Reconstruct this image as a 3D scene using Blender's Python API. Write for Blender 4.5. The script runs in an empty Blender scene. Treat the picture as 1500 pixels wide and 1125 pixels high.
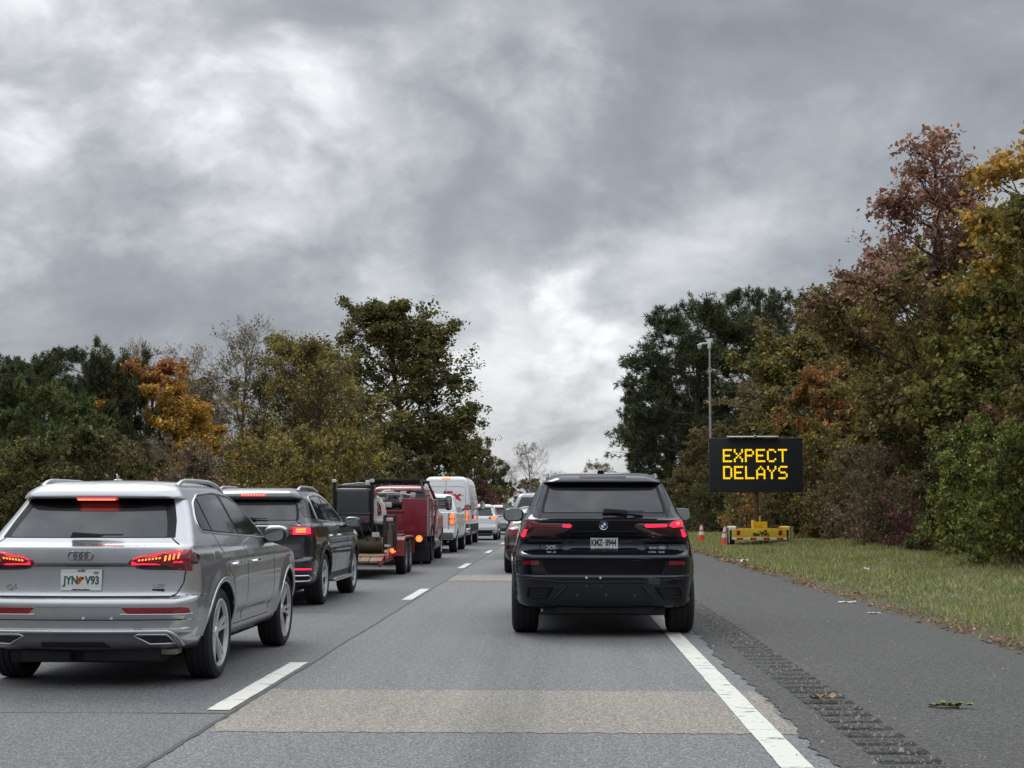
import bpy, bmesh, math, random
import numpy as np
from mathutils import Vector, Matrix
from mathutils.bvhtree import BVHTree
from mathutils.geometry import delaunay_2d_cdt

R = math.radians
random.seed(7)
RNG = np.random.default_rng(7)
scene = bpy.context.scene
COL = scene.collection

# ------------------------------------------------------------------ camera
CAM_H = 1.40
cam_d = bpy.data.cameras.new('camera')
cam_d.sensor_width = 36.0
cam_d.lens = 49.2
cam_d.clip_start = 0.1
cam_d.clip_end = 5000
cam = bpy.data.objects.new('camera', cam_d)
cam.location = (0, 0, CAM_H)
cam.rotation_euler = (R(90 + 5.17), 0, R(1.92))
COL.objects.link(cam)
scene.camera = cam

# ------------------------------------------------------------------ sky, sun, exposure
SUN_EL, SUN_AZ = R(48), R(-25)          # azimuth measured from +Y towards +X
scene.view_settings.view_transform = 'Standard'
scene.view_settings.look = 'None'
scene.view_settings.gamma = 1.0
scene.view_settings.exposure = 0.55
scene.view_settings.use_curve_mapping = False

sun_d = bpy.data.lights.new('sun', 'SUN')
sun_d.energy = 0.8
sun_d.angle = R(24)
sun_d.color = (1.0, 0.97, 0.93)
sun = bpy.data.objects.new('sun', sun_d)
_sd = Vector((math.sin(SUN_AZ) * math.cos(SUN_EL), math.cos(SUN_AZ) * math.cos(SUN_EL), math.sin(SUN_EL)))
sun.rotation_euler = _sd.to_track_quat('Z', 'Y').to_euler()
COL.objects.link(sun)


def cam_dir(px, py):
    """direction in the world seen at a pixel of the 1500 x 1125 photograph"""
    v = Vector(((px - 750) / 2050, -(py - 562.5) / 2050, -1.0)).normalized()
    return cam.rotation_euler.to_matrix() @ v


world = bpy.data.worlds.new('World')
scene.world = world
world.use_nodes = True
wt = world.node_tree
wt.nodes.clear()


class NT:
    """tiny helper to wire shader nodes"""
    def __init__(s, tree): s.t = tree

    def n(s, typ, **kw):
        nd = s.t.nodes.new(typ)
        for k, v in kw.items():
            if k.startswith('i_'):
                nd.inputs[k[2:]].default_value = v
            else:
                setattr(nd, k, v)
        return nd

    def l(s, a, b): s.t.links.new(a, b)

    def math(s, op, a, b=None, c=None):
        nd = s.t.nodes.new('ShaderNodeMath'); nd.operation = op
        for i, v in enumerate((a, b, c)):
            if v is None: continue
            if isinstance(v, (int, float)): nd.inputs[i].default_value = v
            else: s.l(v, nd.inputs[i])
        return nd.outputs[0]

    def vmath(s, op, a, b=None):
        nd = s.t.nodes.new('ShaderNodeVectorMath'); nd.operation = op
        for i, v in enumerate((a, b)):
            if v is None: continue
            if isinstance(v, (tuple, list, Vector)): nd.inputs[i].default_value = tuple(v)
            elif isinstance(v, (int, float)): nd.inputs['Scale'].default_value = v
            else: s.l(v, nd.inputs[i])
        return nd.outputs['Value'] if op in ('DISTANCE', 'DOT_PRODUCT', 'LENGTH') else nd.outputs[0]

    def noise(s, vec, scale, detail=4, rough=.5, dist=0.0):
        nd = s.n('ShaderNodeTexNoise')
        nd.inputs['Scale'].default_value = scale
        nd.inputs['Detail'].default_value = detail
        nd.inputs['Roughness'].default_value = rough
        nd.inputs['Distortion'].default_value = dist
        if vec is not None: s.l(vec, nd.inputs['Vector'])
        return nd

    def ramp(s, fac, stops, interp='LINEAR'):
        nd = s.n('ShaderNodeValToRGB')
        cr = nd.color_ramp; cr.interpolation = interp
        while len(cr.elements) < len(stops): cr.elements.new(0.5)
        for e, (p, c) in zip(cr.elements, stops):
            e.position = p
            e.color = (c, c, c, 1) if isinstance(c, (int, float)) else (*c, 1)
        s.l(fac, nd.inputs[0])
        return nd.outputs[0]

    def maprange(s, v, a, b, c, d, smooth=True):
        nd = s.n('ShaderNodeMapRange')
        nd.interpolation_type = 'SMOOTHSTEP' if smooth else 'LINEAR'
        s.l(v, nd.inputs[0])
        for i, x in enumerate((a, b, c, d)): nd.inputs[i + 1].default_value = x
        return nd.outputs[0]

    def mix(s, fac, a, b, blend='MIX'):
        nd = s.n('ShaderNodeMix'); nd.data_type = 'RGBA'; nd.blend_type = blend
        ins = [nd.inputs[0], nd.inputs[6], nd.inputs[7]]
        for i, v in zip(ins, (fac, a, b)):
            if isinstance(v, (int, float)):
                i.default_value = v if i is ins[0] else (v, v, v, 1)
            elif isinstance(v, (tuple, list)): i.default_value = (*v[:3], 1)
            else: s.l(v, i)
        return nd.outputs[2]


def build_world():
    w = NT(wt)
    sky = w.n('ShaderNodeTexSky', sky_type='NISHITA', sun_disc=False, sun_elevation=SUN_EL, sun_rotation=SUN_AZ)
    bg_sky = w.n('ShaderNodeBackground'); bg_sky.inputs[1].default_value = 0.08
    w.l(sky.outputs[0], bg_sky.inputs[0])
    tc = w.n('ShaderNodeTexCoord')
    d = tc.outputs['Generated']
    sep = w.n('ShaderNodeSeparateXYZ'); w.l(d, sep.inputs[0])
    # the cloud deck is a layer overhead: directions are laid out on it, so clouds flatten towards the horizon
    zz = w.math('MAXIMUM', w.math('ADD', sep.outputs[2], 0.52), 0.05)
    cmb = w.n('ShaderNodeCombineXYZ')
    w.l(w.math('DIVIDE', sep.outputs[0], zz), cmb.inputs[0]); w.l(w.math('DIVIDE', sep.outputs[1], zz), cmb.inputs[1])
    plane = cmb.outputs[0]
    w0 = w.noise(plane, 2.6, 5, .5)
    plane = w.vmath('ADD', plane, w.vmath('SCALE', w.vmath('SUBTRACT', w0.outputs['Color'], (.5, .5, .5)), .17))
    lit = w.vmath('ADD', plane, (-.03, -.045, 0))
    big = w.noise(plane, 2.4, 3, .5)
    puff, puff2 = w.noise(plane, 4.2, 9, .55), w.noise(lit, 4.2, 9, .55)
    fin, fin2 = w.noise(plane, 12, 8, .56), w.noise(w.vmath('ADD', plane, (-.011, -.016, 0)), 12, 8, .56)
    wn = w.noise(d, 6.5, 9, .62, .3)
    dw = w.vmath('ADD', d, w.vmath('SCALE', w.vmath('SUBTRACT', wn.outputs['Color'], (.5, .5, .5)), 0.20))
    # light and shade on the lumps of the deck
    relief = w.math('MULTIPLY', w.math('SUBTRACT', puff.outputs[0], puff2.outputs[0]), .46)
    relief = w.math('ADD', relief, w.math('MULTIPLY', w.math('SUBTRACT', fin.outputs[0], fin2.outputs[0]), .22))
    val = w.math('MULTIPLY_ADD', big.outputs[0], 0.36, 0.195)
    val = w.math('ADD', val, relief)
    val = w.math('ADD', val, w.math('MULTIPLY_ADD', puff.outputs[0], .34, -.17))
    tear = w.maprange(puff.outputs[0], .36, .62, .35, 1.55)
    banks = [(200, 70, 360, .22), (60, 130, 330, .08), (400, 110, 130, .09), (775, 150, 120, .15), (868, 402, 80, .26), (560, 290, 220, .10),
             (380, 290, 140, .07), (1050, 280, 220, .10), (800, 600, 280, .16), (905, 522, 80, .15), (640, 130, 160, .05),
             (20, 345, 140, .08), (560, 30, 220, -.12), (1010, 170, 260, -.15), (330, 480, 330, -.14),
             (1320, 400, 240, -.03), (1330, 60, 420, -.10), (740, 320, 130, -.07), (100, 520, 260, -.12), (980, 30, 260, -.08)]
    for bx, by, br, amp in banks:
        t = cam_dir(bx, by)
        dist = w.vmath('DISTANCE', dw, (t.x, t.y, t.z))
        f = w.maprange(dist, br * .1 / 2050, br / 2050 * 1.2, amp, 0)
        val = w.math('ADD', val, w.math('MULTIPLY', f, tear) if amp > 0 else f)
    col = w.ramp(val, [(0.0, (.150, .162, .185)), (.28, (.242, .256, .276)), (.42, (.335, .350, .368)), (.58, (.478, .492, .506)),
                       (.78, (.68, .69, .70)), (1.0, (.86, .865, .86))])
    # an overcast sky is brighter towards the zenith, above the frame
    up = w.maprange(sep.outputs[2], 0.36, 0.64, 1.0, 3.5)
    # unseen dark cloud added low behind the camera to darken reflections in paintwork
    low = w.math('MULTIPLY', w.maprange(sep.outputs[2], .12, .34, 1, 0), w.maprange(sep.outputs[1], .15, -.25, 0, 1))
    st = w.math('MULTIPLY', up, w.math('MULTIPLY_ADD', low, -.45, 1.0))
    bg_cl = w.n('ShaderNodeBackground')
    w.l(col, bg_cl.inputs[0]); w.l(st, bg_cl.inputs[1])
    mixs = w.n('ShaderNodeMixShader'); mixs.inputs[0].default_value = .94
    w.l(bg_sky.outputs[0], mixs.inputs[1]); w.l(bg_cl.outputs[0], mixs.inputs[2])
    out = w.n('ShaderNodeOutputWorld'); w.l(mixs.outputs[0], out.inputs[0])


build_world()
world.cycles.sampling_method = 'MANUAL'
world.cycles.sample_map_resolution = 512
scene.cycles.max_bounces = 6
scene.cycles.transparent_max_bounces = 6

# ------------------------------------------------------------------ materials
_M = {}


def mat(name, col=(.5, .5, .5), rough=.5, metal=0.0, coat=0.0, spec=.5, emit=None, es=0.0, var=.12, vscale=6.0,
        bump=0.0, bscale=60.0, coat_rough=.04):
    """Principled material with a little procedural unevenness in colour and gloss"""
    if name in _M: return _M[name]
    m = bpy.data.materials.new(name); m.use_nodes = True
    t = NT(m.node_tree)
    b = m.node_tree.nodes['Principled BSDF']
    b.inputs['Metallic'].default_value = metal
    b.inputs['Coat Weight'].default_value = coat
    b.inputs['Coat Roughness'].default_value = coat_rough
    b.inputs['Specular IOR Level'].default_value = spec
    tc = t.n('ShaderNodeTexCoord')
    nz = t.noise(tc.outputs['Object'], vscale, 5, .6)
    f = t.maprange(nz.outputs[0], .3, .7, 1 - var, 1 + var, False)
    t.l(t.mix(1.0, (*col, 1), f, 'MULTIPLY'), b.inputs['Base Color'])
    t.l(t.maprange(nz.outputs[0], .3, .7, max(rough * .85, 0.0), min(rough * 1.15 + .01, 1), False), b.inputs['Roughness'])
    if bump:
        n2 = t.noise(tc.outputs['Object'], bscale, 3, .6)
        bp = t.n('ShaderNodeBump'); bp.inputs['Strength'].default_value = bump; bp.inputs['Distance'].default_value = .01
        t.l(n2.outputs[0], bp.inputs['Height']); t.l(bp.outputs[0], b.inputs['Normal'])
    if emit:
        b.inputs['Emission Color'].default_value = (*emit, 1)
        b.inputs['Emission Strength'].default_value = es
    _M[name] = m
    return m


# ------------------------------------------------------------------ objects
def tag(o, label=None, cat=None, group=None, kind=None):
    if label: o['label'] = label
    if cat: o['category'] = cat
    if group: o['group'] = group
    if kind: o['kind'] = kind
    return o


def thing(name, label, cat, loc=(0, 0, 0), rz=0.0, group=None):
    o = bpy.data.objects.new(name, None)
    o.empty_display_size = .3
    o.location = loc; o.rotation_euler = (0, 0, rz)
    COL.objects.link(o)
    return tag(o, label, cat, group)


def make_obj(name, me, mats=None, parent=None, loc=(0, 0, 0), rot=(0, 0, 0)):
    o = bpy.data.objects.new(name, me)
    if mats:
        for m in (mats if isinstance(mats, (list, tuple)) else [mats]): me.materials.append(m)
    COL.objects.link(o)
    o.location = loc; o.rotation_euler = rot
    if parent: o.parent = parent
    return o


def mesh_from(name, verts, faces, smooth=True, angle=None, midx=None):
    me = bpy.data.meshes.new(name)
    me.from_pydata([tuple(v) for v in verts], [], [tuple(int(i) for i in f) for f in faces])
    if midx is not None: me.polygons.foreach_set('material_index', midx)
    me.polygons.foreach_set('use_smooth', [bool(smooth)] * len(me.polygons))
    me.update()
    if smooth and angle is not None: me.set_sharp_from_angle(angle=R(angle))
    return me


def mesh_np(name, verts, nper, smooth=False):
    """mesh of many separate n-gons, verts (F*nper,3)"""
    n = len(verts); f = n // nper
    me = bpy.data.meshes.new(name)
    me.vertices.add(n); me.vertices.foreach_set('co', np.ascontiguousarray(verts, dtype=np.float32).ravel())
    me.loops.add(n); me.loops.foreach_set('vertex_index', np.arange(n, dtype=np.int32))
    me.polygons.add(f); me.polygons.foreach_set('loop_start', np.arange(0, n, nper, dtype=np.int32))
    me.polygons.foreach_set('loop_total', np.full(f, nper, dtype=np.int32))
    me.polygons.foreach_set('use_smooth', np.full(f, smooth, dtype=bool))
    me.update(calc_edges=True); me.validate()
    return me


class MB:
    """collects simple shapes into one mesh"""
    def __init__(s): s.v = []; s.f = []; s.m = []; s.mi = 0

    def add(s, vs, fs):
        o = len(s.v); s.v += [tuple(v) for v in vs]
        s.f += [tuple(i + o for i in f) for f in fs]; s.m += [s.mi] * len(fs)
        return s

    def bm(s, bm, mtx=None):
        bm.verts.ensure_lookup_table()
        vs = [(mtx @ v.co if mtx else v.co.copy()) for v in bm.verts]
        for i, v in enumerate(bm.verts): v.index = i
        s.add(vs, [[v.index for v in f.verts] for f in bm.faces]); bm.free()
        return s

    def box(s, c, size, bev=.0, rot=None, seg=2, taper=None):
        """taper: (fx, fy) scale of the top face"""
        b = bmesh.new(); bmesh.ops.create_cube(b, size=1.0)
        for v in b.verts:
            v.co = Vector((v.co.x * size[0], v.co.y * size[1], v.co.z * size[2]))
            if taper and v.co.z > 0: v.co.x *= taper[0]; v.co.y *= taper[1]
        if bev: bmesh.ops.bevel(b, geom=list(b.edges), offset=min(bev, min(size) * .45), segments=seg, profile=.6, affect='EDGES')
        m = Matrix.Translation(c)
        if rot: m = m @ Matrix.Rotation(rot[2], 4, 'Z') @ Matrix.Rotation(rot[1], 4, 'Y') @ Matrix.Rotation(rot[0], 4, 'X')
        return s.bm(b, m)

    def prism(s, poly, axis, a, b, bev=0.0):
        """2-D polygon extruded along an axis from a to b; axis x: (y,z), y: (x,z), z: (x,y)"""
        def P(p, t): return {'x': (t, p[0], p[1]), 'y': (p[0], t, p[1]), 'z': (p[0], p[1], t)}[axis]
        bmh = bmesh.new()
        v0 = [bmh.verts.new(P(p, a)) for p in poly]; v1 = [bmh.verts.new(P(p, b)) for p in poly]
        n = len(poly); bmh.faces.new(v0); bmh.faces.new(v1[::-1])
        for i in range(n): bmh.faces.new((v0[i], v0[(i + 1) % n], v1[(i + 1) % n], v1[i]))
        bmesh.ops.recalc_face_normals(bmh, faces=bmh.faces)
        if bev: bmesh.ops.bevel(bmh, geom=list(bmh.edges), offset=bev, segments=2, profile=.6, affect='EDGES')
        return s.bm(bmh)

    def tube(s, path, rad, n=8, cap=True):
        path = [Vector(p) for p in path]
        rads = rad if isinstance(rad, (list, tuple, np.ndarray)) else [rad] * len(path)
        vs, fs = [], []
        ref = None
        for i, p in enumerate(path):
            t = (path[min(i + 1, len(path) - 1)] - path[max(i - 1, 0)]).normalized()
            if ref is None or abs(ref.dot(t)) > .99:
                ref = Vector((0, 0, 1)) if abs(t.z) < .9 else Vector((1, 0, 0))
            u = (ref - t * ref.dot(t)).normalized(); w = t.cross(u); ref = u
            for k in range(n):
                a = 2 * math.pi * k / n
                vs.append(p + (u * math.cos(a) + w * math.sin(a)) * rads[i])
        for i in range(len(path) - 1):
            for k in range(n):
                fs.append((i * n + k, i * n + (k + 1) % n, (i + 1) * n + (k + 1) % n, (i + 1) * n + k))
        if cap:
            fs.append(tuple(range(n))[::-1]); fs.append(tuple((len(path) - 1) * n + k for k in range(n)))
        return s.add(vs, fs)

    def cyl(s, a, b, r, n=16, r2=None): return s.tube([a, b], [r, r if r2 is None else r2], n)

    def lathe(s, prof, axis='z', c=(0, 0, 0), n=32, closed=False):
        """prof: (radius, offset along the axis)"""
        vs, fs = [], []
        for r, h in prof:
            for k in range(n):
                a = 2 * math.pi * k / n
                p = {'z': (r * math.cos(a), r * math.sin(a), h), 'x': (h, r * math.cos(a), r * math.sin(a)),
                     'y': (r * math.cos(a), h, r * math.sin(a))}[axis]
                vs.append((p[0] + c[0], p[1] + c[1], p[2] + c[2]))
        m = len(prof)
        for i in range(m if closed else m - 1):
            j = (i + 1) % m
            for k in range(n):
                fs.append((i * n + k, i * n + (k + 1) % n, j * n + (k + 1) % n, j * n + k))
        return s.add(vs, fs)

    def superell(s, c, r, e=2.6, nu=18, nv=12, rot=0.0):
        vs, fs = [], []
        sp = lambda x: math.copysign(abs(x) ** (2 / e), x)
        for j in range(nv + 1):
            b = -math.pi / 2 + math.pi * j / nv
            for i in range(nu):
                a = 2 * math.pi * i / nu
                x = r[0] * sp(math.cos(b)) * sp(math.cos(a)); y = r[1] * sp(math.cos(b)) * sp(math.sin(a)); z = r[2] * sp(math.sin(b))
                vs.append((c[0] + x * math.cos(rot) - y * math.sin(rot), c[1] + x * math.sin(rot) + y * math.cos(rot), c[2] + z))
        for j in range(nv):
            for i in range(nu):
                fs.append((j * nu + i, j * nu + (i + 1) % nu, (j + 1) * nu + (i + 1) % nu, (j + 1) * nu + i))
        return s.add(vs, fs)

    def build(s, name, mats, parent=None, angle=35, loc=(0, 0, 0), rot=(0, 0, 0), weld=True):
        me = mesh_from(name, s.v, s.f, True, None, s.m)
        b = bmesh.new(); b.from_mesh(me)
        if weld: bmesh.ops.remove_doubles(b, verts=b.verts, dist=1e-5)
        bmesh.ops.recalc_face_normals(b, faces=b.faces)
        b.to_mesh(me); b.free()
        me.set_sharp_from_angle(angle=R(angle))
        return make_obj(name, me, mats, parent, loc, rot)


def copy_tree(o, parent=None):
    c = o.copy(); COL.objects.link(c); c.parent = parent
    for ch in list(o.children): copy_tree(ch, c)
    return c


def text_mesh(name, s, size, m, parent, loc, rot=(math.pi / 2, 0, 0), ext=.002, bold=0.0, sx=1.0, align='CENTER', shear=0.0):
    cu = bpy.data.curves.new('text_source', 'FONT')
    cu.body = s; cu.size = size; cu.extrude = ext; cu.offset = bold; cu.align_x = align; cu.align_y = 'CENTER'; cu.shear = shear
    cu.resolution_u = 4
    t = bpy.data.objects.new('text_source', cu); COL.objects.link(t)
    dg = bpy.context.evaluated_depsgraph_get()
    me = bpy.data.meshes.new_from_object(t.evaluated_get(dg))
    bpy.data.objects.remove(t); bpy.data.curves.remove(cu)
    for v in me.vertices: v.co.x *= sx
    me.materials.clear()
    me.name = name
    return make_obj(name, me, m, parent, loc, rot)


# ------------------------------------------------------------------ vehicle shells
def pchip(pts):
    x = np.array([p[0] for p in pts], float); y = np.array([p[1] for p in pts], float)
    h = np.diff(x); d = np.diff(y) / h
    m = np.zeros_like(y); m[0] = d[0]; m[-1] = d[-1]
    for i in range(1, len(x) - 1):
        if d[i - 1] * d[i] <= 0: m[i] = 0
        else:
            w1 = 2 * h[i] + h[i - 1]; w2 = h[i] + 2 * h[i - 1]
            m[i] = (w1 + w2) / (w1 / d[i - 1] + w2 / d[i])

    def f(v):
        v = np.clip(np.asarray(v, float), x[0], x[-1])
        k = np.clip(np.searchsorted(x, v) - 1, 0, len(h) - 1)
        t = (v - x[k]) / h[k]
        return (y[k] * (2 * t**3 - 3 * t**2 + 1) + m[k] * h[k] * (t**3 - 2 * t**2 + t) +
                y[k + 1] * (-2 * t**3 + 3 * t**2) + m[k + 1] * h[k] * (t**3 - t**2))
    return f


def make_shell(yr, yf, w, rr=.16, rf=.3, bow=.07, taper=(.05, 1.3), ftaper=(.06, 1.2), drop=(.0, 0, 1.3), crown=.02,
               nr=20, na=8, ns=60, step=.02, mods=None, ry=1.35):
    """closed body surface: horizontal slices with round corners. yr / yf / w: tables over z of the rear, front and half width"""
    fr, ff, fw = pchip(yr), pchip(yf), pchip(w)
    rrf = pchip(rr) if isinstance(rr, list) else (lambda z: rr)
    zk = sorted({p[0] for p in yr} | {p[0] for p in w})
    zs = []
    for a, b in zip(zk[:-1], zk[1:]):
        n = max(1, int(math.ceil((b - a) / step)))
        zs += list(np.linspace(a, b, n, endpoint=False))
    zs.append(zk[-1])

    def ring(z):
        a, b, hw, r = float(fr(z)), float(ff(z)), float(fw(z)), float(rrf(z))
        r = min(r, hw * .8); rl = r * ry
        xs = list(np.linspace(0, hw - r, nr, endpoint=False)); ys = [a] * nr
        for t in np.linspace(0, math.pi / 2, na, endpoint=False):
            xs.append(hw - r + r * math.sin(t)); ys.append(a + rl * (1 - math.cos(t)))
        f2 = min(rf, hw * .8, (b - a) * .3)
        yy = np.linspace(a + rl, b - f2, ns)
        xs += [hw] * ns; ys += list(yy)
        for t in np.linspace(0, math.pi / 2, 6)[1:]:
            xs.append(hw - f2 * (1 - math.cos(t))); ys.append(b - f2 + f2 * math.sin(t))
        for x in np.linspace(hw - f2, 0, 6)[1:]: xs.append(x); ys.append(b)
        xs = np.array(xs); ys = np.array(ys)
        ys = ys + bow * (xs / hw)**2 * np.clip(1 - (ys - a) / 1.0, 0, 1)**2
        return xs, ys
    P = []

    def fin(xs, ys, z):
        x = xs.copy(); y = ys.copy(); zz = np.full_like(x, z)
        s = np.clip((taper[1] - y) / taper[1], 0, 1); x = x * (1 - taper[0] * s**2)
        L = yf[0][1] if True else 0
        lf = max(p[1] for p in yf)
        s = np.clip((y - (lf - ftaper[1])) / ftaper[1], 0, 1); x = x * (1 - ftaper[0] * s**2)
        if drop[0]:
            wz = np.clip((zz - drop[2]) / (zk[-1] - drop[2]), 0, 1)
            zz = zz - wz * drop[0] * np.clip((drop[1] - y) / drop[1], 0, 1)**2
        if mods: x, y, zz = mods(x, y, zz)
        full = [(x[i], y[i], zz[i]) for i in range(len(x))] + [(-x[i], y[i], zz[i]) for i in range(len(x) - 2, 0, -1)]
        P.append(full)
    xb, yb = ring(zs[0])
    cy = (yb.min() + yb.max()) / 2
    for s in (.3, .8): fin(xb * s, cy + (yb - cy) * s, zs[0])
    for z in zs: fin(*ring(z), z)
    xt, yt = ring(zs[-1]); cy = (yt.min() + yt.max()) / 2
    for s in (.93, .82, .66, .48, .3, .14, .03): fin(xt * s, cy + (yt - cy) * s, zs[-1] + crown * (1 - s * s))
    n = len(P[0]); V = [p for r_ in P for p in r_]; F = []
    for j in range(len(P) - 1):
        for i in range(n): F.append((j * n + i, j * n + (i + 1) % n, (j + 1) * n + (i + 1) % n, (j + 1) * n + i))
    F.append(tuple(range(n))[::-1]); F.append(tuple((len(P) - 1) * n + i for i in range(n)))
    return V, F


def round_poly(pts, r, n=4):
    out = []; m = len(pts)
    for i in range(m):
        p0, p, p1 = (Vector(pts[k % m][:2]) for k in (i - 1, i, i + 1))
        rr = pts[i][2] if len(pts[i]) > 2 else r
        a = (p0 - p); b = (p1 - p)
        q = min(rr, a.length * .45, b.length * .45)
        if q < 1e-4: out.append(tuple(p)); continue
        A = p + a.normalized() * q; B = p + b.normalized() * q
        for k in range(n + 1):
            t = k / n
            out.append(tuple(A * (1 - t)**2 + p * 2 * t * (1 - t) + B * t * t))
    return out


def inside(poly, x, y):
    c = False; n = len(poly); j = n - 1
    for i in range(n):
        xi, yi = poly[i]; xj, yj = poly[j]
        if (yi > y) != (yj > y) and x < (xj - xi) * (y - yi) / (yj - yi) + xi: c = not c
        j = i
    return c


def seg_dist(poly, x, y):
    P = np.array(poly); Q = np.roll(P, -1, 0); d = Q - P
    t = np.clip(((x - P[:, 0]) * d[:, 0] + (y - P[:, 1]) * d[:, 1]) / np.maximum((d**2).sum(1), 1e-12), 0, 1)
    return float(np.sqrt(((P + d * t[:, None] - np.array([x, y]))**2).sum(1)).min())


class Car:
    """a body shell with wheel wells, and panels, lamps and trim that follow its surface"""
    def __init__(s, name, label, cat, loc, paint, V, F, arches=(), arch_r=.4, arch_in=.55, arch_w=1.2, well=None, rz=0.0, group=None, angle=28, body='body', root=None):
        s.root = root or thing(name, label, cat, loc, rz, group)
        s.bvh = BVHTree.FromPolygons([Vector(v) for v in V], F)
        me = mesh_from(body, V, F, True)
        b = bmesh.new(); b.from_mesh(me); bmesh.ops.remove_doubles(b, verts=b.verts, dist=1e-5)
        bmesh.ops.recalc_face_normals(b, faces=b.faces); b.to_mesh(me); b.free()
        o = make_obj(body, me, paint, s.root)
        if arches:
            b = bmesh.new(); b.from_mesh(me)
            zmin = min(v[2] for v in V) + .004
            for (cy, cz) in arches:
                for sg in (-1, 1):
                    ins = {v for v in b.verts if sg * v.co.x > arch_in * .95 and math.hypot(v.co.y - cy, v.co.z - cz) < arch_r}
                    bmesh.ops.delete(b, geom=[f for f in b.faces if all(v in ins for v in f.verts)], context='FACES')
                    for v in ins:
                        if v.is_valid and v.link_faces:
                            d = Vector((v.co.y - cy, v.co.z - cz)); d = d / max(d.length, 1e-6) * arch_r
                            if cz + d.y < zmin: d = Vector((math.copysign(math.sqrt(max(0, arch_r**2 - (zmin - cz)**2)), d.x), zmin - .004 - cz))
                            v.co.y, v.co.z = cy + d.x, cz + d.y
                    bmesh.ops.delete(b, geom=[v for v in b.verts if not v.link_faces], context='VERTS')
                    n = 40; vs = []; fs = []; wb = MB()
                    for k in range(n + 1):
                        a = math.pi * (1.22 - 1.44 * k / n); y, z = cy + (arch_r + .006) * math.cos(a), max(zmin, cz + (arch_r + .006) * math.sin(a))
                        h = s.bvh.ray_cast(Vector((sg * 4, y, z)), Vector((-sg, 0, 0)))[0]
                        xo = abs(h.x) - .003 if h else arch_in + .15
                        vs += [(sg * (arch_in - .02), y, z), (sg * xo, y, z)]
                    for k in range(n): fs.append((2 * k, 2 * k + 1, 2 * k + 3, 2 * k + 2))
                    fs.append(tuple(2 * k for k in range(n + 1)))
                    wb.add(vs, fs)
                    wb.build('wheel_well', well or mat('wheel_well', (.008, .008, .009), .9), s.root, weld=False)
            b.to_mesh(me); b.free()
        o.data.polygons.foreach_set('use_smooth', [True] * len(o.data.polygons))
        o.data.set_sharp_from_angle(angle=R(angle))
        s.body = o

    def hit(s, a, b, axis):
        if axis == 'rear': o, d = Vector((a, -3, b)), Vector((0, 1, 0))
        elif axis == 'right': o, d = Vector((4, a, b)), Vector((-1, 0, 0))
        elif axis == 'left': o, d = Vector((-4, a, b)), Vector((1, 0, 0))
        else: o, d = Vector((a, b, 5)), Vector((0, 0, -1))
        p, n, i, t = s.bvh.ray_cast(o, d)
        if p is None: return None
        if n.dot(d) > 0: n = -n
        return p, n

    def patch(s, name, poly, axis, m, off=.004, rnd=.01, res=.035, parent=None, mirror=False, thick=.012, puff=0.0, label=None):
        """a panel with the given outline laid on the body"""
        outs = []
        for sg in ((1, -1) if mirror else (1,)):
            ax = axis
            pl = round_poly(poly, rnd)
            if sg < 0:
                if axis in ('rear', 'top'): pl = [(-p[0], p[1]) for p in pl][::-1]
                else: ax = 'left'
            # resample the outline
            bd = []
            for i in range(len(pl)):
                p, q = pl[i], pl[(i + 1) % len(pl)]
                k = max(1, int(math.hypot(q[0] - p[0], q[1] - p[1]) / res))
                for t in range(k): bd.append((p[0] + (q[0] - p[0]) * t / k, p[1] + (q[1] - p[1]) * t / k))
            nb = len(bd); pts = list(bd)
            xs = [p[0] for p in bd]; ys = [p[1] for p in bd]
            dist = [0.0] * nb
            for gx in np.arange(min(xs) + res / 2, max(xs), res):
                for gy in np.arange(min(ys) + res / 2, max(ys), res):
                    if inside(bd, gx, gy):
                        dd = seg_dist(bd, gx, gy)
                        if dd > res * .35: pts.append((gx, gy)); dist.append(dd)
            r = delaunay_2d_cdt([Vector(p) for p in pts], [(i, (i + 1) % nb) for i in range(nb)], [], 1, 1e-6)
            vs2, fs = r[0], r[2]
            V = []; ok = []
            for v in vs2:
                h = s.hit(v.x, v.y, ax)
                if h is None: V.append((0, 0, 0)); ok.append(False); continue
                dd = seg_dist(bd, v.x, v.y)
                k = min(1.0, dd / .03)
                V.append(h[0] + h[1] * (off + puff * math.sqrt(max(0, 1 - (1 - k)**2)))); ok.append(True)
            F = [f for f in fs if all(ok[i] for i in f)]
            # rim
            cnt = {}
            for f in F:
                for i in range(len(f)):
                    e = (f[i], f[(i + 1) % len(f)]); cnt[tuple(sorted(e))] = cnt.get(tuple(sorted(e)), 0) + 1
            low = {}
            bset = [e for e, c in cnt.items() if c == 1]
            for e in bset:
                for i in e:
                    if i not in low:
                        h = s.hit(vs2[i].x, vs2[i].y, ax)
                        low[i] = len(V); V.append(h[0] - h[1] * thick)
            F = list(F) + [(a, b, low[b], low[a]) for a, b in bset]
            me = mesh_from(name, V, F, True)
            bb = bmesh.new(); bb.from_mesh(me)
            loose = [v for v in bb.verts if not v.link_faces]
            bmesh.ops.delete(bb, geom=loose, context='VERTS')
            # outward side towards the viewer of that face
            dirv = {'rear': Vector((0, -1, 0)), 'right': Vector((1, 0, 0)), 'left': Vector((-1, 0, 0)), 'top': Vector((0, 0, 1))}[ax]
            bmesh.ops.recalc_face_normals(bb, faces=bb.faces)
            sm = sum(f.normal.dot(dirv) * f.calc_area() for f in bb.faces)
            if sm < 0: bmesh.ops.reverse_faces(bb, faces=bb.faces)
            bb.to_mesh(me); bb.free()
            me.set_sharp_from_angle(angle=R(40))
            o = make_obj(name, me, m, parent or s.root)
            if label: o['label'] = label
            outs.append(o)
        return outs

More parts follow.
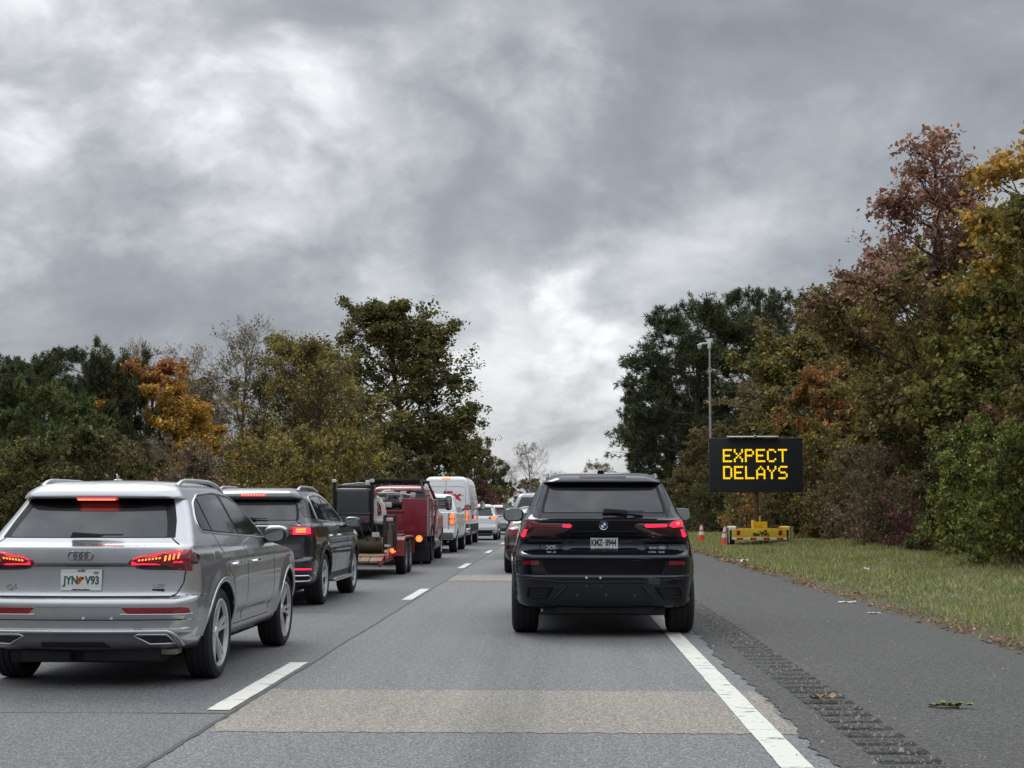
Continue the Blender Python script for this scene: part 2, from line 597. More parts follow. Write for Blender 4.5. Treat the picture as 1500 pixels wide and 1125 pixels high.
    def strip(s, name, line, width, axis, m, off=.004, high=.004, res=.04, closed=False, parent=None, mirror=False):
        """a raised strip that follows a line on the body"""
        outs = []
        for sg in ((1, -1) if mirror else (1,)):
            ax = axis; ln = [Vector(p) for p in line]
            if sg < 0:
                if axis in ('rear', 'top'): ln = [Vector((-p.x, p.y)) for p in ln]
                else: ax = 'left'
            if closed: ln = ln + [ln[0]]
            q = [ln[0]]
            for a, b in zip(ln[:-1], ln[1:]):
                k = max(1, int((b - a).length / res))
                for t in range(1, k + 1): q.append(a + (b - a) * t / k)
            V = []; okr = []
            for i, p in enumerate(q):
                if closed: d = q[(i + 1) % (len(q) - 1)] - q[i - 1 if i else len(q) - 2]
                else: d = q[min(i + 1, len(q) - 1)] - q[max(i - 1, 0)]
                d.normalize(); nn = Vector((-d.y, d.x))
                row = []
                for t, hh in ((-.5, -.006), (-.5, off), (-.25, off + high), (.25, off + high), (.5, off), (.5, -.006)):
                    c = p + nn * (t * width); h = s.hit(c.x, c.y, ax)
                    row.append(None if h is None else h[0] + h[1] * hh)
                okr.append(all(x is not None for x in row)); V += [x or Vector() for x in row]
            F = []
            for i in range(len(q) - 1):
                if okr[i] and okr[i + 1]:
                    for k in range(5): F.append((i * 6 + k, i * 6 + k + 1, (i + 1) * 6 + k + 1, (i + 1) * 6 + k))
            if not F: continue
            me = mesh_from(name, V, F, True)
            bb = bmesh.new(); bb.from_mesh(me)
            bmesh.ops.delete(bb, geom=[v for v in bb.verts if not v.link_faces], context='VERTS')
            bmesh.ops.recalc_face_normals(bb, faces=bb.faces); bb.to_mesh(me); bb.free()
            outs.append(make_obj(name, me, m, parent or s.root))
        return outs


def make_wheel(root, rad, width, rim_r, rim_mat, spokes=5, double=True, y=0, x=0, tyre=None):
    """right-hand wheel (outer face towards +x): tyre mesh with the rim as its child"""
    h = width / 2
    t = MB()
    g = .008
    prof = [(rim_r, -h * .80), (rim_r + .02, -h * .96), (rad * .5 + rim_r * .5, -h * 1.0), (rad - .03, -h * .94), (rad - .006, -h * .80)]
    for c in (-.42, 0, .42): prof += [(rad, (c - .10) * h), (rad - g, (c - .08) * h), (rad - g, (c + .08) * h), (rad, (c + .10) * h)]
    prof += [(rad - .006, h * .80), (rad - .03, h * .94), (rad * .5 + rim_r * .5, h * 1.0), (rim_r + .02, h * .96), (rim_r, h * .80)]
    t.lathe(prof, 'x', n=48)
    ty = t.build('wheel', tyre or mat('tyre_rubber', (.012, .012, .013), .75, bump=.3, bscale=120), root, 30, loc=(x, y, rad))
    r = MB()
    r.lathe([(rim_r + .004, h * .86), (rim_r - .006, h * .92), (rim_r - .020, h * .86), (rim_r - .024, h * .62)], 'x', n=48)
    r.lathe([(.0, h * .70), (.03, h * .70), (.045, h * .66), (.06, h * .5), (.07, h * .2)], 'x', n=20)
    for k in range(spokes):
        for off in ((-.16, .16) if double else (0,)):
            a = 2 * math.pi * k / spokes + .3
            a2 = a + off
            ca, sa = math.cos(a + off * .35), math.sin(a + off * .35)
            cb, sb = math.cos(a2), math.sin(a2)
            p0 = Vector((h * .60, .04 * ca, .04 * sa)); p1 = Vector((h * .82, (rim_r - .012) * cb, (rim_r - .012) * sb))
            tan0 = Vector((0, -sa, ca)); tan1 = Vector((0, -sb, cb))
            w0, w1 = (.016, .013) if double else (.034, .028)
            vs = []
            for p, tn, w_ in ((p0, tan0, w0), (p1, tan1, w1)):
                vs += [p - tn * w_ - Vector((.03, 0, 0)), p - tn * w_ * .8, p + tn * w_ * .8, p + tn * w_ - Vector((.03, 0, 0))]
            r.add(vs, [(0, 1, 5, 4), (1, 2, 6, 5), (2, 3, 7, 6), (3, 0, 4, 7)])
    rim = r.build('rim', rim_mat, ty, 30)
    d = MB(); d.lathe([(0.0, -.02), (rim_r - .06, -.02), (rim_r - .05, h * .30), (rim_r - .026, h * .60)], 'x', n=32)
    d.build('brake_disc', mat('brake_disc_iron', (.018, .018, .018), .6, .3), ty, 30)
    return ty


def four_wheels(root, rad, width, rim_r, rim_mat, track, ya, yb, **kw):
    w = make_wheel(root, rad, width, rim_r, rim_mat, y=ya, x=track - width / 2, **kw)
    for (x, y) in ((-1, ya), (1, yb), (-1, yb)):
        c = copy_tree(w, root); c.location = (x * (track - width / 2), y, rad)
        c.rotation_euler = (R(random.uniform(0, 60)), 0, math.pi if x < 0 else 0)
    return w

# ------------------------------------------------------------------ the ground and the road
SEAM_X, EDGE_X, PAVE_X, SHOULDER_X = -2.28, 1.30, 1.53, 4.55
LEFT_X, LSHOULDER_X = -5.95, -7.2


def ground_z(x, y):
    """height of the verge and the wood floor (the road lies at 0)"""
    if x > SHOULDER_X - .2: return -.03 + .035 * max(0, x - SHOULDER_X) + .03 * max(0, x - 9)
    if x < LSHOULDER_X + .2: return -.03 + .02 * max(0, LSHOULDER_X - x)
    return -.06


def pos_mat(name, build, rough=.9):
    m = bpy.data.materials.new(name); m.use_nodes = True
    t = NT(m.node_tree); b = m.node_tree.nodes['Principled BSDF']
    b.inputs['Roughness'].default_value = rough
    g = t.n('ShaderNodeNewGeometry')
    build(t, b, g.outputs['Position'])
    return m


def m_ground(t, b, P):
    sep = t.n('ShaderNodeSeparateXYZ'); t.l(P, sep.inputs[0])
    n1 = t.noise(P, .35, 6, .6); n2 = t.noise(P, 9, 5, .65); n3 = t.noise(P, 45, 3, .6)
    grass = t.mix(t.maprange(n1.outputs[0], .35, .65, 0, 1), (.045, .065, .018), (.085, .085, .035))
    grass = t.mix(t.maprange(n2.outputs[0], .5, .68, 0, .75), grass, (.13, .105, .055))
    litter = t.mix(n2.outputs[0], (.035, .022, .012), (.12, .07, .032))
    litter = t.mix(t.maprange(n3.outputs[0], .45, .6, 0, .6), litter, (.15, .085, .035))
    wob = t.math('MULTIPLY_ADD', n1.outputs[0], 2.4, -1.2)
    xr = t.math('ADD', sep.outputs[0], wob)
    woods = t.math('MAXIMUM', t.maprange(xr, 8.6, 9.6, 0, 1), t.maprange(xr, -13.0, -14.5, 0, 1))
    # a band of dirt and dead leaves against the asphalt
    xe = t.math('ADD', sep.outputs[0], t.math('MULTIPLY_ADD', n2.outputs[0], .9, -.45))
    edge = t.math('MULTIPLY', t.maprange(xe, 4.95, 5.25, 1, 0), .9)
    c = t.mix(edge, grass, (.105, .083, .055))
    c = t.mix(woods, c, litter)
    t.l(c, b.inputs['Base Color'])
    bp = t.n('ShaderNodeBump'); bp.inputs['Strength'].default_value = .8; bp.inputs['Distance'].default_value = .04
    t.l(n3.outputs[0], bp.inputs['Height']); t.l(bp.outputs[0], b.inputs['Normal'])


def asphalt(base, dark, light, stone, streaks, oil_on=False, pits=0.0):
    def f(t, b, P):
        n1 = t.noise(P, .5, 5, .6); n2 = t.noise(P, 18, 4, .7); n3 = t.noise(P, 95, 2, .6)
        st = t.vmath('MULTIPLY', P, (3.2, .10, 1)); ns = t.noise(st, 1.0, 5, .6)
        v = t.n('ShaderNodeTexVoronoi'); v.inputs['Scale'].default_value = 75; t.l(P, v.inputs['Vector'])
        c = t.mix(t.maprange(n1.outputs[0], .3, .7, 0, 1), base, dark)
        c = t.mix(t.maprange(ns.outputs[0], .35, .7, 0, streaks), c, tuple(x * .62 for x in base))
        c = t.mix(t.maprange(n2.outputs[0], .42, .64, 0, .85), c, light)
        n4 = t.noise(P, 52, 3, .7)
        # drips and rubber down the middle and the wheel tracks of a lane
        if pits:
            n5 = t.noise(P, 34, 4, .65)
            c = t.mix(t.math('MULTIPLY', t.maprange(n5.outputs[0], .56, .66, 0, pits), t.maprange(n1.outputs[0], .35, .65, .25, 1)), c, tuple(x * .42 for x in base))
        if oil_on:
            sx = t.n('ShaderNodeSeparateXYZ'); t.l(P, sx.inputs[0])
            xw = t.math('ADD', sx.outputs[0], t.math('MULTIPLY_ADD', n1.outputs[0], .5, -.25))
            oil = t.math('MULTIPLY', t.maprange(t.math('ABSOLUTE', t.math('ADD', xw, .35)), .05, .55, 1, 0), t.maprange(ns.outputs[0], .3, .7, .25, .72))
            c = t.mix(oil, c, tuple(x * .55 for x in base))
        c = t.mix(1.0, c, t.maprange(n4.outputs[0], .33, .67, .36, 1.74, False), 'MULTIPLY')
        c = t.mix(t.maprange(n3.outputs[0], .52, .68, 0, .8), c, tuple(x * .38 for x in base))
        sepc = t.n('ShaderNodeSeparateColor'); t.l(v.outputs['Color'], sepc.inputs[0])
        pick = t.math('MULTIPLY', t.maprange(sepc.outputs[0], .70, .74, 0, 1, False), t.maprange(v.outputs['Distance'], .30, .42, 1, 0))
        c = t.mix(t.math('MULTIPLY', pick, .8), c, stone)
        pick2 = t.math('MULTIPLY', t.maprange(sepc.outputs[1], .72, .76, 0, 1, False), t.maprange(v.outputs['Distance'], .30, .45, 1, 0))
        c = t.mix(t.math('MULTIPLY', pick2, .75), c, tuple(x * .3 for x in base))
        t.l(c, b.inputs['Base Color'])
        bp = t.n('ShaderNodeBump'); bp.inputs['Strength'].default_value = .5; bp.inputs['Distance'].default_value = .006
        t.l(n3.outputs[0], bp.inputs['Height']); t.l(bp.outputs[0], b.inputs['Normal'])
        b.inputs['Specular IOR Level'].default_value = .35
    return f


def m_paint(col, worn):
    def f(t, b, P):
        n1 = t.noise(P, 7, 6, .72); n2 = t.noise(P, 60, 3, .6)
        st = t.noise(t.vmath('MULTIPLY', P, (5.0, 14.0, 1)), 1.0, 5, .65)
        c = t.mix(t.maprange(n2.outputs[0], .4, .7, 0, .35), col, tuple(x * .72 for x in col))
        w = t.math('MULTIPLY', t.maprange(st.outputs[0], .575, .61, 0, 1), t.maprange(n1.outputs[0], .42, .50, 0, 1))
        w = t.math('MAXIMUM', w, t.maprange(n1.outputs[0], .67, .72, 0, .8))
        c = t.mix(t.math('MULTIPLY', w, worn), c, (.10, .10, .10))
        t.l(c, b.inputs['Base Color'])
    return f


MAT_GROUND = pos_mat('verge_ground', m_ground, .95)
MAT_LANE = pos_mat('lane_asphalt', asphalt((.148, .150, .152), (.130, .132, .134), (.192, .193, .193), (.43, .43, .42), .5, True), .8)
MAT_LANE_L = pos_mat('left_lane_asphalt', asphalt((.122, .123, .126), (.106, .107, .110), (.158, .158, .159), (.36, .36, .36), .4, False), .8)
MAT_PATCH = pos_mat('concrete_patch', asphalt((.250, .232, .196), (.212, .198, .168), (.305, .285, .24), (.35, .335, .30), .6, True, .85), .85)
MAT_SHOULDER = pos_mat('shoulder_asphalt', asphalt((.068, .067, .062), (.053, .052, .049), (.088, .086, .079), (.19, .185, .18), .3), .85)
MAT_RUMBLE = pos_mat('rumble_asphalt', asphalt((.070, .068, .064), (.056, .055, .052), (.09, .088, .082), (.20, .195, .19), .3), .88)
MAT_GROOVE = pos_mat('groove_dark_asphalt', asphalt((.030, .029, .028), (.024, .023, .022), (.045, .044, .042), (.14, .135, .13), .3), .9)  # darker asphalt colour for the groove faces
MAT_WHITE = pos_mat('white_road_paint', m_paint((.60, .60, .54), .85), .65)
MAT_YELLOW = pos_mat('yellow_road_paint', m_paint((.50, .36, .06), .6), .65)
MAT_SEAM = pos_mat('seam_tar', m_paint((.014, .013, .012), .1), .6)


def sheet(name, x0, x1, y0, y1, z, m, nx=1, ny=40, jag=0.0, jagy=0.0):
    """flat strip with slightly ragged edges"""
    rr = random.Random(hash((round(x0, 2), round(y0, 2))) & 0xffff)
    V, F = [], []
    for j in range(ny + 1):
        t = j / ny
        y = y0 * (y1 / y0)**t if y0 > 0 else y0 + (y1 - y0) * t
        for i in range(nx + 1):
            x = x0 + (x1 - x0) * i / nx
            if i in (0, nx): x += rr.uniform(-jag, jag)
            V.append((x, y + (rr.uniform(-jagy, jagy) if j in (0, ny) else 0), z))
    for j in range(ny):
        for i in range(nx):
            a = j * (nx + 1) + i
            F.append((a, a + 1, a + nx + 2, a + nx + 1))
    o = make_obj(name, mesh_from(name, V, F, False), m)
    o['kind'] = 'structure'
    return o


def build_ground():
    xs = sorted(set(list(np.linspace(-700, -40, 14)) + list(np.linspace(-40, -7.2, 30)) + [-7.0, 4.4, 4.5] + list(np.linspace(4.6, 12, 40)) +
                    list(np.linspace(12, 40, 20)) + list(np.linspace(40, 700, 14))))
    ys = sorted(set(list(np.linspace(-60, 4, 10)) + list(np.linspace(4, 70, 140)) + list(np.linspace(70, 300, 60)) + list(np.linspace(300, 2500, 20))))
    nz = lambda x, y: .035 * math.sin(x * 1.9 + math.sin(y * .7) * 1.4) * math.sin(y * .83 + 1.3 * math.sin(x * .6)) if (x > 5.0 or x < -8) and abs(x) < 60 else 0
    V = [(x, y, ground_z(x, y) + nz(x, y) * min(1, max(0, abs(x + 1.3) - 6.3))) for y in ys for x in xs]
    n = len(xs)
    F = [(j * n + i, j * n + i + 1, (j + 1) * n + i + 1, (j + 1) * n + i) for j in range(len(ys) - 1) for i in range(n - 1)]
    o = make_obj('ground', mesh_from('ground', V, F, True), MAT_GROUND)
    o['kind'] = 'structure'


build_ground()
FAR = 420
sheet('road', SEAM_X, PAVE_X + .10, 1.0, FAR, 0.0, MAT_LANE, 1, 60, .0)
sheet('left_lane', LEFT_X, SEAM_X, 1.0, FAR, 0.0, MAT_LANE_L, 1, 60)
sheet('left_shoulder', LSHOULDER_X, LEFT_X, 1.0, FAR, -.004, MAT_SHOULDER, 1, 200, .03)
sheet('road_behind', LSHOULDER_X, SHOULDER_X, -40, 1.0, -.001, MAT_LANE_L, 1, 4)


def build_shoulder():
    """dark shoulder with a ragged joint to the lane, a rumble strip milled into it and a ragged outer edge"""
    rr = random.Random(3)
    xr0, xr1 = 1.74, 2.17
    V, F = [], []
    ys = []
    y = 1.0
    while y < FAR: ys.append(y); y *= 1.008
    for y in ys:
        V.append((PAVE_X + rr.uniform(-.035, .03) + .03 * math.sin(y * 1.3), y, .006)); V.append((xr0, y, .006))
        V.append((xr1, y, .006)); V.append((3.2, y, .006)); V.append((SHOULDER_X + rr.uniform(-.07, .07) + .07 * math.sin(y * .9) + .05 * math.sin(y * .31 + 1), y, -.002))
        V.append((V[-1][0] + .05, y, -.09))
    for j in range(len(ys) - 1):
        for a in (0, 2, 3, 4): F.append((j * 6 + a, j * 6 + a + 1, (j + 1) * 6 + a + 1, (j + 1) * 6 + a))
    o = make_obj('shoulder', mesh_from('shoulder', V, F, False), MAT_SHOULDER); o['kind'] = 'structure'
    # milled grooves, one every 0.30 m
    V, F = [], []
    us = [0, .03, .07, .15, .28, .36, .40, .43]
    prof = [0, 0, 1, 1, 1, 1, 0, 0]
    y = 4.0; rows = []
    while y < 75:
        for t, d in ((0, 0), (.04, 0), (.06, .45), (.10, .9), (.165, 1.0), (.23, .9), (.27, .45)):
            rows.append((y + t, d))
        y += .30
    rows.append((y, 0))
    for (yy, d) in rows:
        k = rr.uniform(.8, 1.1)
        for u, p in zip(us, prof): V.append((xr0 + u, yy + rr.uniform(-.006, .006), .006 - .046 * d * p * k))
    n = len(us)
    F = [(j * n + i, j * n + i + 1, (j + 1) * n + i + 1, (j + 1) * n + i) for j in range(len(rows) - 1) for i in range(n - 1)]
    base = len(V)
    V += [(xr0, 1, .006), (xr1, 1, .006), (xr0, 4, .006), (xr1, 4, .006), (xr0, y, .006), (xr1, y, .006), (xr0, FAR, .006), (xr1, FAR, .006)]
    F += [(base, base + 1, base + 3, base + 2), (base + 4, base + 5, base + 7, base + 6)]
    dv = [d for (_, d) in rows]
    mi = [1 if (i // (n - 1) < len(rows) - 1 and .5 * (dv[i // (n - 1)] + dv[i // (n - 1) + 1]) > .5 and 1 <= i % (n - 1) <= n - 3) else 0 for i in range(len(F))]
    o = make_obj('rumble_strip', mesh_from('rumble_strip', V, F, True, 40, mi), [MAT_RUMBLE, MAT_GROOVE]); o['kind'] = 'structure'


build_shoulder()

# concrete patches across the right lane, sealed joints, painted lines
for (a, b) in ((9.0, 11.08), (28.2, 30.6), (52, 54)):
    sheet('concrete_patch', SEAM_X + .03, PAVE_X - .02, a, b, .003, MAT_PATCH, 60, 14, .028, .035)
for y in (9.78, 19.4, 33.5, 46.0):
    sheet('road_joint', LEFT_X, SEAM_X - .02, y, y + .016, .003, MAT_SEAM, 12, 1, 0, .006)
for y in (27.9, 41.0): sheet('road_joint', LEFT_X, PAVE_X - .05, y, y + .03, .0045, MAT_SEAM, 12, 1, 0, .008)


def build_seam():
    rr = random.Random(5); V = []; F = []; y = 2.0; k = 0
    wob = 0
    while y < 220:
        wob = wob * .8 + rr.uniform(-.005, .005)
        w = .010 + rr.uniform(-.005, .006) + (.006 if y < 11 else 0)
        V += [(SEAM_X + wob - w, y, .005), (SEAM_X + wob + w, y, .005)]
        if k: F.append((2 * k - 2, 2 * k - 1, 2 * k + 1, 2 * k))
        y += .12 if y < 30 else .8; k += 1
    o = make_obj('road_seam', mesh_from('road_seam', V, F, False), MAT_SEAM); o['kind'] = 'structure'


build_seam()
for k in range(16):
    y0 = 9.93 + 12.19 * k
    sheet('lane_marking', SEAM_X - .205, SEAM_X - .04, y0, y0 + 3.1, .006, MAT_WHITE, 2, 16, .004, .006)
sheet('edge_line', EDGE_X - .095, EDGE_X + .085, 1.5, 300, .006, MAT_WHITE, 2, 260, .003)
sheet('left_edge_line', LEFT_X + .02, LEFT_X + .15, 1.5, 300, .006, MAT_YELLOW, 2, 160, .008)

# ------------------------------------------------------------------ trees and shrubs
def foliage(name, a, b, c=None, nscale=.45, cfac=.5, trans=.25, zramp=None):
    """leaf material: two leaf colours mixed leaf by leaf and in drifts through the crown, with a third colour on some drifts"""
    m = bpy.data.materials.new(name); m.use_nodes = True
    t = NT(m.node_tree); t.t.nodes.clear()
    g = t.n('ShaderNodeNewGeometry'); tc = t.n('ShaderNodeTexCoord'); oi = t.n('ShaderNodeObjectInfo')
    P = g.outputs['Position']
    n1 = t.noise(P, nscale, 4, .6); n2 = t.noise(P, nscale * 2.3, 3, .6)
    rnd = g.outputs['Random Per Island']
    f = t.math('ADD', t.math('MULTIPLY', rnd, .55), t.maprange(n1.outputs[0], .35, .65, -.05, .5))
    col = t.mix(f, a, b)
    if c:
        r2 = t.math('FRACT', t.math('MULTIPLY', rnd, 17.3))
        k = t.math('ADD', t.maprange(n2.outputs[0], .42, .62, -.3, .5), t.math('MULTIPLY', r2, .5))
        if zramp:
            sep = t.n('ShaderNodeSeparateXYZ'); t.l(tc.outputs['Object'], sep.inputs[0])
            k = t.math('ADD', k, t.maprange(sep.outputs[2], zramp[0], zramp[1], -.6, .7))
        k = t.math('MULTIPLY', t.maprange(k, .1, .75, 0, 1), cfac * 2 if cfac < .5 else 1.0)
        col = t.mix(k, col, c)
    r3 = t.math('FRACT', t.math('MULTIPLY', rnd, 41.7))
    col = t.mix(1.0, col, t.math('MULTIPLY_ADD', t.math('POWER', r3, 2.2), 4.0, 1.85), 'MULTIPLY')
    d = t.n('ShaderNodeBsdfDiffuse'); tr = t.n('ShaderNodeBsdfTranslucent'); gl = t.n('ShaderNodeBsdfGlossy'); gl.inputs['Roughness'].default_value = .45
    t.l(col, d.inputs[0]); t.l(col, tr.inputs[0]); gl.inputs[0].default_value = (.6, .6, .6, 1)
    m1 = t.n('ShaderNodeMixShader'); m1.inputs[0].default_value = trans
    t.l(d.outputs[0], m1.inputs[1]); t.l(tr.outputs[0], m1.inputs[2])
    m2 = t.n('ShaderNodeMixShader'); m2.inputs[0].default_value = .035
    t.l(m1.outputs[0], m2.inputs[1]); t.l(gl.outputs[0], m2.inputs[2])
    o = t.n('ShaderNodeOutputMaterial'); t.l(m2.outputs[0], o.inputs[0])
    return m


BARK_DARK = mat('dark_bark', (.062, .052, .043), .9, var=.4, vscale=9, bump=.6, bscale=25)
BARK_GREY = mat('grey_bark', (.15, .135, .12), .9, var=.35, vscale=9, bump=.6, bscale=25)

FOL = {
    'olive': foliage('olive_leaves', (.030, .034, .010), (.065, .060, .018), (.10, .07, .02), .4, .35),
    'green_gold': foliage('green_gold_leaves', (.034, .042, .011), (.088, .080, .019), (.17, .105, .024), .5, .5, zramp=(.35, 1.0)),
    'red': foliage('russet_leaves', (.080, .045, .031), (.135, .076, .055), (.070, .062, .022), .5, .5, zramp=(.78, .40)),
    'rust': foliage('rust_leaves', (.10, .046, .018), (.16, .082, .030), (.045, .045, .015), .6, .45),
    'yellow_brown': foliage('yellow_brown_leaves', (.066, .051, .014), (.125, .094, .026), (.045, .042, .014), .5, .4),
    'brown': foliage('brown_leaves', (.043, .032, .014), (.082, .060, .027), (.048, .048, .018), .5, .4),
    'orange': foliage('orange_leaves', (.125, .073, .017), (.205, .130, .029), (.11, .042, .02), .7, .4, .35, zramp=(.75, 1.1)),
    'gold': foliage('golden_leaves', (.13, .075, .013), (.22, .13, .022), (.09, .06, .015), .7, .4, .35),
    'oak_green': foliage('oak_leaves', (.026, .030, .010), (.052, .050, .017), (.07, .053, .017), .35, .4),
    'dull_yellow': foliage('dull_yellow_leaves', (.042, .036, .015), (.080, .066, .023), (.125, .098, .022), .5, .4),
    'pine': foliage('pine_needles', (.013, .018, .008), (.030, .036, .015), (.040, .042, .017), .5, .3, .12),
    'young_pine': foliage('young_pine_needles', (.022, .034, .011), (.043, .056, .018), (.06, .052, .018), .6, .3, .15),
    'bay': foliage('bayberry_leaves', (.034, .044, .011), (.066, .078, .019), (.09, .088, .022), .9, .4),
    'dark_shrub': foliage('dark_shrub_leaves', (.018, .022, .009), (.040, .042, .015), (.06, .046, .017), .8, .4),
    'bramble': foliage('bramble_leaves', (.046, .037, .022), (.092, .072, .042), (.080, .052, .03), .8, .35),
    'crimson': foliage('crimson_leaves', (.048, .022, .020), (.088, .040, .032), None),
    'dry': foliage('dry_leaves', (.075, .058, .038), (.125, .095, .062), None),
}


def grow(seed, h=1.0, r=.35, base=.12, limbs=16, subs=6, twigs=4, lean=.03, up=.55, trunk_r=.022, shape='oak', fine=0, top=.93, limb_r=.42):
    """skeleton of a tree of unit height: returns wood MB, twig points with directions"""
    rs = random.Random(seed)
    mb = MB(); tips = []

    def path(p, d, L, n, wob, curl):
        out = [p.copy()]; q = p.copy(); d = d.normalized()
        for i in range(n):
            d = (d + Vector((rs.uniform(-wob, wob), rs.uniform(-wob, wob), rs.uniform(-wob, wob) + curl))).normalized()
            q = q + d * (L / n); out.append(q.copy())
        return out, d
    tp, _ = path(Vector((0, 0, -.02)), Vector((rs.uniform(-lean, lean), rs.uniform(-lean, lean), 1)), h * top, 9, .07, .06)
    nt = len(tp)
    mb.tube(tp, [trunk_r * h * (1.25 if i == 0 else 1) * (1 - i / nt) ** .8 + .0015 for i in range(nt)], 7)

    def env(t):
        u = (t - base) / (1 - base)
        if shape == 'cone': return (1 - u) ** .85 * 1.0 + .06
        if shape == 'pine': return .55 + .45 * math.sin(math.pi * min(1, u * .9 + .1)) if u > .12 else .55
        if shape == 'shrub': return math.sqrt(max(.05, 1 - (u * .9) ** 2))
        return math.sin(math.pi * (u * .80 + .16)) ** .7
    az = rs.uniform(0, 6.28)
    for k in range(limbs):
        t = base + (1 - base) * ((k + rs.random() * .8) / limbs) ** .9
        t = min(t, .985)
        i = t / top * (nt - 1); i0 = min(int(i), nt - 2); p = tp[i0].lerp(tp[i0 + 1], min(1, i - i0))
        az += 2.4 + rs.uniform(-.5, .5)
        u = (t - base) / (1 - base)
        el = (up * (.35 + u) + rs.uniform(-.15, .25))
        if shape == 'pine': el = rs.uniform(-.05, .5)
        if shape == 'cone': el = .15 + .5 * u + rs.uniform(-.1, .25)
        if shape == 'shrub': el = -.12 + up * 1.25 * u + rs.uniform(-.1, .2)
        L = r * env(t) * rs.uniform(.82, 1.22)
        d = Vector((math.cos(az) * math.cos(el), math.sin(az) * math.cos(el), math.sin(el)))
        lp, ld = path(p, d, L, 5, .16, .05 if shape != 'pine' else .03)
        r0 = trunk_r * h * limb_r * (1 - .5 * u)
        mb.tube(lp, [max(.0012, r0 * (1 - j / 5.6)) for j in range(6)], 5)
        for q in range(subs):
            s = .25 + .75 * (q + rs.random() * .7) / subs
            j = s * 5; j0 = min(int(j), 4); sp = lp[j0].lerp(lp[j0 + 1], min(1, j - j0))
            dd = (ld * .8 + Vector((rs.uniform(-1, 1), rs.uniform(-1, 1), rs.uniform(-.5, .85)))).normalized()
            SL = (L * .42 + .03) * rs.uniform(.6, 1.15) * (1.15 - .45 * s)
            bp, bd = path(sp, dd, SL, 3, .2, .04)
            mb.tube(bp, [max(.0009, r0 * .38 * (1 - x / 3.6)) for x in range(4)], 4, False)
            for w in range(twigs):
                s2 = .3 + .7 * (w + rs.random() * .8) / twigs
                j = s2 * 3; j0 = min(int(j), 2); p2 = bp[j0].lerp(bp[j0 + 1], min(1, j - j0))
                d2 = (bd * .7 + Vector((rs.uniform(-1, 1), rs.uniform(-1, 1), rs.uniform(-.4, .8)))).normalized()
                TL = (SL * .45 + .012) * rs.uniform(.6, 1.2)
                if fine:
                    t3, td = path(p2, d2, TL, 2, .25, .03)
                    mb.tube(t3, [max(.0008, r0 * .16), .0007, .0005], 3, False)
                    for _ in range(fine):
                        p3 = t3[1].lerp(t3[2], rs.random())
                        d3 = (d2 * .6 + Vector((rs.uniform(-1, 1), rs.uniform(-1, 1), rs.uniform(-.3, .9)))).normalized()
                        t4, _ = path(p3, d3, TL * .7, 2, .3, .02)
                        mb.tube(t4, [.0007, .0006, .0004], 3, False)
                        tips.append((t4[2], d3))
                    tips.append((t3[2], d2))
                else:
                    tips.append((p2 + d2 * TL * .5, d2)); tips.append((p2 + d2 * TL, d2))
            tips.append((bp[-1], bd))
        tips.append((lp[-1], ld))
    tips.append((tp[-1], Vector((0, 0, 1))))
    return mb, tips


def leaf_mesh(name, tips, n, sigma, size, seed, up=.35, aspect=.62, hang=0.0, thin_top=False):
    rg = np.random.default_rng(seed)
    C = np.array([t[0] for t in tips])
    k = rg.integers(0, len(C), n)
    # uneven twigs: some carry many leaves, some few
    wts = rg.gamma(1.6, 1.0, len(C))
    cl = np.zeros(len(C))
    for _ in range(7):
        q = rg.normal(0, 1, 3); q *= rg.uniform(22, 48) / np.linalg.norm(q); cl += np.sin(C @ q + rg.uniform(0, 6.28))
    wts *= np.exp((.3 if thin_top else .55) * cl)
    if thin_top: wts *= np.clip(1.02 - C[:, 2], .03, 1) ** 1.15
    k = rg.choice(len(C), n, p=wts / wts.sum())
    off = rg.normal(0, 1, (n, 3)) * sigma * np.array([1, 1, .75])
    pos = C[k] + off
    pos[:, 2] = np.maximum(pos[:, 2] - hang * rg.random(n), .004)
    nrm = rg.normal(0, 1, (n, 3)); nrm[:, 2] = np.abs(nrm[:, 2]) + up; nrm /= np.linalg.norm(nrm, axis=1)[:, None]
    u = np.cross(nrm, rg.normal(0, 1, (n, 3))); u /= np.linalg.norm(u, axis=1)[:, None] + 1e-9
    v = np.cross(nrm, u)
    s = (size * np.clip(rg.lognormal(-.06, .33, n), .45, 1.9))[:, None]
    a = pos - u * s * .5
    c = pos + u * s * .5 - nrm * s * .12
    b = pos + v * s * aspect * .5 + nrm * s * .10 + u * s * .06
    d = pos - v * s * aspect * .5 + nrm * s * .10 + u * s * .06
    V = np.stack([a, b, c, d], 1).reshape(-1, 3)
    return mesh_np(name, V, 4)


def needle_mesh(name, tips, tufts, blades, size, seed, sigma=.01, w=.16):
    """rounded tufts of needles at the twig ends"""
    rg = np.random.default_rng(seed)
    C = np.array([t[0] for t in tips]); D = np.array([t[1] for t in tips])
    k = rg.integers(0, len(C), tufts)
    base = C[k] + rg.normal(0, sigma, (tufts, 3))
    dirs = D[k] + np.array([0, 0, .55]); dirs /= np.linalg.norm(dirs, axis=1)[:, None]
    base = np.repeat(base, blades, 0); dirs = np.repeat(dirs, blades, 0); n = len(base)
    dv = dirs * .42 + rg.normal(0, .62, (n, 3)); dv /= np.linalg.norm(dv, axis=1)[:, None]
    L = (size * rg.uniform(.65, 1.2, n))[:, None]
    side = np.cross(dv, rg.normal(0, 1, (n, 3))); side /= np.linalg.norm(side, axis=1)[:, None] + 1e-9
    a = base - side * L * w * .5 + dv * L * .08; b = base + side * L * w * .5 + dv * L * .08
    c = base + dv * L + side * L * w * .22; d = base + dv * L - side * L * w * .22
    return mesh_np(name, np.stack([a, b, c, d], 1).reshape(-1, 3), 4)


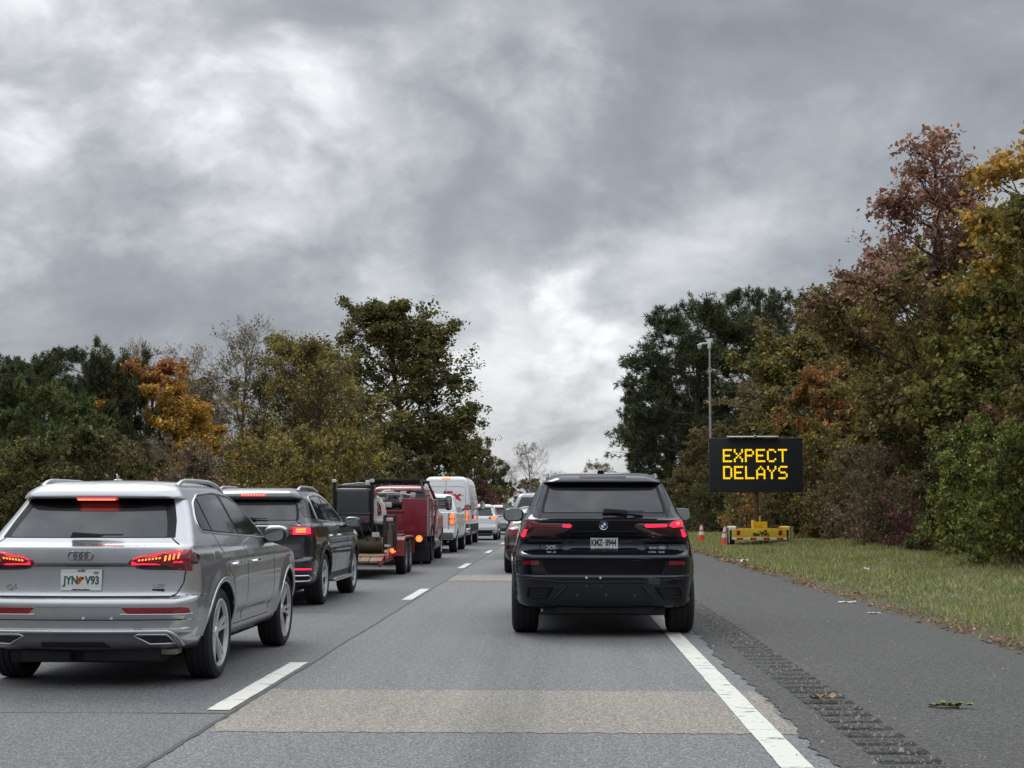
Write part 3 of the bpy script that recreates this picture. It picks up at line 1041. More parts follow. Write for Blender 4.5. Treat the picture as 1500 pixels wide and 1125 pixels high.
class Kind:
    """a wood mesh and a crown mesh of unit height, shared by the trees of one shape"""
    def __init__(s, wood, crown): s.wood = wood; s.crown = crown


def kind(shape, seed, leaves, sigma, size, **kw):
    fill = kw.pop('fill', 0)
    lk = {k: kw.pop(k) for k in ('up_n', 'aspect', 'hang') if k in kw}
    mb, tips = grow(seed, shape=shape, **kw)
    if shape == 'shrub':
        # outer twigs that keep a shrub leafy down to the ground
        rs = random.Random(seed + 9); rad = kw['r'] * .86
        for _ in range(len(tips) // 2):
            a = rs.uniform(0, 6.28); z = rs.random() ** 1.3 * .85; k = rad * math.sqrt(1 - (z * .95) ** 2) * rs.uniform(.6, 1.05) * (.85 + .2 * math.sin(a * 3 + z * 5))
            d = Vector((math.cos(a), math.sin(a), .4 + z)).normalized()
            tips.append((Vector((k * math.cos(a), k * math.sin(a), z + .02)), d))
    if fill:
        # small twigs all through the crown
        rs = random.Random(seed + 5); b0 = kw.get('base', .1)
        for _ in range(int(len(tips) * fill)):
            u = rs.random(); a = rs.uniform(0, 6.28); rad = kw['r'] * math.sin(math.pi * (.20 + .78 * u)) ** .6 * (1 + .14 * math.sin(3 * a + 7 * u)) * math.sqrt(rs.uniform(.12, 1))
            tips.append((Vector((rad * math.cos(a), rad * math.sin(a), b0 + .04 + (.93 - b0) * u)), Vector((math.cos(a) * .7, math.sin(a) * .7, .5))))
    me = mesh_from('trunk', mb.v, mb.f, True)
    me.materials.append(BARK_DARK)
    if shape == 'pine':
        cr = needle_mesh('crown', tips, leaves, 12, size, seed + 50, sigma)
    else:
        cr = leaf_mesh('crown', tips, leaves, sigma, size, seed + 50, lk.get('up_n', .35), lk.get('aspect', .62), lk.get('hang', 0), shape == 'cone')
    cr.materials.append(FOL['olive'])
    return Kind(me, cr)


KINDS = {
    'oak_a': kind('oak', 11, 42000, .016, .0175, fill=.25, r=.36, base=.14, limbs=24, subs=7, twigs=4),
    'oak_b': kind('oak', 23, 38000, .018, .0195, fill=.3, r=.42, base=.08, limbs=22, subs=6, twigs=4, up=.5),
    'oak_c': kind('oak', 37, 30000, .018, .0215, r=.40, base=.10, limbs=18, subs=6, twigs=4, up=.6),
    'big_oak': kind('oak', 41, 66000, .013, .0150, fill=.55, r=.33, base=.08, limbs=42, subs=7, twigs=4, up=.42),
    'tall': kind('cone', 5, 32000, .012, .0125, r=.30, base=.22, limbs=34, subs=7, twigs=4, trunk_r=.014, limb_r=.35, top=.97),
    'leaning': kind('oak', 67, 18000, .016, .0190, r=.36, base=.06, limbs=20, subs=6, twigs=4, lean=.12, up=.7),
    'pine_a': kind('pine', 71, 7200, .009, .021, r=.30, base=.10, limbs=34, subs=7, twigs=3, trunk_r=.018, lean=.05),
    'pine_b': kind('pine', 83, 6400, .010, .025, r=.36, base=.08, limbs=28, subs=7, twigs=3, trunk_r=.02, lean=.08),
    'pine_c': kind('pine', 97, 4600, .011, .036, r=.40, base=.06, limbs=24, subs=6, twigs=3, trunk_r=.022, lean=.06),
    'sparse_a': kind('oak', 101, 1500, .012, .014, r=.36, base=.22, limbs=18, subs=6, twigs=4, fine=3, up=.95, trunk_r=.013),
    'sparse_b': kind('oak', 113, 2600, .012, .014, r=.42, base=.14, limbs=20, subs=6, twigs=4, fine=3, up=.75, trunk_r=.015),
    'hazy': kind('oak', 151, 15000, .020, .016, r=.40, base=.06, limbs=26, subs=7, twigs=4, fine=2, up=.5, trunk_r=.014),
    'thin': kind('oak', 127, 9000, .016, .018, r=.42, base=.2, limbs=20, subs=6, twigs=4, fine=1, up=.5, trunk_r=.016),
    'shrub_a': kind('shrub', 131, 15000, .026, .038, r=.62, base=.02, limbs=26, subs=5, twigs=4, trunk_r=.012, up=.8),
    'shrub_b': kind('shrub', 139, 13000, .030, .044, r=.75, base=.02, limbs=24, subs=5, twigs=4, trunk_r=.012, up=.6),
    'shrub_c': kind('shrub', 149, 7500, .035, .042, r=.70, base=.02, limbs=26, subs=5, twigs=4, trunk_r=.012, up=.7, fine=1),
}
NAMES = {'pine_a': 'pine_tree', 'pine_b': 'pine_tree', 'pine_c': 'pine_tree', 'shrub_a': 'shrub', 'shrub_b': 'shrub', 'shrub_c': 'shrub'}


def plant(k, fol, x, y, h, label, wide=1.0, rz=None, bark=None, group=None, name=None):
    kd = KINDS[k]; nm = name or NAMES.get(k, 'tree')
    cat = 'shrub' if nm == 'shrub' else 'tree'
    root = thing(nm, label, cat, (x, y, ground_z(x, y) - .02), rz if rz is not None else random.uniform(0, 6.28), group)
    root.scale = (h * wide, h * wide, h)
    w = bpy.data.objects.new('trunk' if nm != 'shrub' else 'stems', kd.wood); COL.objects.link(w); w.parent = root
    if bark: w.material_slots[0].link = 'OBJECT'; w.material_slots[0].material = bark
    c = bpy.data.objects.new('crown' if nm != 'shrub' else 'foliage', kd.crown); COL.objects.link(c); c.parent = root
    c.material_slots[0].link = 'OBJECT'; c.material_slots[0].material = FOL[fol]
    return root


GR, GL, GS = 'trees of the roadside wood', 'trees on the far side of the road', 'shrubs along the wood edge'
# --- right of the road, far to near
plant('pine_a', 'pine', 10.8, 106, 16.0, 'tall dark green pine with a domed top behind the camera mast', 1.05, .4, group=GR)
plant('pine_b', 'pine', 9.2, 117, 12.6, 'dark pine overhanging the shoulder, lowest and nearest the open sky', .92, 2.0, group=GR)
plant('pine_a', 'pine', 14.8, 110, 17.0, 'tallest dark pine, its pointed top rising just above the domed pine', .85, 3.1, group=GR)
plant('pine_b', 'pine', 19.5, 113, 16.8, 'dark pine top between the pointed pine and the bare brown tree', .8, 5.0, group=GR)
plant('pine_c', 'pine', 10.2, 128, 9.5, 'small dark pine low beside the black car roof', .9, 1.0, group=GR)
plant('thin', 'brown', 17.3, 86, 13.6, 'thin brown tree with bare grey limbs showing, beside the pines', 1.0, .9, BARK_GREY, GR)
plant('oak_c', 'olive', 13.2, 78, 9.9, 'olive brown round tree right behind the message board', 1.05, 1.7, group=GR)
plant('oak_b', 'brown', 9.9, 92, 6.2, 'low brown tree at the foot of the domed pine', .95, 2.2, group=GR)
plant('oak_c', 'rust', 12.2, 64, 7.0, 'small rust orange tree beside the message board', .95, .2, group=GR)
plant('oak_b', 'yellow_brown', 15.2, 66, 9.8, 'yellow brown tree above the rust orange tree', .85, 4.1, group=GR)
plant('leaning', 'yellow_brown', 13.6, 54, 10.4, 'tall slim yellow brown tree left of the red topped tree', .9, 3.3, group=GR)
plant('tall', 'red', 13.0, 48.5, 14.5, 'tallest tree of the wood, pointed with russet red leaves', .98, 1.0, group=GR)
plant('oak_a', 'green_gold', 15.0, 41.5, 12.0, 'broad green tree with a golden brown top at the picture edge', .95, .5, group=GR)
plant('oak_b', 'olive', 13.8, 45, 7.6, 'olive green tree under the russet tree', .95, 2.9, group=GR)
plant('oak_a', 'olive', 12.9, 33.5, 8.2, 'near green oak with hanging leafy branches over the verge shrubs', .9, 4.4, group=GR)
plant('oak_c', 'green_gold', 12.0, 28, 7.0, 'green gold tree nearest the camera at the picture edge', .9, 5.3, group=GR)
plant('oak_c', 'dull_yellow', 13.4, 58, 6.6, 'dull yellow tree low between the rust tree and the olive tree', .95, 1.2, group=GR)
plant('oak_b', 'olive', 22, 74, 11.5, 'olive tree deep in the wood behind the yellow brown tree', .9, group=GR)
plant('oak_a', 'brown', 20, 60, 11.5, 'brown tree deep in the wood behind the russet tree', .9, group=GR)
plant('oak_b', 'olive', 19, 49, 10.5, 'olive tree deep in the wood behind the golden topped tree', .95, group=GR)
plant('oak_c', 'brown', 19, 92, 11.5, 'brown tree filling the gap behind the bare limbed tree', .95, group=GR)
plant('oak_b', 'brown', 14.5, 96, 9.0, 'brown tree under the pointed pine', .95, group=GR)
plant('oak_c', 'olive', 25, 100, 12.5, 'olive tree far back in the wood under the dark pine top', .95, group=GR)
plant('oak_a', 'olive', 19, 37, 9.5, 'deep green tree behind the near green oak', .95, group=GR)
# --- shrubs at the edge of the wood
plant('shrub_a', 'bay', 10.9, 36.5, 2.9, 'bright green leafy shrub, the taller of the two below the near oak', .85, .3, group=GS)
plant('shrub_a', 'bay', 10.1, 31.8, 2.6, 'bright green leafy shrub right at the picture edge above the grass', .85, 1.9, group=GS)
plant('shrub_b', 'bay', 10.6, 27.3, 2.4, 'green shrub at the picture edge nearest the camera', .8, 2.9, group=GS)
plant('shrub_b', 'dark_shrub', 11.2, 40.6, 2.6, 'dark green shrub beside the taller bright green shrub', .8, 3.7, group=GS)
plant('shrub_c', 'crimson', 10.9, 43.6, 1.7, 'dark crimson bush at the foot of the wood', .8, 4.4, group=GS)
plant('shrub_c', 'bramble', 11.0, 47.5, 2.6, 'brown bramble thicket right of the sign trailer', .9, 5.5, BARK_GREY, GS)
plant('shrub_c', 'bramble', 11.4, 54, 2.8, 'brown tangle of brambles behind the marker post', .9, .8, BARK_GREY, GS)
plant('shrub_b', 'dull_yellow', 11.6, 60, 3.5, 'yellowish shrub rising right of the message board post', .75, 1.4, group=GS)
plant('shrub_a', 'dark_shrub', 10.3, 62, 3.0, 'dark shrub directly behind the sign trailer', .85, 2.4, group=GS)
plant('shrub_c', 'rust', 10.4, 69, 2.9, 'rusty brown shrub seen under the message board', .9, 3.0, group=GS)
plant('shrub_a', 'dull_yellow', 9.8, 74, 3.3, 'yellow green shrub behind the left traffic cone', .8, 3.9, group=GS)
plant('shrub_b', 'dark_shrub', 9.3, 84, 3.2, 'dark shrub at the foot of the low brown tree', .8, 5.0, group=GS)
plant('shrub_a', 'brown', 8.8, 96, 3.6, 'brown shrub beside the shoulder under the pines', .9, 5.8, group=GS)
plant('shrub_b', 'dark_shrub', 8.2, 110, 3.6, 'dark shrub under the overhanging pine', .9, .6, group=GS)
plant('shrub_b', 'dark_shrub', 12.4, 49, 3.4, 'dark leafy shrub under the slim yellow brown tree', .8, 1.6, group=GS)
plant('shrub_a', 'crimson', 12.2, 38.2, 3.6, 'reddish viny shrub hanging above the bright green shrubs', .6, 2.6, group=GS)
plant('shrub_a', 'dark_shrub', 12.2, 34.0, 3.9, 'dark shrub filling the shade below the near oak', .75, 3.5, group=GS)
plant('shrub_b', 'dark_shrub', 11.6, 30.3, 3.2, 'dark shrub behind the green shrub at the picture edge', .8, 3.9, group=GS)
# --- left of the road
plant('big_oak', 'oak_green', -12.4, 112, 17.3, 'largest dark green oak standing behind the red service truck', 1.08, .7, group=GL)
plant('oak_b', 'oak_green', -9.4, 118, 8.6, 'low spreading oak beside the white van', .9, 2.1, group=GL)
plant('hazy', 'dull_yellow', -16.0, 86, 11.2, 'broad brownish yellow tree behind the loader', .98, 1.4, group=GL)
plant('hazy', 'dull_yellow', -13.6, 84, 10.4, 'brownish yellow tree touching the large oak', .9, 3.0, group=GL)
plant('hazy', 'brown', -18.2, 88, 9.0, 'brown tree next to the orange maple', .85, 4.6, group=GL)
plant('sparse_a', 'dry', -20.2, 87, 11.6, 'tall nearly bare tree with a few dry leaves above the dark grey car', .9, .9, BARK_GREY, GL)
plant('sparse_b', 'dry', -22.4, 83, 9.4, 'bare twiggy tree just right of the orange maple top', .95, 2.2, BARK_GREY, GL)
plant('sparse_b', 'dry', -17.2, 90, 10.4, 'thin bare tree between the tall bare tree and the yellow tree', .8, 3.6, BARK_GREY, GL)
plant('oak_c', 'orange', -20.3, 68, 7.8, 'orange maple with a reddish top above the silver car', .95, .9, group=GL, name='maple_tree')
plant('oak_c', 'gold', -17.9, 67, 5.8, 'small golden maple leaning right of the orange maple', .9, 2.3, group=GL, name='maple_tree')
plant('sparse_a', 'rust', -21.2, 70, 8.6, 'thin tree with rust leaves sticking above the orange maple', .5, 4.0, BARK_GREY, GL)
plant('pine_b', 'pine', -27.5, 73, 8.9, 'dark pine at the picture edge beyond the silver car', .95, .5, group=GL)
plant('pine_a', 'pine', -24.3, 71, 8.8, 'dark pine between the edge pine and the spiky pine', 1.0, 1.8, group=GL)
plant('pine_c', 'pine', -21.6, 67, 7.9, 'spiky young pine just left of the orange maple', .65, 2.9, group=GL)
plant('pine_a', 'pine', -30.5, 75, 8.7, 'dark pine cut off by the picture edge', 1.0, 3.4, group=GL)
plant('pine_c', 'young_pine', -19.4, 53, 5.4, 'lighter green young pine in front of the dark pines', .85, .2, group=GL)
plant('pine_c', 'young_pine', -21.8, 54, 4.6, 'lighter green young pine at the picture edge', .9, 1.1, group=GL)
plant('shrub_b', 'brown', -17.4, 56, 2.9, 'brown bush under the orange maple', .75, 4.7, group=GL)
plant('sparse_b', 'dry', -16.6, 56.5, 3.8, 'small grey stemmed bare tree over the silver car roof', .9, 4.9, BARK_GREY, GL)
plant('shrub_a', 'dark_shrub', -15.8, 41, 2.7, 'dark green shrub beside the silver car window', .95, 2.0, group=GL)
plant('shrub_a', 'bay', -17.2, 44, 2.8, 'mid green shrub at the picture edge behind the silver car', .95, 2.7, group=GL)
plant('shrub_b', 'dark_shrub', -16.6, 49, 3.3, 'dark thicket under the young pines', .9, 3.3, group=GL)
plant('shrub_b', 'bramble', -15.4, 59, 3.1, 'brown thicket between the two near cars', .8, .8, group=GL)
plant('shrub_c', 'yellow_brown', -13.8, 62, 3.6, 'yellow brown bush above the dark grey car', .85, 1.9, group=GL)
plant('shrub_a', 'dull_yellow', -12.5, 67, 4.3, 'yellow green bush behind the black loader', .8, 3.8, group=GL)
plant('shrub_b', 'dull_yellow', -11.8, 73, 4.4, 'yellow leaved bush beside the large oak trunk', .75, 5.2, group=GL)
plant('shrub_a', 'brown', -14.6, 72, 4.8, 'brown bush at the foot of the yellow tree', .8, 5.9, group=GL)
plant('shrub_b', 'dark_shrub', -11.0, 92, 4.2, 'dark bush in front of the large oak', .9, 4.0, group=GL)
plant('shrub_a', 'dark_shrub', -14.0, 100, 4.5, 'dark bush behind the service truck cab', 1.0, 4.9, group=GL)
plant('oak_b', 'brown', -25, 95, 9.5, 'brown tree far back behind the orange maple', 1.0, group=GL)
plant('oak_b', 'olive', -18, 104, 10.5, 'olive tree far back beside the large oak', 1.0, group=GL)
plant('oak_c', 'brown', -8.6, 134, 7.6, 'brown green tree past the large oak', .95, 1.0, group=GL)
plant('pine_c', 'pine', -6.6, 152, 5.6, 'small dark conifer right of the reddish bush', .8, 2.0, group=GL)
plant('shrub_b', 'crimson', -6.7, 118, 2.9, 'dull crimson bush beside the white van', .95, .4, group=GL)
plant('shrub_a', 'dull_yellow', -6.0, 132, 3.0, 'yellowish bush just behind the crimson bush', .9, 1.4, group=GL)
# --- the end of the road
GF = 'bare trees where the road ends'
plant('sparse_b', 'dry', -4.0, 212, 10.2, 'round bare grey tree at the far end of the road', 1.0, .3, BARK_GREY, GF)
plant('sparse_b', 'dry', -8.4, 218, 8.0, 'smaller bare tree left of the round bare tree', 1.0, 1.5, BARK_GREY, GF)
plant('sparse_a', 'dry', -.4, 224, 6.8, 'low bare tree right of the round bare tree', 1.2, 2.4, BARK_GREY, GF)
plant('thin', 'dry', 6.6, 218, 8.2, 'far brown tree peeking over the black car roof', .8, 3.3, group=GF)
plant('oak_b', 'olive', 1.5, 250, 6.5, 'far olive tree closing the end of the road', 1.1, group=GF)
plant('oak_c', 'brown', -5.5, 250, 6.5, 'far brown tree behind the bare trees', 1.2, group=GF)
plant('oak_b', 'olive', 9.5, 240, 7.0, 'far olive tree behind the pines', 1.1, group=GF)


# ------------------------------------------------------------------ grass, fallen leaves, grit
def build_grass():
    rg = np.random.default_rng(3)
    n = 190000
    y = 8 + (78 - 8) * rg.random(n) ** 1.7
    x = 4.75 + 5.6 * rg.random(n)
    clump = np.sin(x * 3.1 + np.sin(y * 1.7)) * np.sin(y * 2.3 + np.sin(x * 2.1))
    keep = (rg.random(n) < .62 + .35 * clump) & (rg.random(n) < np.clip((x - 4.72) / .55, .12, 1))
    x, y = x[keep], y[keep]
    m = 45000
    y = np.concatenate([y, 8 + 75 * rg.random(m) ** 1.5]); x = np.concatenate([x, -7.35 - 7 * rg.random(m)]); n = len(x)
    z = np.array([ground_z(a, b) for a, b in zip(x, y)])
    h = rg.uniform(.05, .13, n) * (1 + .35 * np.sin(x * 1.3 + y * .4)) * np.clip((np.abs(x + 1.4) - 5.9) / .8, .45, 1) * np.clip(y / 30, .8, 1.5)
    az = rg.uniform(0, 6.28, n); w = rg.uniform(.005, .010, n) * np.clip(y / 22, .8, 2.2)
    le = rg.normal(0, .45, (n, 2)) * h[:, None]
    b = np.stack([x, y, z - .01], 1); sx = np.stack([np.cos(az) * w, np.sin(az) * w, 0 * w], 1)
    tip = b + np.stack([le[:, 0], le[:, 1], h + .01], 1)
    V = np.stack([b - sx, b + sx, tip], 1).reshape(-1, 3)
    g = foliage('grass_blades', (.062, .080, .024), (.115, .120, .045), (.15, .125, .065), .7, .35, .3)
    o = make_obj('grass', mesh_np('grass', V, 3), g)
    tag(o, 'green mown grass strips along both edges of the road', 'grass', kind='stuff')


build_grass()


def build_litter():
    rg = np.random.default_rng(9)
    n = 9000
    y = 7.5 + 80 * rg.random(n) ** 2.0
    x = SHOULDER_X + .12 + np.abs(rg.normal(0, .28, n)) * (1 + .5 * np.sin(y * 1.1)) - .12 * (rg.random(n) < .25)
    kp = rg.random(n) < .22 + .78 * (np.sin(y * 1.9 + 2 * np.sin(y * .37)) + .6 * np.sin(y * 5.3) > -.1)
    x, y = x[kp], y[kp]
    n2 = 1500
    y = np.concatenate([y, 12 + 60 * rg.random(n2) ** 1.5]); x = np.concatenate([x, 5 + 4.8 * rg.random(n2)])
    n = len(x)
    z = np.array([max(ground_z(a, b), -.004 if a < SHOULDER_X + .05 else -9) for a, b in zip(x, y)]) + rg.uniform(.008, .05, n)
    s = rg.uniform(.03, .075, n)[:, None] * np.clip(y / 25, .8, 1.6)[:, None]
    nr = rg.normal(0, .5, (n, 3)); nr[:, 2] = 1; nr /= np.linalg.norm(nr, axis=1)[:, None]
    u = np.cross(nr, rg.normal(0, 1, (n, 3))); u /= np.linalg.norm(u, axis=1)[:, None]; v = np.cross(nr, u)
    P = np.stack([x, y, z], 1)
    V = np.stack([P - u * s * .5, P + v * s * .35 + nr * s * .15, P + u * s * .5, P - v * s * .35 + nr * s * .15], 1).reshape(-1, 3)
    o = make_obj('fallen_leaves', mesh_np('fallen_leaves', V, 4), foliage('fallen_leaf', (.06, .043, .025), (.12, .088, .055), (.09, .05, .02), .8, .4))
    tag(o, 'dry brown leaves lying along the edge of the shoulder', 'fallen leaves', kind='stuff')


build_litter()


def build_grit():
    rg = np.random.default_rng(12)
    mb = MB()
    n = 1500
    ys = 6.8 + 30 * rg.random(n) ** 1.8
    xs = np.where(rg.random(n) < .5, rg.normal(2.05, .16, n), np.where(rg.random(n) < .6, rg.uniform(2.2, 4.5, n), rg.normal(1.62, .08, n)))
    for x, y in zip(xs, ys):
        s = float(rg.uniform(.003, .010)) * (1.6 if rg.random() < .08 else 1) * (1 + y / 40)
        a = rg.uniform(0, 6.28, 5); rads = rg.uniform(.7, 1.2, 5) * s
        aa = np.sort(a)
        bot = [(x + r * math.cos(t), y + r * math.sin(t), -.0) for r, t in zip(rads, aa)]
        topv = [(x + r * .6 * math.cos(t), y + r * .6 * math.sin(t), s * 1.0 + .002) for r, t in zip(rads, aa)]
        mb.add(bot + topv, [(i, (i + 1) % 5, 5 + (i + 1) % 5, 5 + i) for i in range(5)] + [tuple(range(5, 10))])
    o = mb.build('gravel', mat('pale_grit', (.36, .34, .30), .9, var=.3, vscale=40), angle=20, weld=False)
    tag(o, 'pale bits of grit scattered over the dark shoulder and rumble strip', 'gravel', kind='stuff')


build_grit()


def leaf_spray(name, label, cat, x, y, n, size, col, spread, stem):
    """a twig with leaves lying on the asphalt"""
    rs = random.Random(int(x * 100)); mb = MB()
    pts = [(-spread, 0, .012), (-spread * .3, .02, .02), (spread * .4, -.01, .02), (spread, .02, .014)]
    root = thing(name, label, cat, (x, y, .002))
    sm = MB(); sm.tube(pts, [.005, .004, .003, .002], 5); sm.build('stem', stem, root)
    for i in range(n):
        t = rs.random(); px = -spread * .6 + 1.6 * spread * t; a = rs.uniform(0, 6.28)
        u = Vector((math.cos(a), math.sin(a), rs.uniform(-.1, .3))); v = Vector((-math.sin(a), math.cos(a), rs.uniform(-.2, .2)))
        p = Vector((px, 0, .02)); s = size * rs.uniform(.7, 1.3)
        o_ = [p, p + u * s * .3 + v * s * .22 + Vector((0, 0, .01)), p + u * s * .7 + v * s * .16 + Vector((0, 0, .016)), p + u * s,
              p + u * s * .7 - v * s * .16 + Vector((0, 0, .016)), p + u * s * .3 - v * s * .22 + Vector((0, 0, .01))]
        mb.add(o_, [(0, 1, 2, 3), (0, 3, 4, 5)])
    mb.build('leaf_blades', col, root, weld=False)


leaf_spray('leafy_twig', 'green leafy twig lying on the dark shoulder', 'twig', 2.74, 10.2, 15, .085, mat('fresh_green_leaf', (.15, .17, .045), .6, var=.3, vscale=20), .12, BARK_DARK)
leaf_spray('dead_leaf_twig', 'dry brown leaves on a stick lying on the rumble strip', 'twig', 1.90, 10.55, 7, .08, mat('dead_leaf', (.30, .20, .11), .8, var=.3, vscale=20), .10, mat('pale_stick', (.28, .25, .18), .9))


def scrap(name, label, cat, x, y, s, m):
    mb = MB(); rs = random.Random(int(x * 77))
    n = 6; V = []
    for j in range(n):
        for i in range(n):
            V.append(((i / (n - 1) - .5) * s[0] + rs.uniform(-.06, .06) * s[0], (j / (n - 1) - .5) * s[1] + rs.uniform(-.06, .06) * s[1], rs.random() * s[2]))
    mb.add(V, [(j * n + i, j * n + i + 1, (j + 1) * n + i + 1, (j + 1) * n + i) for j in range(n - 1) for i in range(n - 1)])
    o = mb.build(name, m, None, 20, (x, y, max(ground_z(x, y), -.0) + .03 if x > SHOULDER_X else .006))
    tag(o, label, cat)


WHITE_SCRAP = mat('white_litter', (.75, .75, .72), .7)
scrap('paper_scrap', 'crumpled white paper scrap in the mown grass', 'litter', 6.7, 31, (.16, .12, .10), WHITE_SCRAP)
scrap('plastic_wrapper', 'pale plastic wrapper at the edge of the shoulder below the cones', 'litter', 4.95, 38, (.22, .16, .09), WHITE_SCRAP)
scrap('flat_card', 'flat pale strip of card on the outer shoulder', 'litter', 4.38, 21.7, (.26, .10, .02), mat('pale_card', (.5, .47, .38), .8))
scrap('torn_card', 'small torn pale card on the shoulder near the fallen leaves', 'litter', 4.28, 19.4, (.18, .07, .02), mat('pale_card'))

# ------------------------------------------------------------------ vehicle materials
PAINT_SILVER = mat('silver_paint', (.47, .485, .50), .30, .85, .8, var=.03)
PAINT_SILVER_LOW = mat('silver_diffuser', (.20, .205, .21), .45, .6, var=.05)
PAINT_BLACK = mat('black_paint', (.006, .008, .014), .25, .0, 1.0, .0, var=.1)
PAINT_GREY = mat('dark_grey_paint', (.055, .058, .062), .28, .75, 1.0, var=.05)
PAINT_WHITE = mat('white_paint', (.74, .75, .75), .35, .0, .6, var=.04)
PAINT_RED = mat('red_truck_paint', (.19, .008, .020), .35, .0, .5, var=.12)
PAINT_RED_WORN = mat('faded_red_paint', (.24, .035, .042), .55, var=.2)
PAINT_MAROON = mat('black_red_paint', (.016, .012, .014), .25, .2, 1.0)
PAINT_PEWTER = mat('light_grey_paint', (.22, .23, .24), .32, .7, .8)
GLASS = mat('tinted_glass', (.012, .013, .015), .035, .0, .0, .55, var=.02)
GLASS_GREY = mat('grey_tinted_glass', (.030, .032, .035), .05, .0, .0, .6, var=.25, vscale=3)
BLACK_GLOSS = mat('black_gloss_trim', (.005, .005, .006), .30, .0, .0, .20)
BLACK_PLASTIC = mat('black_plastic', (.014, .014, .015), .55, var=.15, bump=.15, bscale=200)
GAP_SHADE = mat('panel_gap_shade', (.006, .006, .006), .8)  # flat dark strips stand for the shade in the panel gaps
CHROME = mat('chrome', (.72, .73, .74), .12, 1.0, var=.03)
SATIN = mat('satin_aluminium', (.60, .61, .62), .28, .9, var=.04)
ALLOY = mat('alloy_rim', (.60, .61, .62), .32, .5, var=.06)
DARK_ALLOY = mat('dark_alloy_rim', (.05, .05, .055), .35, .7)
STEEL_RIM = mat('white_steel_rim', (.42, .42, .41), .45, .2, var=.2)
LENS_RED = mat('red_lens', (.22, .006, .014), .10, .0, .8, var=.25, vscale=30)
LENS_DARK = mat('dark_red_lens', (.045, .003, .006), .08, .0, 1.0, var=.25, vscale=25)
LENS_LIT = mat('lit_red_lens', (.5, .01, .03), .2, .0, .5, emit=(1.0, .012, .05), es=1.5, var=.2, vscale=30)
LENS_HOT = mat('hot_brake_light', (.6, .05, .03), .3, emit=(1.0, .17, .06), es=1.7)
LENS_AMBER = mat('lit_amber_lens', (.6, .2, .05), .3, emit=(1.0, .34, .04), es=1.05)
LENS_ORANGE = mat('lit_orange_lens', (.6, .1, .03), .3, emit=(1.0, .13, .03), es=1.5)
WHITE_LENS = mat('white_lens', (.6, .6, .58), .15, coat=.5)
PLATE_WHITE = mat('plate_white', (.68, .70, .68), .4, var=.04)
PLATE_GREEN = mat('plate_green', (.04, .10, .07), .5)
PLATE_ORANGE = mat('plate_orange', (.55, .14, .03), .5)
PLATE_NAVY = mat('plate_navy', (.02, .03, .05), .5)
UNDER = mat('underbody', (.010, .010, .010), .8, var=.3)
MIRROR_GLASS = mat('mirror_glass', (.42, .46, .45), .06, 1.0)
INK_BLACK = mat('black_ink', (.01, .01, .01), .5)


def dome_patch(car, name, poly, m, **kw): return car.patch(name, poly, 'rear', m, puff=.012, **kw)


def door_mirror(root, x, y, z, mats, w=.115, d=.09, h=.085, glass=True, name='mirror'):
    for sg in ((1, -1) if x > 0 else (1,)):
        mb = MB(); mb.superell((sg * x, y, z), (w, d, h), 3.0, 20, 12, -sg * .10)
        a = .06
        mb.tube([(sg * (x - w * .7), y + .02, z - h * .5), (sg * (x - w - .08), y + .05, z - h * 1.0)], [.03, .035], 8)
        o = mb.build(name, mats[0], root)
        if glass:
            g = MB(); n = 20; sp = lambda v: math.copysign(abs(v) ** .7, v)
            vs = [(sg * x + w * .84 * sp(math.cos(2 * math.pi * k / n)), y - d - .004, z + h * .80 * sp(math.sin(2 * math.pi * k / n))) for k in range(n)]
            vs2 = [(v[0], y - d * .5, v[2]) for v in vs]
            g.add(vs + vs2, [tuple(range(n))] + [(k, (k + 1) % n, n + (k + 1) % n, n + k) for k in range(n)])
            g.build('mirror_glass', MIRROR_GLASS, o)


def wiper_blade(root, x0, x1, y, z, lean=.02, thick=.035, dy=0.0):
    mb = MB()
    mb.prism([(x0, z - thick * .7), (x0 + .02, z + thick * .75), (x0 + (x1 - x0) * .55, z + thick * .35), (x0 + (x1 - x0) * .62, z + thick * .2),
              (x0 + (x1 - x0) * .62, z - thick * .3), (x0 + (x1 - x0) * .5, z - thick * .5)], 'y', y - .04, y - .012, .004)
    mb.box(((x0 + (x1 - x0) * .8), y - .02, z + thick * .02 + lean * .3), ((x1 - x0) * .42, .018, .013), .004)
    return mb.build('wiper', BLACK_PLASTIC, root)


def roof_rails(car, xs, y0, y1, zt, m, r=.017, lift=.045):
    """zt: function y -> height of the roof edge"""
    for sg in (1, -1):
        pts = []; n = 16
        for k in range(n + 1):
            t = k / n; y = y0 + (y1 - y0) * t
            up = min(1, t / .12, (1 - t) / .10)
            up = math.sin(up * math.pi / 2)
            x = xs(y)
            h = car.hit(x, y, 'top'); z = h[0].z if h else zt
            pts.append((sg * x, y, z - .012 + lift * up))
        mb = MB(); mb.tube(pts, [r * (1.25 if k in (0, n) else 1) for k in range(n + 1)], 8)
        mb.build('roof_rail', m, car.root)


def plate(root, x, y, z, w, h, frame, name='license_plate', tilt=.0):
    mb = MB(); mb.box((x, y, z), (w, .012, h), .010, rot=(tilt, 0, 0))
    o = mb.build(name, frame, root)
    return o


def sensor_dots(car, pts, m, r=.012):
    for (x, z) in pts:
        h = car.hit(x, z, 'rear')
        if h:
            mb = MB(); p = h[0]; mb.cyl((p.x, p.y + .006, p.z), (p.x, p.y - .006, p.z), r, 12)
            mb.build('parking_sensor', m, car.root)


def underbody(root, w, y0, y1, z0, z1, extra=()):
    mb = MB(); mb.box((0, (y0 + y1) / 2, (z0 + z1) / 2), (w * 2, y1 - y0, z1 - z0), .04)
    for c, s in extra: mb.box(c, s, .03)
    return mb.build('underbody', UNDER, root)


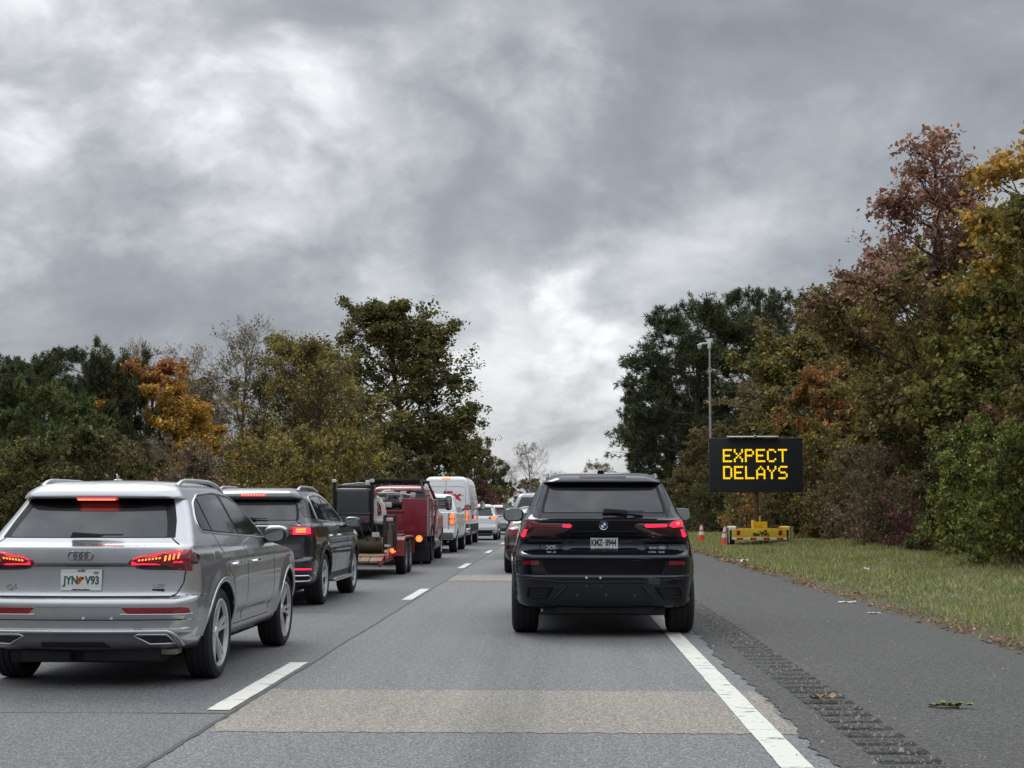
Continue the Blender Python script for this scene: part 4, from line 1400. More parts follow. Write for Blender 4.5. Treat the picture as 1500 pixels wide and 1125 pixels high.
# ------------------------------------------------------------------ the silver car
def silver_suv():
    yr = [(.29, .24), (.325, .11), (.36, .06), (.43, .03), (.436, .022), (.47, .016), (.478, .03), (.54, .022), (.548, .012), (.60, .0), (.66, -.002), (.70, .012),
          (.716, .035), (.73, .075), (.78, .092), (.90, .105), (.955, .108), (.964, .098), (.978, .060), (.99, .052), (1.10, .060), (1.116, .066), (1.128, .10), (1.18, .165),
          (1.40, .395), (1.47, .455), (1.502, .47), (1.510, .40), (1.53, .385), (1.56, .395), (1.60, .45), (1.63, .56), (1.642, .66)]
    w = [(.29, .80), (.33, .855), (.42, .885), (.55, .925), (.64, .938), (.80, .942), (.93, .940), (1.0, .930), (1.055, .915), (1.075, .900), (1.12, .880), (1.16, .862), (1.22, .832),
         (1.35, .770), (1.50, .695), (1.56, .655), (1.60, .615), (1.63, .56), (1.642, .52)]
    yf = [(.29, 4.5), (.5, 4.64), (.8, 4.63), (.92, 4.52), (1.0, 4.1), (1.06, 3.55), (1.12, 3.2), (1.3, 2.85), (1.5, 2.42), (1.6, 2.1), (1.642, 1.8)]

    def mods(x, y, z):
        # flared wheel arches, a waist line and a slim scoop low on the doors
        for cy in (.93, 3.75):
            d = np.sqrt((y - cy)**2 + (z - .40)**2)
            f = np.exp(-((d - .45) / .055)**2) * np.clip((np.abs(x) - .7) / .1, 0, 1) * np.clip((z - .25) / .15, 0, 1)
            x = x + np.sign(x) * .020 * f
        f = np.exp(-((z - .48) / .06)**2) * np.clip((y - 1.35) / .2, 0, 1) * np.clip((3.3 - y) / .2, 0, 1)
        x = x - np.sign(x) * .030 * f * (np.abs(x) > .6)
        f = np.exp(-((z - .985) / .035)**2) * np.clip((y - .6) / .4, 0, 1) * (np.abs(x) > .6)
        x = x + np.sign(x) * .012 * f
        return x, y, z
    V, F = make_shell(yr, yf, w, rr=[(.29, .20), (.7, .17), (1.0, .13), (1.12, .12), (1.64, .12)], bow=.095, taper=(.075, 1.5), ftaper=(.10, 1.1), drop=(.035, 1.5, 1.25), crown=.022,
                      nr=30, na=12, ns=90, step=.014, mods=mods)
    c = Car('suv', 'silver station wagon style SUV with lit brake lights, nearest car at lower left', 'car', (-3.775, 10.95, 0), PAINT_SILVER, V, F,
            [(.93, .375), (3.75, .375)], .425, .56)
    r = c.root
    c.patch('rear_window', [(-.635, 1.186), (.635, 1.186), (.60, 1.30), (.545, 1.43), (.50, 1.435, .03), (.30, 1.414), (-.30, 1.414), (-.50, 1.435, .03), (-.545, 1.43), (-.60, 1.30)], 'rear', GLASS_GREY, off=.005, rnd=.02)
    c.patch('window_surround', [(-.70, 1.183), (.70, 1.183), (.665, 1.32), (.595, 1.50), (.55, 1.512, .03), (-.55, 1.512, .03), (-.595, 1.50), (-.665, 1.32)], 'rear', BLACK_GLOSS, off=.0015, rnd=.012)
    # side glass
    dlo = [(.66, 1.222), (.60, 1.262), (.615, 1.34), (.74, 1.465), (.98, 1.535), (1.5, 1.558), (2.0, 1.535), (2.3, 1.45), (2.62, 1.28), (2.85, 1.135), (2.0, 1.168), (1.2, 1.198)]
    c.patch('window_trim', dlo, 'right', BLACK_GLOSS, off=.0015, rnd=.04, mirror=True)
    c.patch('side_window', [(.665, 1.245), (.65, 1.34), (.76, 1.455), (.855, 1.495), (.90, 1.232)], 'right', GLASS, off=.005, rnd=.02, mirror=True)
    c.patch('side_window', [(.935, 1.23), (.90, 1.512), (1.3, 1.538), (1.60, 1.537), (1.735, 1.197)], 'right', GLASS, off=.005, rnd=.02, mirror=True)
    c.patch('side_window', [(1.82, 1.193), (1.70, 1.53), (1.98, 1.515), (2.27, 1.432), (2.58, 1.27), (2.74, 1.165)], 'right', GLASS, off=.005, rnd=.02, mirror=True)
    c.strip('chrome_strip', round_poly(dlo, .05), .016, 'right', SATIN, off=.003, high=.006, closed=True, mirror=True)
    # tailgate and lights
    light = [(.372, .988, .01), (.395, 1.022), (.44, 1.045), (.79, 1.098), (.835, 1.095), (.845, .92), (.72, .93), (.66, .957), (.60, .969), (.385, .972)]
    tl = c.patch('tail_light', light, 'rear', LENS_RED, off=.004, puff=.02, rnd=.012, res=.025, mirror=True)
    c.patch('tail_light', [(.13, .93), (.12, 1.09), (.22, 1.08), (.33, 1.03), (.24, .97), (.20, .925)], 'right', LENS_DARK, off=.004, rnd=.02, mirror=True)
    for t, sg in zip(tl, (1, -1)):
        sub = lambda poly: [(sg * p[0],) + tuple(p[1:]) for p in (poly if sg > 0 else poly[::-1])]
        c.patch('glow_band', sub([(.40, .985), (.42, 1.02), (.47, 1.038), (.76, 1.082), (.785, 1.075), (.785, .945), (.755, .938), (.70, .985), (.60, .985)]), 'rear', LENS_LIT, off=.022, rnd=.008, parent=t)
        for k in range(7):
            x = .455 + k * .026; z = 1.006 + k * .0028
            c.patch('glow_dot', sub([(x, z - .006), (x + .004, z + .008), (x + .017, z + .010), (x + .013, z - .004)]), 'rear', LENS_AMBER, off=.030, rnd=.002, parent=t, res=.02)
        for k in range(4):
            x = .652 + k * .032; z = 1.018 + k * .006
            c.patch('glow_dot', sub([(x, z - .018), (x + .006, z + .024), (x + .020, z + .026), (x + .014, z - .014)]), 'rear', LENS_HOT if k > 1 else LENS_AMBER, off=.030, rnd=.003, parent=t, res=.02)
    c.patch('trim_panel', [(-.375, .966), (.375, .966), (.375, .985), (-.375, .985)], 'rear', PAINT_SILVER_LOW, off=.003, rnd=.002)
    c.strip('panel_gap', [(-.70, .722), (.70, .722)], .012, 'rear', GAP_SHADE, off=.001, high=.0)
    c.strip('panel_gap', [(.70, .722), (.745, .745), (.79, .83), (.80, .92)], .009, 'rear', GAP_SHADE, off=.001, high=.0, mirror=True)
    c.strip('panel_gap', [(.675, 1.18), (.78, 1.105)], .008, 'rear', GAP_SHADE, off=.001, high=.0, mirror=True)
    # high brake light under the roof spoiler
    hb = c.patch('brake_light', [(-.165, 1.484), (.165, 1.484), (.165, 1.503), (-.165, 1.503)], 'rear', LENS_LIT, off=.006, rnd=.003)[0]
    for k in range(15):
        x = -.155 + k * .0208
        c.patch('glow_dot', [(x, 1.489), (x + .009, 1.489), (x + .009, 1.499), (x, 1.499)], 'rear', LENS_HOT, off=.014, rnd=.002, parent=hb, res=.03)
    wiper_blade(r, -.115, .30, .165, 1.205, .01)
    # four rings
    mb = MB()
    for k in range(4):
        h = c.hit(-.066 + k * .044, 1.045, 'rear')[0]
        vs, fs = [], []; n = 28
        for i in range(n):
            a = 2 * math.pi * i / n
            for j in range(6):
                b = 2 * math.pi * j / 6; rr_ = .0325 + .0042 * math.cos(b)
                vs.append((h.x + rr_ * math.cos(a), h.y - .008 + .0042 * math.sin(b) - .001 * (k % 2), h.z + rr_ * math.sin(a)))
        for i in range(n):
            for j in range(6): fs.append((i * 6 + j, i * 6 + (j + 1) % 6, ((i + 1) % n) * 6 + (j + 1) % 6, ((i + 1) % n) * 6 + j))
        mb.add(vs, fs)
    mb.build('badge', mat('badge_chrome', (.30, .30, .31), .2, 1.0), r, weld=False)
    # plate with its frame
    pz = .853; hy = c.hit(0, pz, 'rear')[0].y
    p = plate(r, 0, hy - .012, pz, .325, .165, PLATE_WHITE)
    yy = hy - .0195
    text_mesh('plate_number', 'JYN', .088, PLATE_GREEN, p, (-.083, yy, pz - .004), ext=.001, bold=.003, sx=.80)
    text_mesh('plate_number', 'V93', .088, PLATE_GREEN, p, (.088, yy, pz - .004), ext=.001, bold=.003, sx=.80)
    o = MB()
    for (x, z, a, b) in ((-.004, .012, .020, .017), (-.020, -.010, .017, .020), (.012, .016, .012, .010)):
        vs = [(x + a * math.cos(2 * math.pi * k / 14), yy - .0005, pz + z + b * math.sin(2 * math.pi * k / 14)) for k in range(14)]
        o.add(vs + [(v[0], yy + .003, v[2]) for v in vs], [tuple(range(14))] + [(k, (k + 1) % 14, 14 + (k + 1) % 14, 14 + k) for k in range(14)])
    o.build('plate_emblem', PLATE_ORANGE, p, weld=False)
    fr = MB()
    for b in (((0, yy + .002, pz + .074), (.325, .008, .017)), ((0, yy + .002, pz - .074), (.325, .008, .016)), ((-.157, yy + .002, pz), (.012, .008, .135)), ((.157, yy + .002, pz), (.012, .008, .135))): fr.box(b[0], b[1], .002)
    fr.build('plate_frame', PLATE_WHITE, p, weld=False)
    text_mesh('frame_lettering', 'AUDI', .021, INK_BLACK, p, (0, yy - .003, pz + .074), ext=.0008, bold=.001, sx=1.2)
    text_mesh('frame_lettering', 'WEST PALM BEACH', .014, INK_BLACK, p, (0, yy - .003, pz - .074), ext=.0008, bold=.0008, sx=1.15)
    st = MB(); st.box((.118, yy - .001, pz + .058), (.035, .004, .018)); st.build('plate_sticker', mat('plate_sticker_ochre', (.30, .22, .06), .5), p)
    tx = lambda s, x, z, size, sx=1.15: text_mesh('model_lettering', s, size, CHROME, r, (x, c.hit(x, z, 'rear')[0].y - .004, z), ext=.003, bold=.002, sx=sx)
    tx('Q5', -.57, .795, .060)
    tx('2.0T', .60, .805, .040, 1.3)
    q = MB(); q.box((.60, c.hit(.60, .775, 'rear')[0].y - .003, .775), (.10, .008, .017), .003); q.build('model_lettering', mat('badge_dark', (.05, .05, .052), .3, .6), r)
    # bumper
    c.patch('reflector', [(.345, .638), (.36, .642), (.80, .642), (.84, .634), (.85, .592), (.395, .592)], 'rear', LENS_RED, off=.003, rnd=.006, puff=.004, mirror=True)
    c.strip('chrome_strip', [(.338, .590), (.86, .588)], .009, 'rear', SATIN, mirror=True)
    c.strip('panel_gap', [(-.86, .545), (.86, .545)], .007, 'rear', GAP_SHADE, off=.001, high=.0)
    c.strip('crease_trim', [(-.33, .645), (.33, .645)], .006, 'rear', PAINT_SILVER_LOW, off=.001, high=.001)
    c.patch('diffuser', [(-.74, .30), (.74, .30), (.745, .36), (.72, .425), (.68, .438), (-.68, .438), (-.72, .425), (-.745, .36)], 'rear', PAINT_SILVER_LOW, off=.004, rnd=.02)
    c.strip('chrome_strip', [(-.775, .34), (-.755, .40), (-.725, .44), (-.69, .455), (.69, .455), (.725, .44), (.755, .40), (.775, .34)], .024, 'rear', SATIN, off=.006, high=.008)
    ex = c.patch('exhaust_opening_shade', [(.445, .420, .012), (.47, .43), (.68, .428), (.72, .368), (.56, .366)], 'rear', BLACK_PLASTIC, off=.010, rnd=.01, mirror=True)  # flat dark patch in place of the shade inside the exhaust opening
    c.strip('exhaust_rim', [(.435, .425), (.47, .436), (.685, .434), (.735, .362), (.555, .359)], .012, 'rear', SATIN, off=.010, high=.006, closed=True, mirror=True)
    c.patch('grille_slot', [(-.30, .335), (.24, .335), (.20, .372), (-.30, .372)], 'rear', BLACK_PLASTIC, off=.010, rnd=.006)
    c.patch('tow_eye_cover', [(.43, .492), (.50, .492), (.50, .526), (.43, .526)], 'rear', PAINT_SILVER, off=.004, rnd=.004)
    sensor_dots(c, [(.27, .560), (.05, .562), (.80, .565)], WHITE_LENS, .011)
    # doors
    for ln in ([(.93, 1.20), (1.02, 1.02), (1.16, .86), (1.36, .70), (1.40, .42)], [(1.775, 1.18), (1.83, .95), (1.84, .42)], [(2.92, 1.12), (3.0, .9), (3.02, .43)]):
        c.strip('panel_gap', ln, .009, 'right', GAP_SHADE, off=.001, high=.0, mirror=True)
    c.strip('panel_gap', [(1.40, .40), (3.02, .40)], .008, 'right', GAP_SHADE, off=.001, high=.0, mirror=True)
    c.strip('panel_gap', [(.14, .735), (.36, .72)], .007, 'right', GAP_SHADE, off=.001, high=.0, mirror=True)
    for cy in (.93, 3.75):
        arc = [(cy + .445 * math.cos(t), .375 + .445 * math.sin(t)) for t in np.linspace(math.pi * .99, .01 * math.pi, 40)]
        c.strip('arch_lip', arc, .045, 'right', PAINT_SILVER, off=.004, high=.006, mirror=True)
    for y in (1.24, 2.02):
        for sg, ax in ((1, 'right'), (-1, 'left')):
            h = c.hit(y, .935, ax)[0]
            mb = MB(); mb.tube([(h.x - sg * .006, y - .02, .937), (h.x + sg * .030, y + .005, .94), (h.x + sg * .034, y + .10, .94), (h.x + sg * .030, y + .19, .94), (h.x - sg * .006, y + .215, .937)], [.014, .014, .016, .014, .014], 8)
            mb.build('door_handle', CHROME, r)
    c.patch('fuel_flap', [(.70, .965), (.71, 1.06), (.86, 1.06), (.85, .965)], 'right', PAINT_SILVER, off=.0025, rnd=.03)
    c.strip('sill_trim', [(1.42, .355), (3.25, .355)], .03, 'right', PAINT_SILVER_LOW, off=.004, high=.008, mirror=True)
    roof_rails(c, lambda y: .585 - .03 * ((y - 1.6) / 1.2)**2, .72, 2.45, 1.62, SATIN, .018, .05)
    door_mirror(r, 1.0, 2.76, 1.165, (BLACK_PLASTIC,), .105, .085, .075)
    for sg in (1, -1):
        mb = MB(); mb.superell((sg * 1.0, 2.80, 1.185), (.112, .08, .070), 3.0, 20, 12); mb.build('mirror_cap', PAINT_SILVER, r)
    z = c.hit(0, .95, 'top')[0].z
    mb = MB(); mb.superell((0, .95, z + .004), (.036, .07, .012), 2); mb.tube([(0, .95, z), (0, .93, z + .03), (0, .91, z + .055)], [.016, .011, .006], 8)
    mb.build('roof_antenna', PAINT_SILVER, r)
    c.patch('sunroof', [(-.42, 1.25), (.42, 1.25), (.44, 2.1), (-.44, 2.1)], 'top', BLACK_GLOSS, off=.002, rnd=.06, res=.06)
    underbody(r, .62, .25, 4.2, .19, .40, (((.30, .35, .27), (.62, .35, .12)), ((-.3, .30, .25), (.4, .25, .10)), ((0, .93, .30), (1.2, .12, .10))))
    mb = MB(); mb.box((.62, .30, .283), (.24, .16, .05), .02); mb.build('muffler', mat('muffler_steel', (.22, .20, .16), .5, .5, var=.3), r)
    four_wheels(r, .375, .245, .283, ALLOY, .925, .93, 3.75)
    return c


silver_suv()


# ------------------------------------------------------------------ the black car ahead
def black_suv():
    yr = [(.30, .30), (.34, .16), (.42, .085), (.52, .045), (.60, .022), (.645, .008), (.672, .0), (.69, .012), (.70, .075), (.84, .068), (.856, .066), (.868, .040), (.885, .036), (.94, .095), (.97, .13),
          (1.04, .150), (1.085, .142), (1.11, .118), (1.15, .098), (1.20, .085), (1.285, .078), (1.298, .082), (1.310, .118), (1.37, .185), (1.60, .385), (1.70, .455), (1.720, .46), (1.728, .385), (1.740, .380),
          (1.762, .41), (1.792, .47), (1.818, .56), (1.832, .66)]
    w = [(.30, .90), (.34, .965), (.45, .995), (.60, 1.015), (.80, 1.03), (.95, 1.028), (1.08, 1.005), (1.18, .975), (1.28, .945), (1.33, .915), (1.37, .885), (1.45, .850), (1.60, .780), (1.70, .722),
         (1.73, .695), (1.76, .66), (1.80, .605), (1.832, .53)]
    yf = [(.30, 4.75), (.5, 4.95), (.9, 4.93), (1.03, 4.8), (1.12, 4.2), (1.20, 3.55), (1.30, 3.3), (1.5, 2.95), (1.7, 2.5), (1.80, 2.1), (1.832, 1.9)]

    def mods(x, y, z):
        for cy in (.97, 3.95):
            d = np.sqrt((y - cy)**2 + (z - .42)**2)
            f = np.exp(-((d - .47) / .06)**2) * np.clip((np.abs(x) - .75) / .1, 0, 1) * np.clip((z - .25) / .15, 0, 1)
            x = x + np.sign(x) * .028 * f
        # recess for the number plate, wider at the top; pockets left and right of it
        back = np.clip((.45 - y) / .2, 0, 1)
        wd = .40 + .0 * z
        f = np.clip((wd - np.abs(x)) / .07, 0, 1) * np.clip((z - .955) / .03, 0, 1) * np.clip((1.165 - z) / .03, 0, 1)
        y = y + .03 * f * back
        f = np.clip((.93 - np.abs(x)) / .06, 0, 1) * np.clip((np.abs(x) - .44) / .07, 0, 1) * np.clip((z - .93) / .02, 0, 1) * np.clip((1.055 - z) / .025, 0, 1)
        y = y + .045 * f * back
        return x, y, z
    V, F = make_shell(yr, yf, w, rr=[(.30, .22), (.7, .20), (1.1, .16), (1.3, .13), (1.83, .12)], bow=.085, taper=(.075, 1.5), ftaper=(.08, 1.1), drop=(.03, 1.4, 1.45), crown=.02,
                      nr=44, na=14, ns=80, step=.014, mods=mods)
    c = Car('suv', 'glossy black SUV with white number plate, directly ahead touching the edge line', 'car', (.495, 15.5, 0), PAINT_BLACK, V, F, [(.97, .405), (3.95, .405)], .455, .60)
    r = c.root
    c.patch('rear_window', [(-.665, 1.378), (.665, 1.378), (.655, 1.45), (.60, 1.655), (-.60, 1.655), (-.655, 1.45)], 'rear', GLASS_GREY, off=.005, rnd=.02)
    c.patch('window_surround', [(-.70, 1.372), (.70, 1.372), (.68, 1.48), (.615, 1.715), (.57, 1.722), (-.57, 1.722), (-.615, 1.715), (-.68, 1.48)], 'rear', BLACK_GLOSS, off=.0015, rnd=.02)
    c.strip('panel_gap', [(.705, 1.36), (.712, 1.2), (.712, .87)], .010, 'rear', GAP_SHADE, off=.001, high=.0, mirror=True)
    c.strip('panel_gap', [(.705, 1.36), (.755, 1.45), (.66, 1.70)], .008, 'rear', GAP_SHADE, off=.001, high=.0, mirror=True)
    # black band between the lamps
    c.patch('trim_panel', [(-.88, 1.292), (.88, 1.292), (.90, 1.11, .03), (.60, 1.095, .04), (.43, 1.118, .05), (.33, 1.152, .05), (-.33, 1.152, .05), (-.43, 1.118, .05), (-.60, 1.095, .04), (-.90, 1.11, .03)], 'rear', BLACK_GLOSS, off=.002, rnd=.02)
    lamp = [(.335, 1.232, .004), (.375, 1.258), (.70, 1.262), (.80, 1.285), (.875, 1.285), (.89, 1.19), (.905, 1.115), (.60, 1.105, .06), (.43, 1.165), (.345, 1.212)]
    tl = c.patch('tail_light', lamp, 'rear', LENS_DARK, off=.006, puff=.012, rnd=.015, mirror=True)
    c.patch('tail_light', [(.14, 1.10), (.13, 1.285), (.30, 1.27), (.34, 1.21), (.30, 1.12)], 'right', LENS_DARK, off=.005, rnd=.02, mirror=True)
    for t, sg in zip(tl, (1, -1)):
        sub = lambda poly: [(sg * p[0],) + tuple(p[1:]) for p in (poly if sg > 0 else poly[::-1])]
        if sg > 0:
            c.patch('glow_band', sub([(.445, 1.232), (.46, 1.248), (.69, 1.250), (.70, 1.240), (.69, 1.222), (.47, 1.216)]), 'rear', LENS_LIT, off=.020, rnd=.006, parent=t)
            c.patch('glow_band', sub([(.715, 1.235), (.77, 1.280), (.855, 1.288), (.862, 1.222), (.76, 1.216)]), 'rear', LENS_LIT, off=.020, rnd=.008, parent=t)
            c.patch('glow_dot', sub([(.795, 1.245), (.795, 1.270), (.825, 1.270), (.825, 1.245)]), 'rear', LENS_ORANGE, off=.028, rnd=.01, parent=t)
        else:
            c.patch('glow_band', sub([(.355, 1.232), (.375, 1.246), (.45, 1.246), (.46, 1.236), (.45, 1.220), (.375, 1.216)]), 'rear', LENS_LIT, off=.020, rnd=.006, parent=t)
            c.patch('unlit_band', sub([(.47, 1.222), (.47, 1.244), (.73, 1.246), (.80, 1.282), (.85, 1.285), (.855, 1.225)]), 'rear', LENS_RED, off=.020, rnd=.006, parent=t)
        c.patch('glow_band', sub([(.838, 1.190), (.868, 1.195), (.905, 1.125), (.895, 1.110), (.872, 1.112)]), 'rear', LENS_LIT, off=.020, rnd=.008, parent=t)
    # ledge, reflectors, lower tailgate
    c.patch('reflector', [(.722, .848), (.885, .842), (.905, .805), (.712, .802)], 'rear', LENS_RED, off=.004, rnd=.006, mirror=True)
    c.patch('lower_panel', [(-.685, .852), (.685, .852), (.66, .76), (.625, .70, .04), (-.625, .70, .04), (-.66, .76)], 'rear', BLACK_GLOSS, off=.002, rnd=.02)
    c.strip('panel_gap', [(-.715, .862), (-.69, .79), (-.64, .698), (.64, .698), (.69, .79), (.715, .862)], .010, 'rear', GAP_SHADE, off=.001, high=.0)
    c.strip('crease_trim', [(-.88, .645), (-.80, .652), (-.50, .622), (.50, .622), (.80, .652), (.88, .645)], .012, 'rear', BLACK_PLASTIC, off=.001, high=.004)
    c.patch('diffuser', [(-.84, .36), (.84, .36), (.90, .52), (.84, .60), (.60, .588), (.46, .60), (-.46, .60), (-.60, .588), (-.84, .60), (-.90, .52)], 'rear', BLACK_PLASTIC, off=.004, rnd=.03)
    c.patch('exhaust_opening_shade', [(.575, .555, .02), (.82, .555, .02), (.83, .46, .03), (.66, .452, .03)], 'rear', mat('exhaust_bore_shade', (.004, .004, .004), .6), off=.010, rnd=.02, mirror=True)  # shade of the open pipe put in as a flat near-black patch
    c.strip('exhaust_rim', round_poly([(.56, .565), (.83, .565), (.845, .45), (.65, .442)], .03), .022, 'rear', BLACK_GLOSS, off=.010, high=.012, closed=True, mirror=True)
    c.strip('diffuser_blade', [(.42, .58), (.55, .44)], .03, 'rear', BLACK_PLASTIC, off=.01, high=.02, mirror=True)
    sensor_dots(c, [(-.30, .475), (0.02, .475), (.335, .475)], mat('sensor_grey', (.06, .06, .065), .4), .013)
    sensor_dots(c, [(-.197, .668), (-.045, .668)], WHITE_LENS, .013)
    sensor_dots(c, [(-.197, .575), (-.045, .573)], mat('sensor_grey'), .010)
    # plate
    pz = 1.045; hy = c.hit(.0, pz, 'rear')[0].y
    p = plate(r, 0.005, hy - .012, pz, .305, .156, PLATE_WHITE); yy = hy - .0195
    text_mesh('plate_number', 'KMZ', .098, PLATE_NAVY, p, (-.078, yy, pz - .002), ext=.001, bold=.004, sx=.62)
    text_mesh('plate_number', '8944', .098, PLATE_NAVY, p, (.078, yy, pz - .002), ext=.001, bold=.004, sx=.62)
    mb = MB(); mb.box((-.007, yy + .001, pz - .002), (.022, .004, .012), .004); mb.build('plate_emblem', PLATE_NAVY, p)
    text_mesh('plate_state', 'NEW YORK', .026, PLATE_NAVY, p, (0.005, yy, pz + .062), ext=.001, bold=.001, sx=1.2)
    text_mesh('plate_state', 'EXCELSIOR', .022, mat('plate_gold', (.35, .22, .05), .5), p, (0.005, yy, pz - .064), ext=.001, bold=.001, sx=1.2)
    mb = MB()
    for x in (-.09, .095):
        for z in (.068, -.068): mb.cyl((x + .005, yy - .004, pz + z), (x + .005, yy + .004, pz + z), .011, 10)
    mb.build('plate_bolt', INK_BLACK, p, weld=False)
    # roundel
    h = c.hit(-.005, 1.238, 'rear')[0]
    mb = MB()
    mb.lathe([(.0, .0), (.047, .0), (.047, .010), (.040, .012), (.031, .010), (.0, .010)], 'y', (0, 0, 0), 30)
    b_ = mb.build('badge', BLACK_GLOSS, r, loc=(h.x, h.y - .004, h.z), rot=(0, 0, 0))
    b_.scale = (1, -1, 1)
    for k, m in enumerate((PLATE_WHITE, mat('badge_blue', (.02, .10, .30), .3), PLATE_WHITE, mat('badge_blue'))):
        a0 = math.pi / 2 * k
        vs = [(0, .0115, 0)] + [(.031 * math.cos(a0 + math.pi / 2 * i / 8), .0115, .031 * math.sin(a0 + math.pi / 2 * i / 8)) for i in range(9)]
        vs2 = [(v[0], .008, v[2]) for v in vs]
        mb = MB(); mb.add(vs + vs2, [tuple(range(10))] + [(i, (i + 1) % 10, 10 + (i + 1) % 10, 10 + i) for i in range(10)]); mb.build('badge_quarter', m, b_)
    mb = MB(); mb.lathe([(.044, .010), (.048, .013), (.050, .008), (.046, .004)], 'y', (0, 0, 0), 30); mb.build('badge_ring', CHROME, b_)
    tx = lambda s, x, z, size, sx=1.2, m=CHROME: text_mesh('model_lettering', s, size, m, r, (x, c.hit(x, z, 'rear')[0].y - .006, z), ext=.003, bold=.003, sx=sx)
    tx('X5', -.585, .988, .062, 1.45)
    tx('xDrive', .535, .988, .030, 1.15)
    tx('40i', .645, .988, .045, 1.2)
    wiper_blade(r, -.015, .44, .20, 1.395, .0, .040)
    hb = c.patch('roof_strip', [(-.26, 1.768), (.26, 1.768), (.27, 1.79), (-.27, 1.79)], 'rear', BLACK_GLOSS, off=.003, rnd=.004)
    roof_rails(c, lambda y: .635 - .02 * ((y - 1.6) / 1.2)**2, .66, 2.7, 1.8, mat('black_rail', (.10, .10, .105), .3, .8), .018, .05)
    z = c.hit(-.02, .86, 'top')[0].z
    mb = MB(); mb.prism([(-.055, z - .01), (-.048, z + .012), (-.028, z + .030), (.006, z + .030), (.026, z + .012), (.033, z - .01)], 'y', .80, .92, .006); mb.build('roof_antenna', BLACK_GLOSS, r)
    # side glass
    dlo = [(.70, 1.40), (.66, 1.46), (.86, 1.66), (1.1, 1.71), (1.7, 1.725), (2.3, 1.68), (2.9, 1.46), (3.15, 1.30), (2.0, 1.345), (1.2, 1.375)]
    c.patch('window_trim', dlo, 'right', BLACK_GLOSS, off=.0015, rnd=.04, mirror=True)
    c.patch('side_window', [(.77, 1.42), (.78, 1.48), (.93, 1.62), (1.12, 1.665), (1.15, 1.40)], 'right', GLASS, off=.004, rnd=.02, mirror=True)
    c.patch('side_window', [(1.20, 1.395), (1.17, 1.675), (1.75, 1.695), (1.88, 1.37)], 'right', GLASS, off=.004, rnd=.02, mirror=True)
    c.patch('side_window', [(1.96, 1.365), (1.85, 1.69), (2.25, 1.655), (2.84, 1.45), (2.98, 1.335)], 'right', GLASS, off=.004, rnd=.02, mirror=True)
    for ln in ([(1.15, 1.36), (1.3, 1.1), (1.45, .8), (1.5, .45)], [(1.93, 1.34), (2.0, 1.1), (2.0, .45)]):
        c.strip('panel_gap', ln, .009, 'right', GAP_SHADE, off=.001, high=.0, mirror=True)
    for cy in (.97, 3.95):
        arc = [(cy + .475 * math.cos(t), .405 + .475 * math.sin(t)) for t in np.linspace(math.pi * .99, .01 * math.pi, 40)]
        c.strip('arch_lip', arc, .045, 'right', PAINT_BLACK, off=.004, high=.006, mirror=True)
    door_mirror(r, 1.095, 3.0, 1.345, (PAINT_BLACK,), .135, .10, .090)
    underbody(r, .68, .25, 4.4, .24, .42, (((0, .35, .33), (1.1, .3, .14)), ((0, .97, .34), (1.4, .12, .12)), ((-.4, .55, .30), (.3, .4, .12)), ((.35, .55, .30), (.3, .4, .12))))
    four_wheels(r, .405, .30, .29, DARK_ALLOY, 1.04, .97, 3.95)
    return c


black_suv()


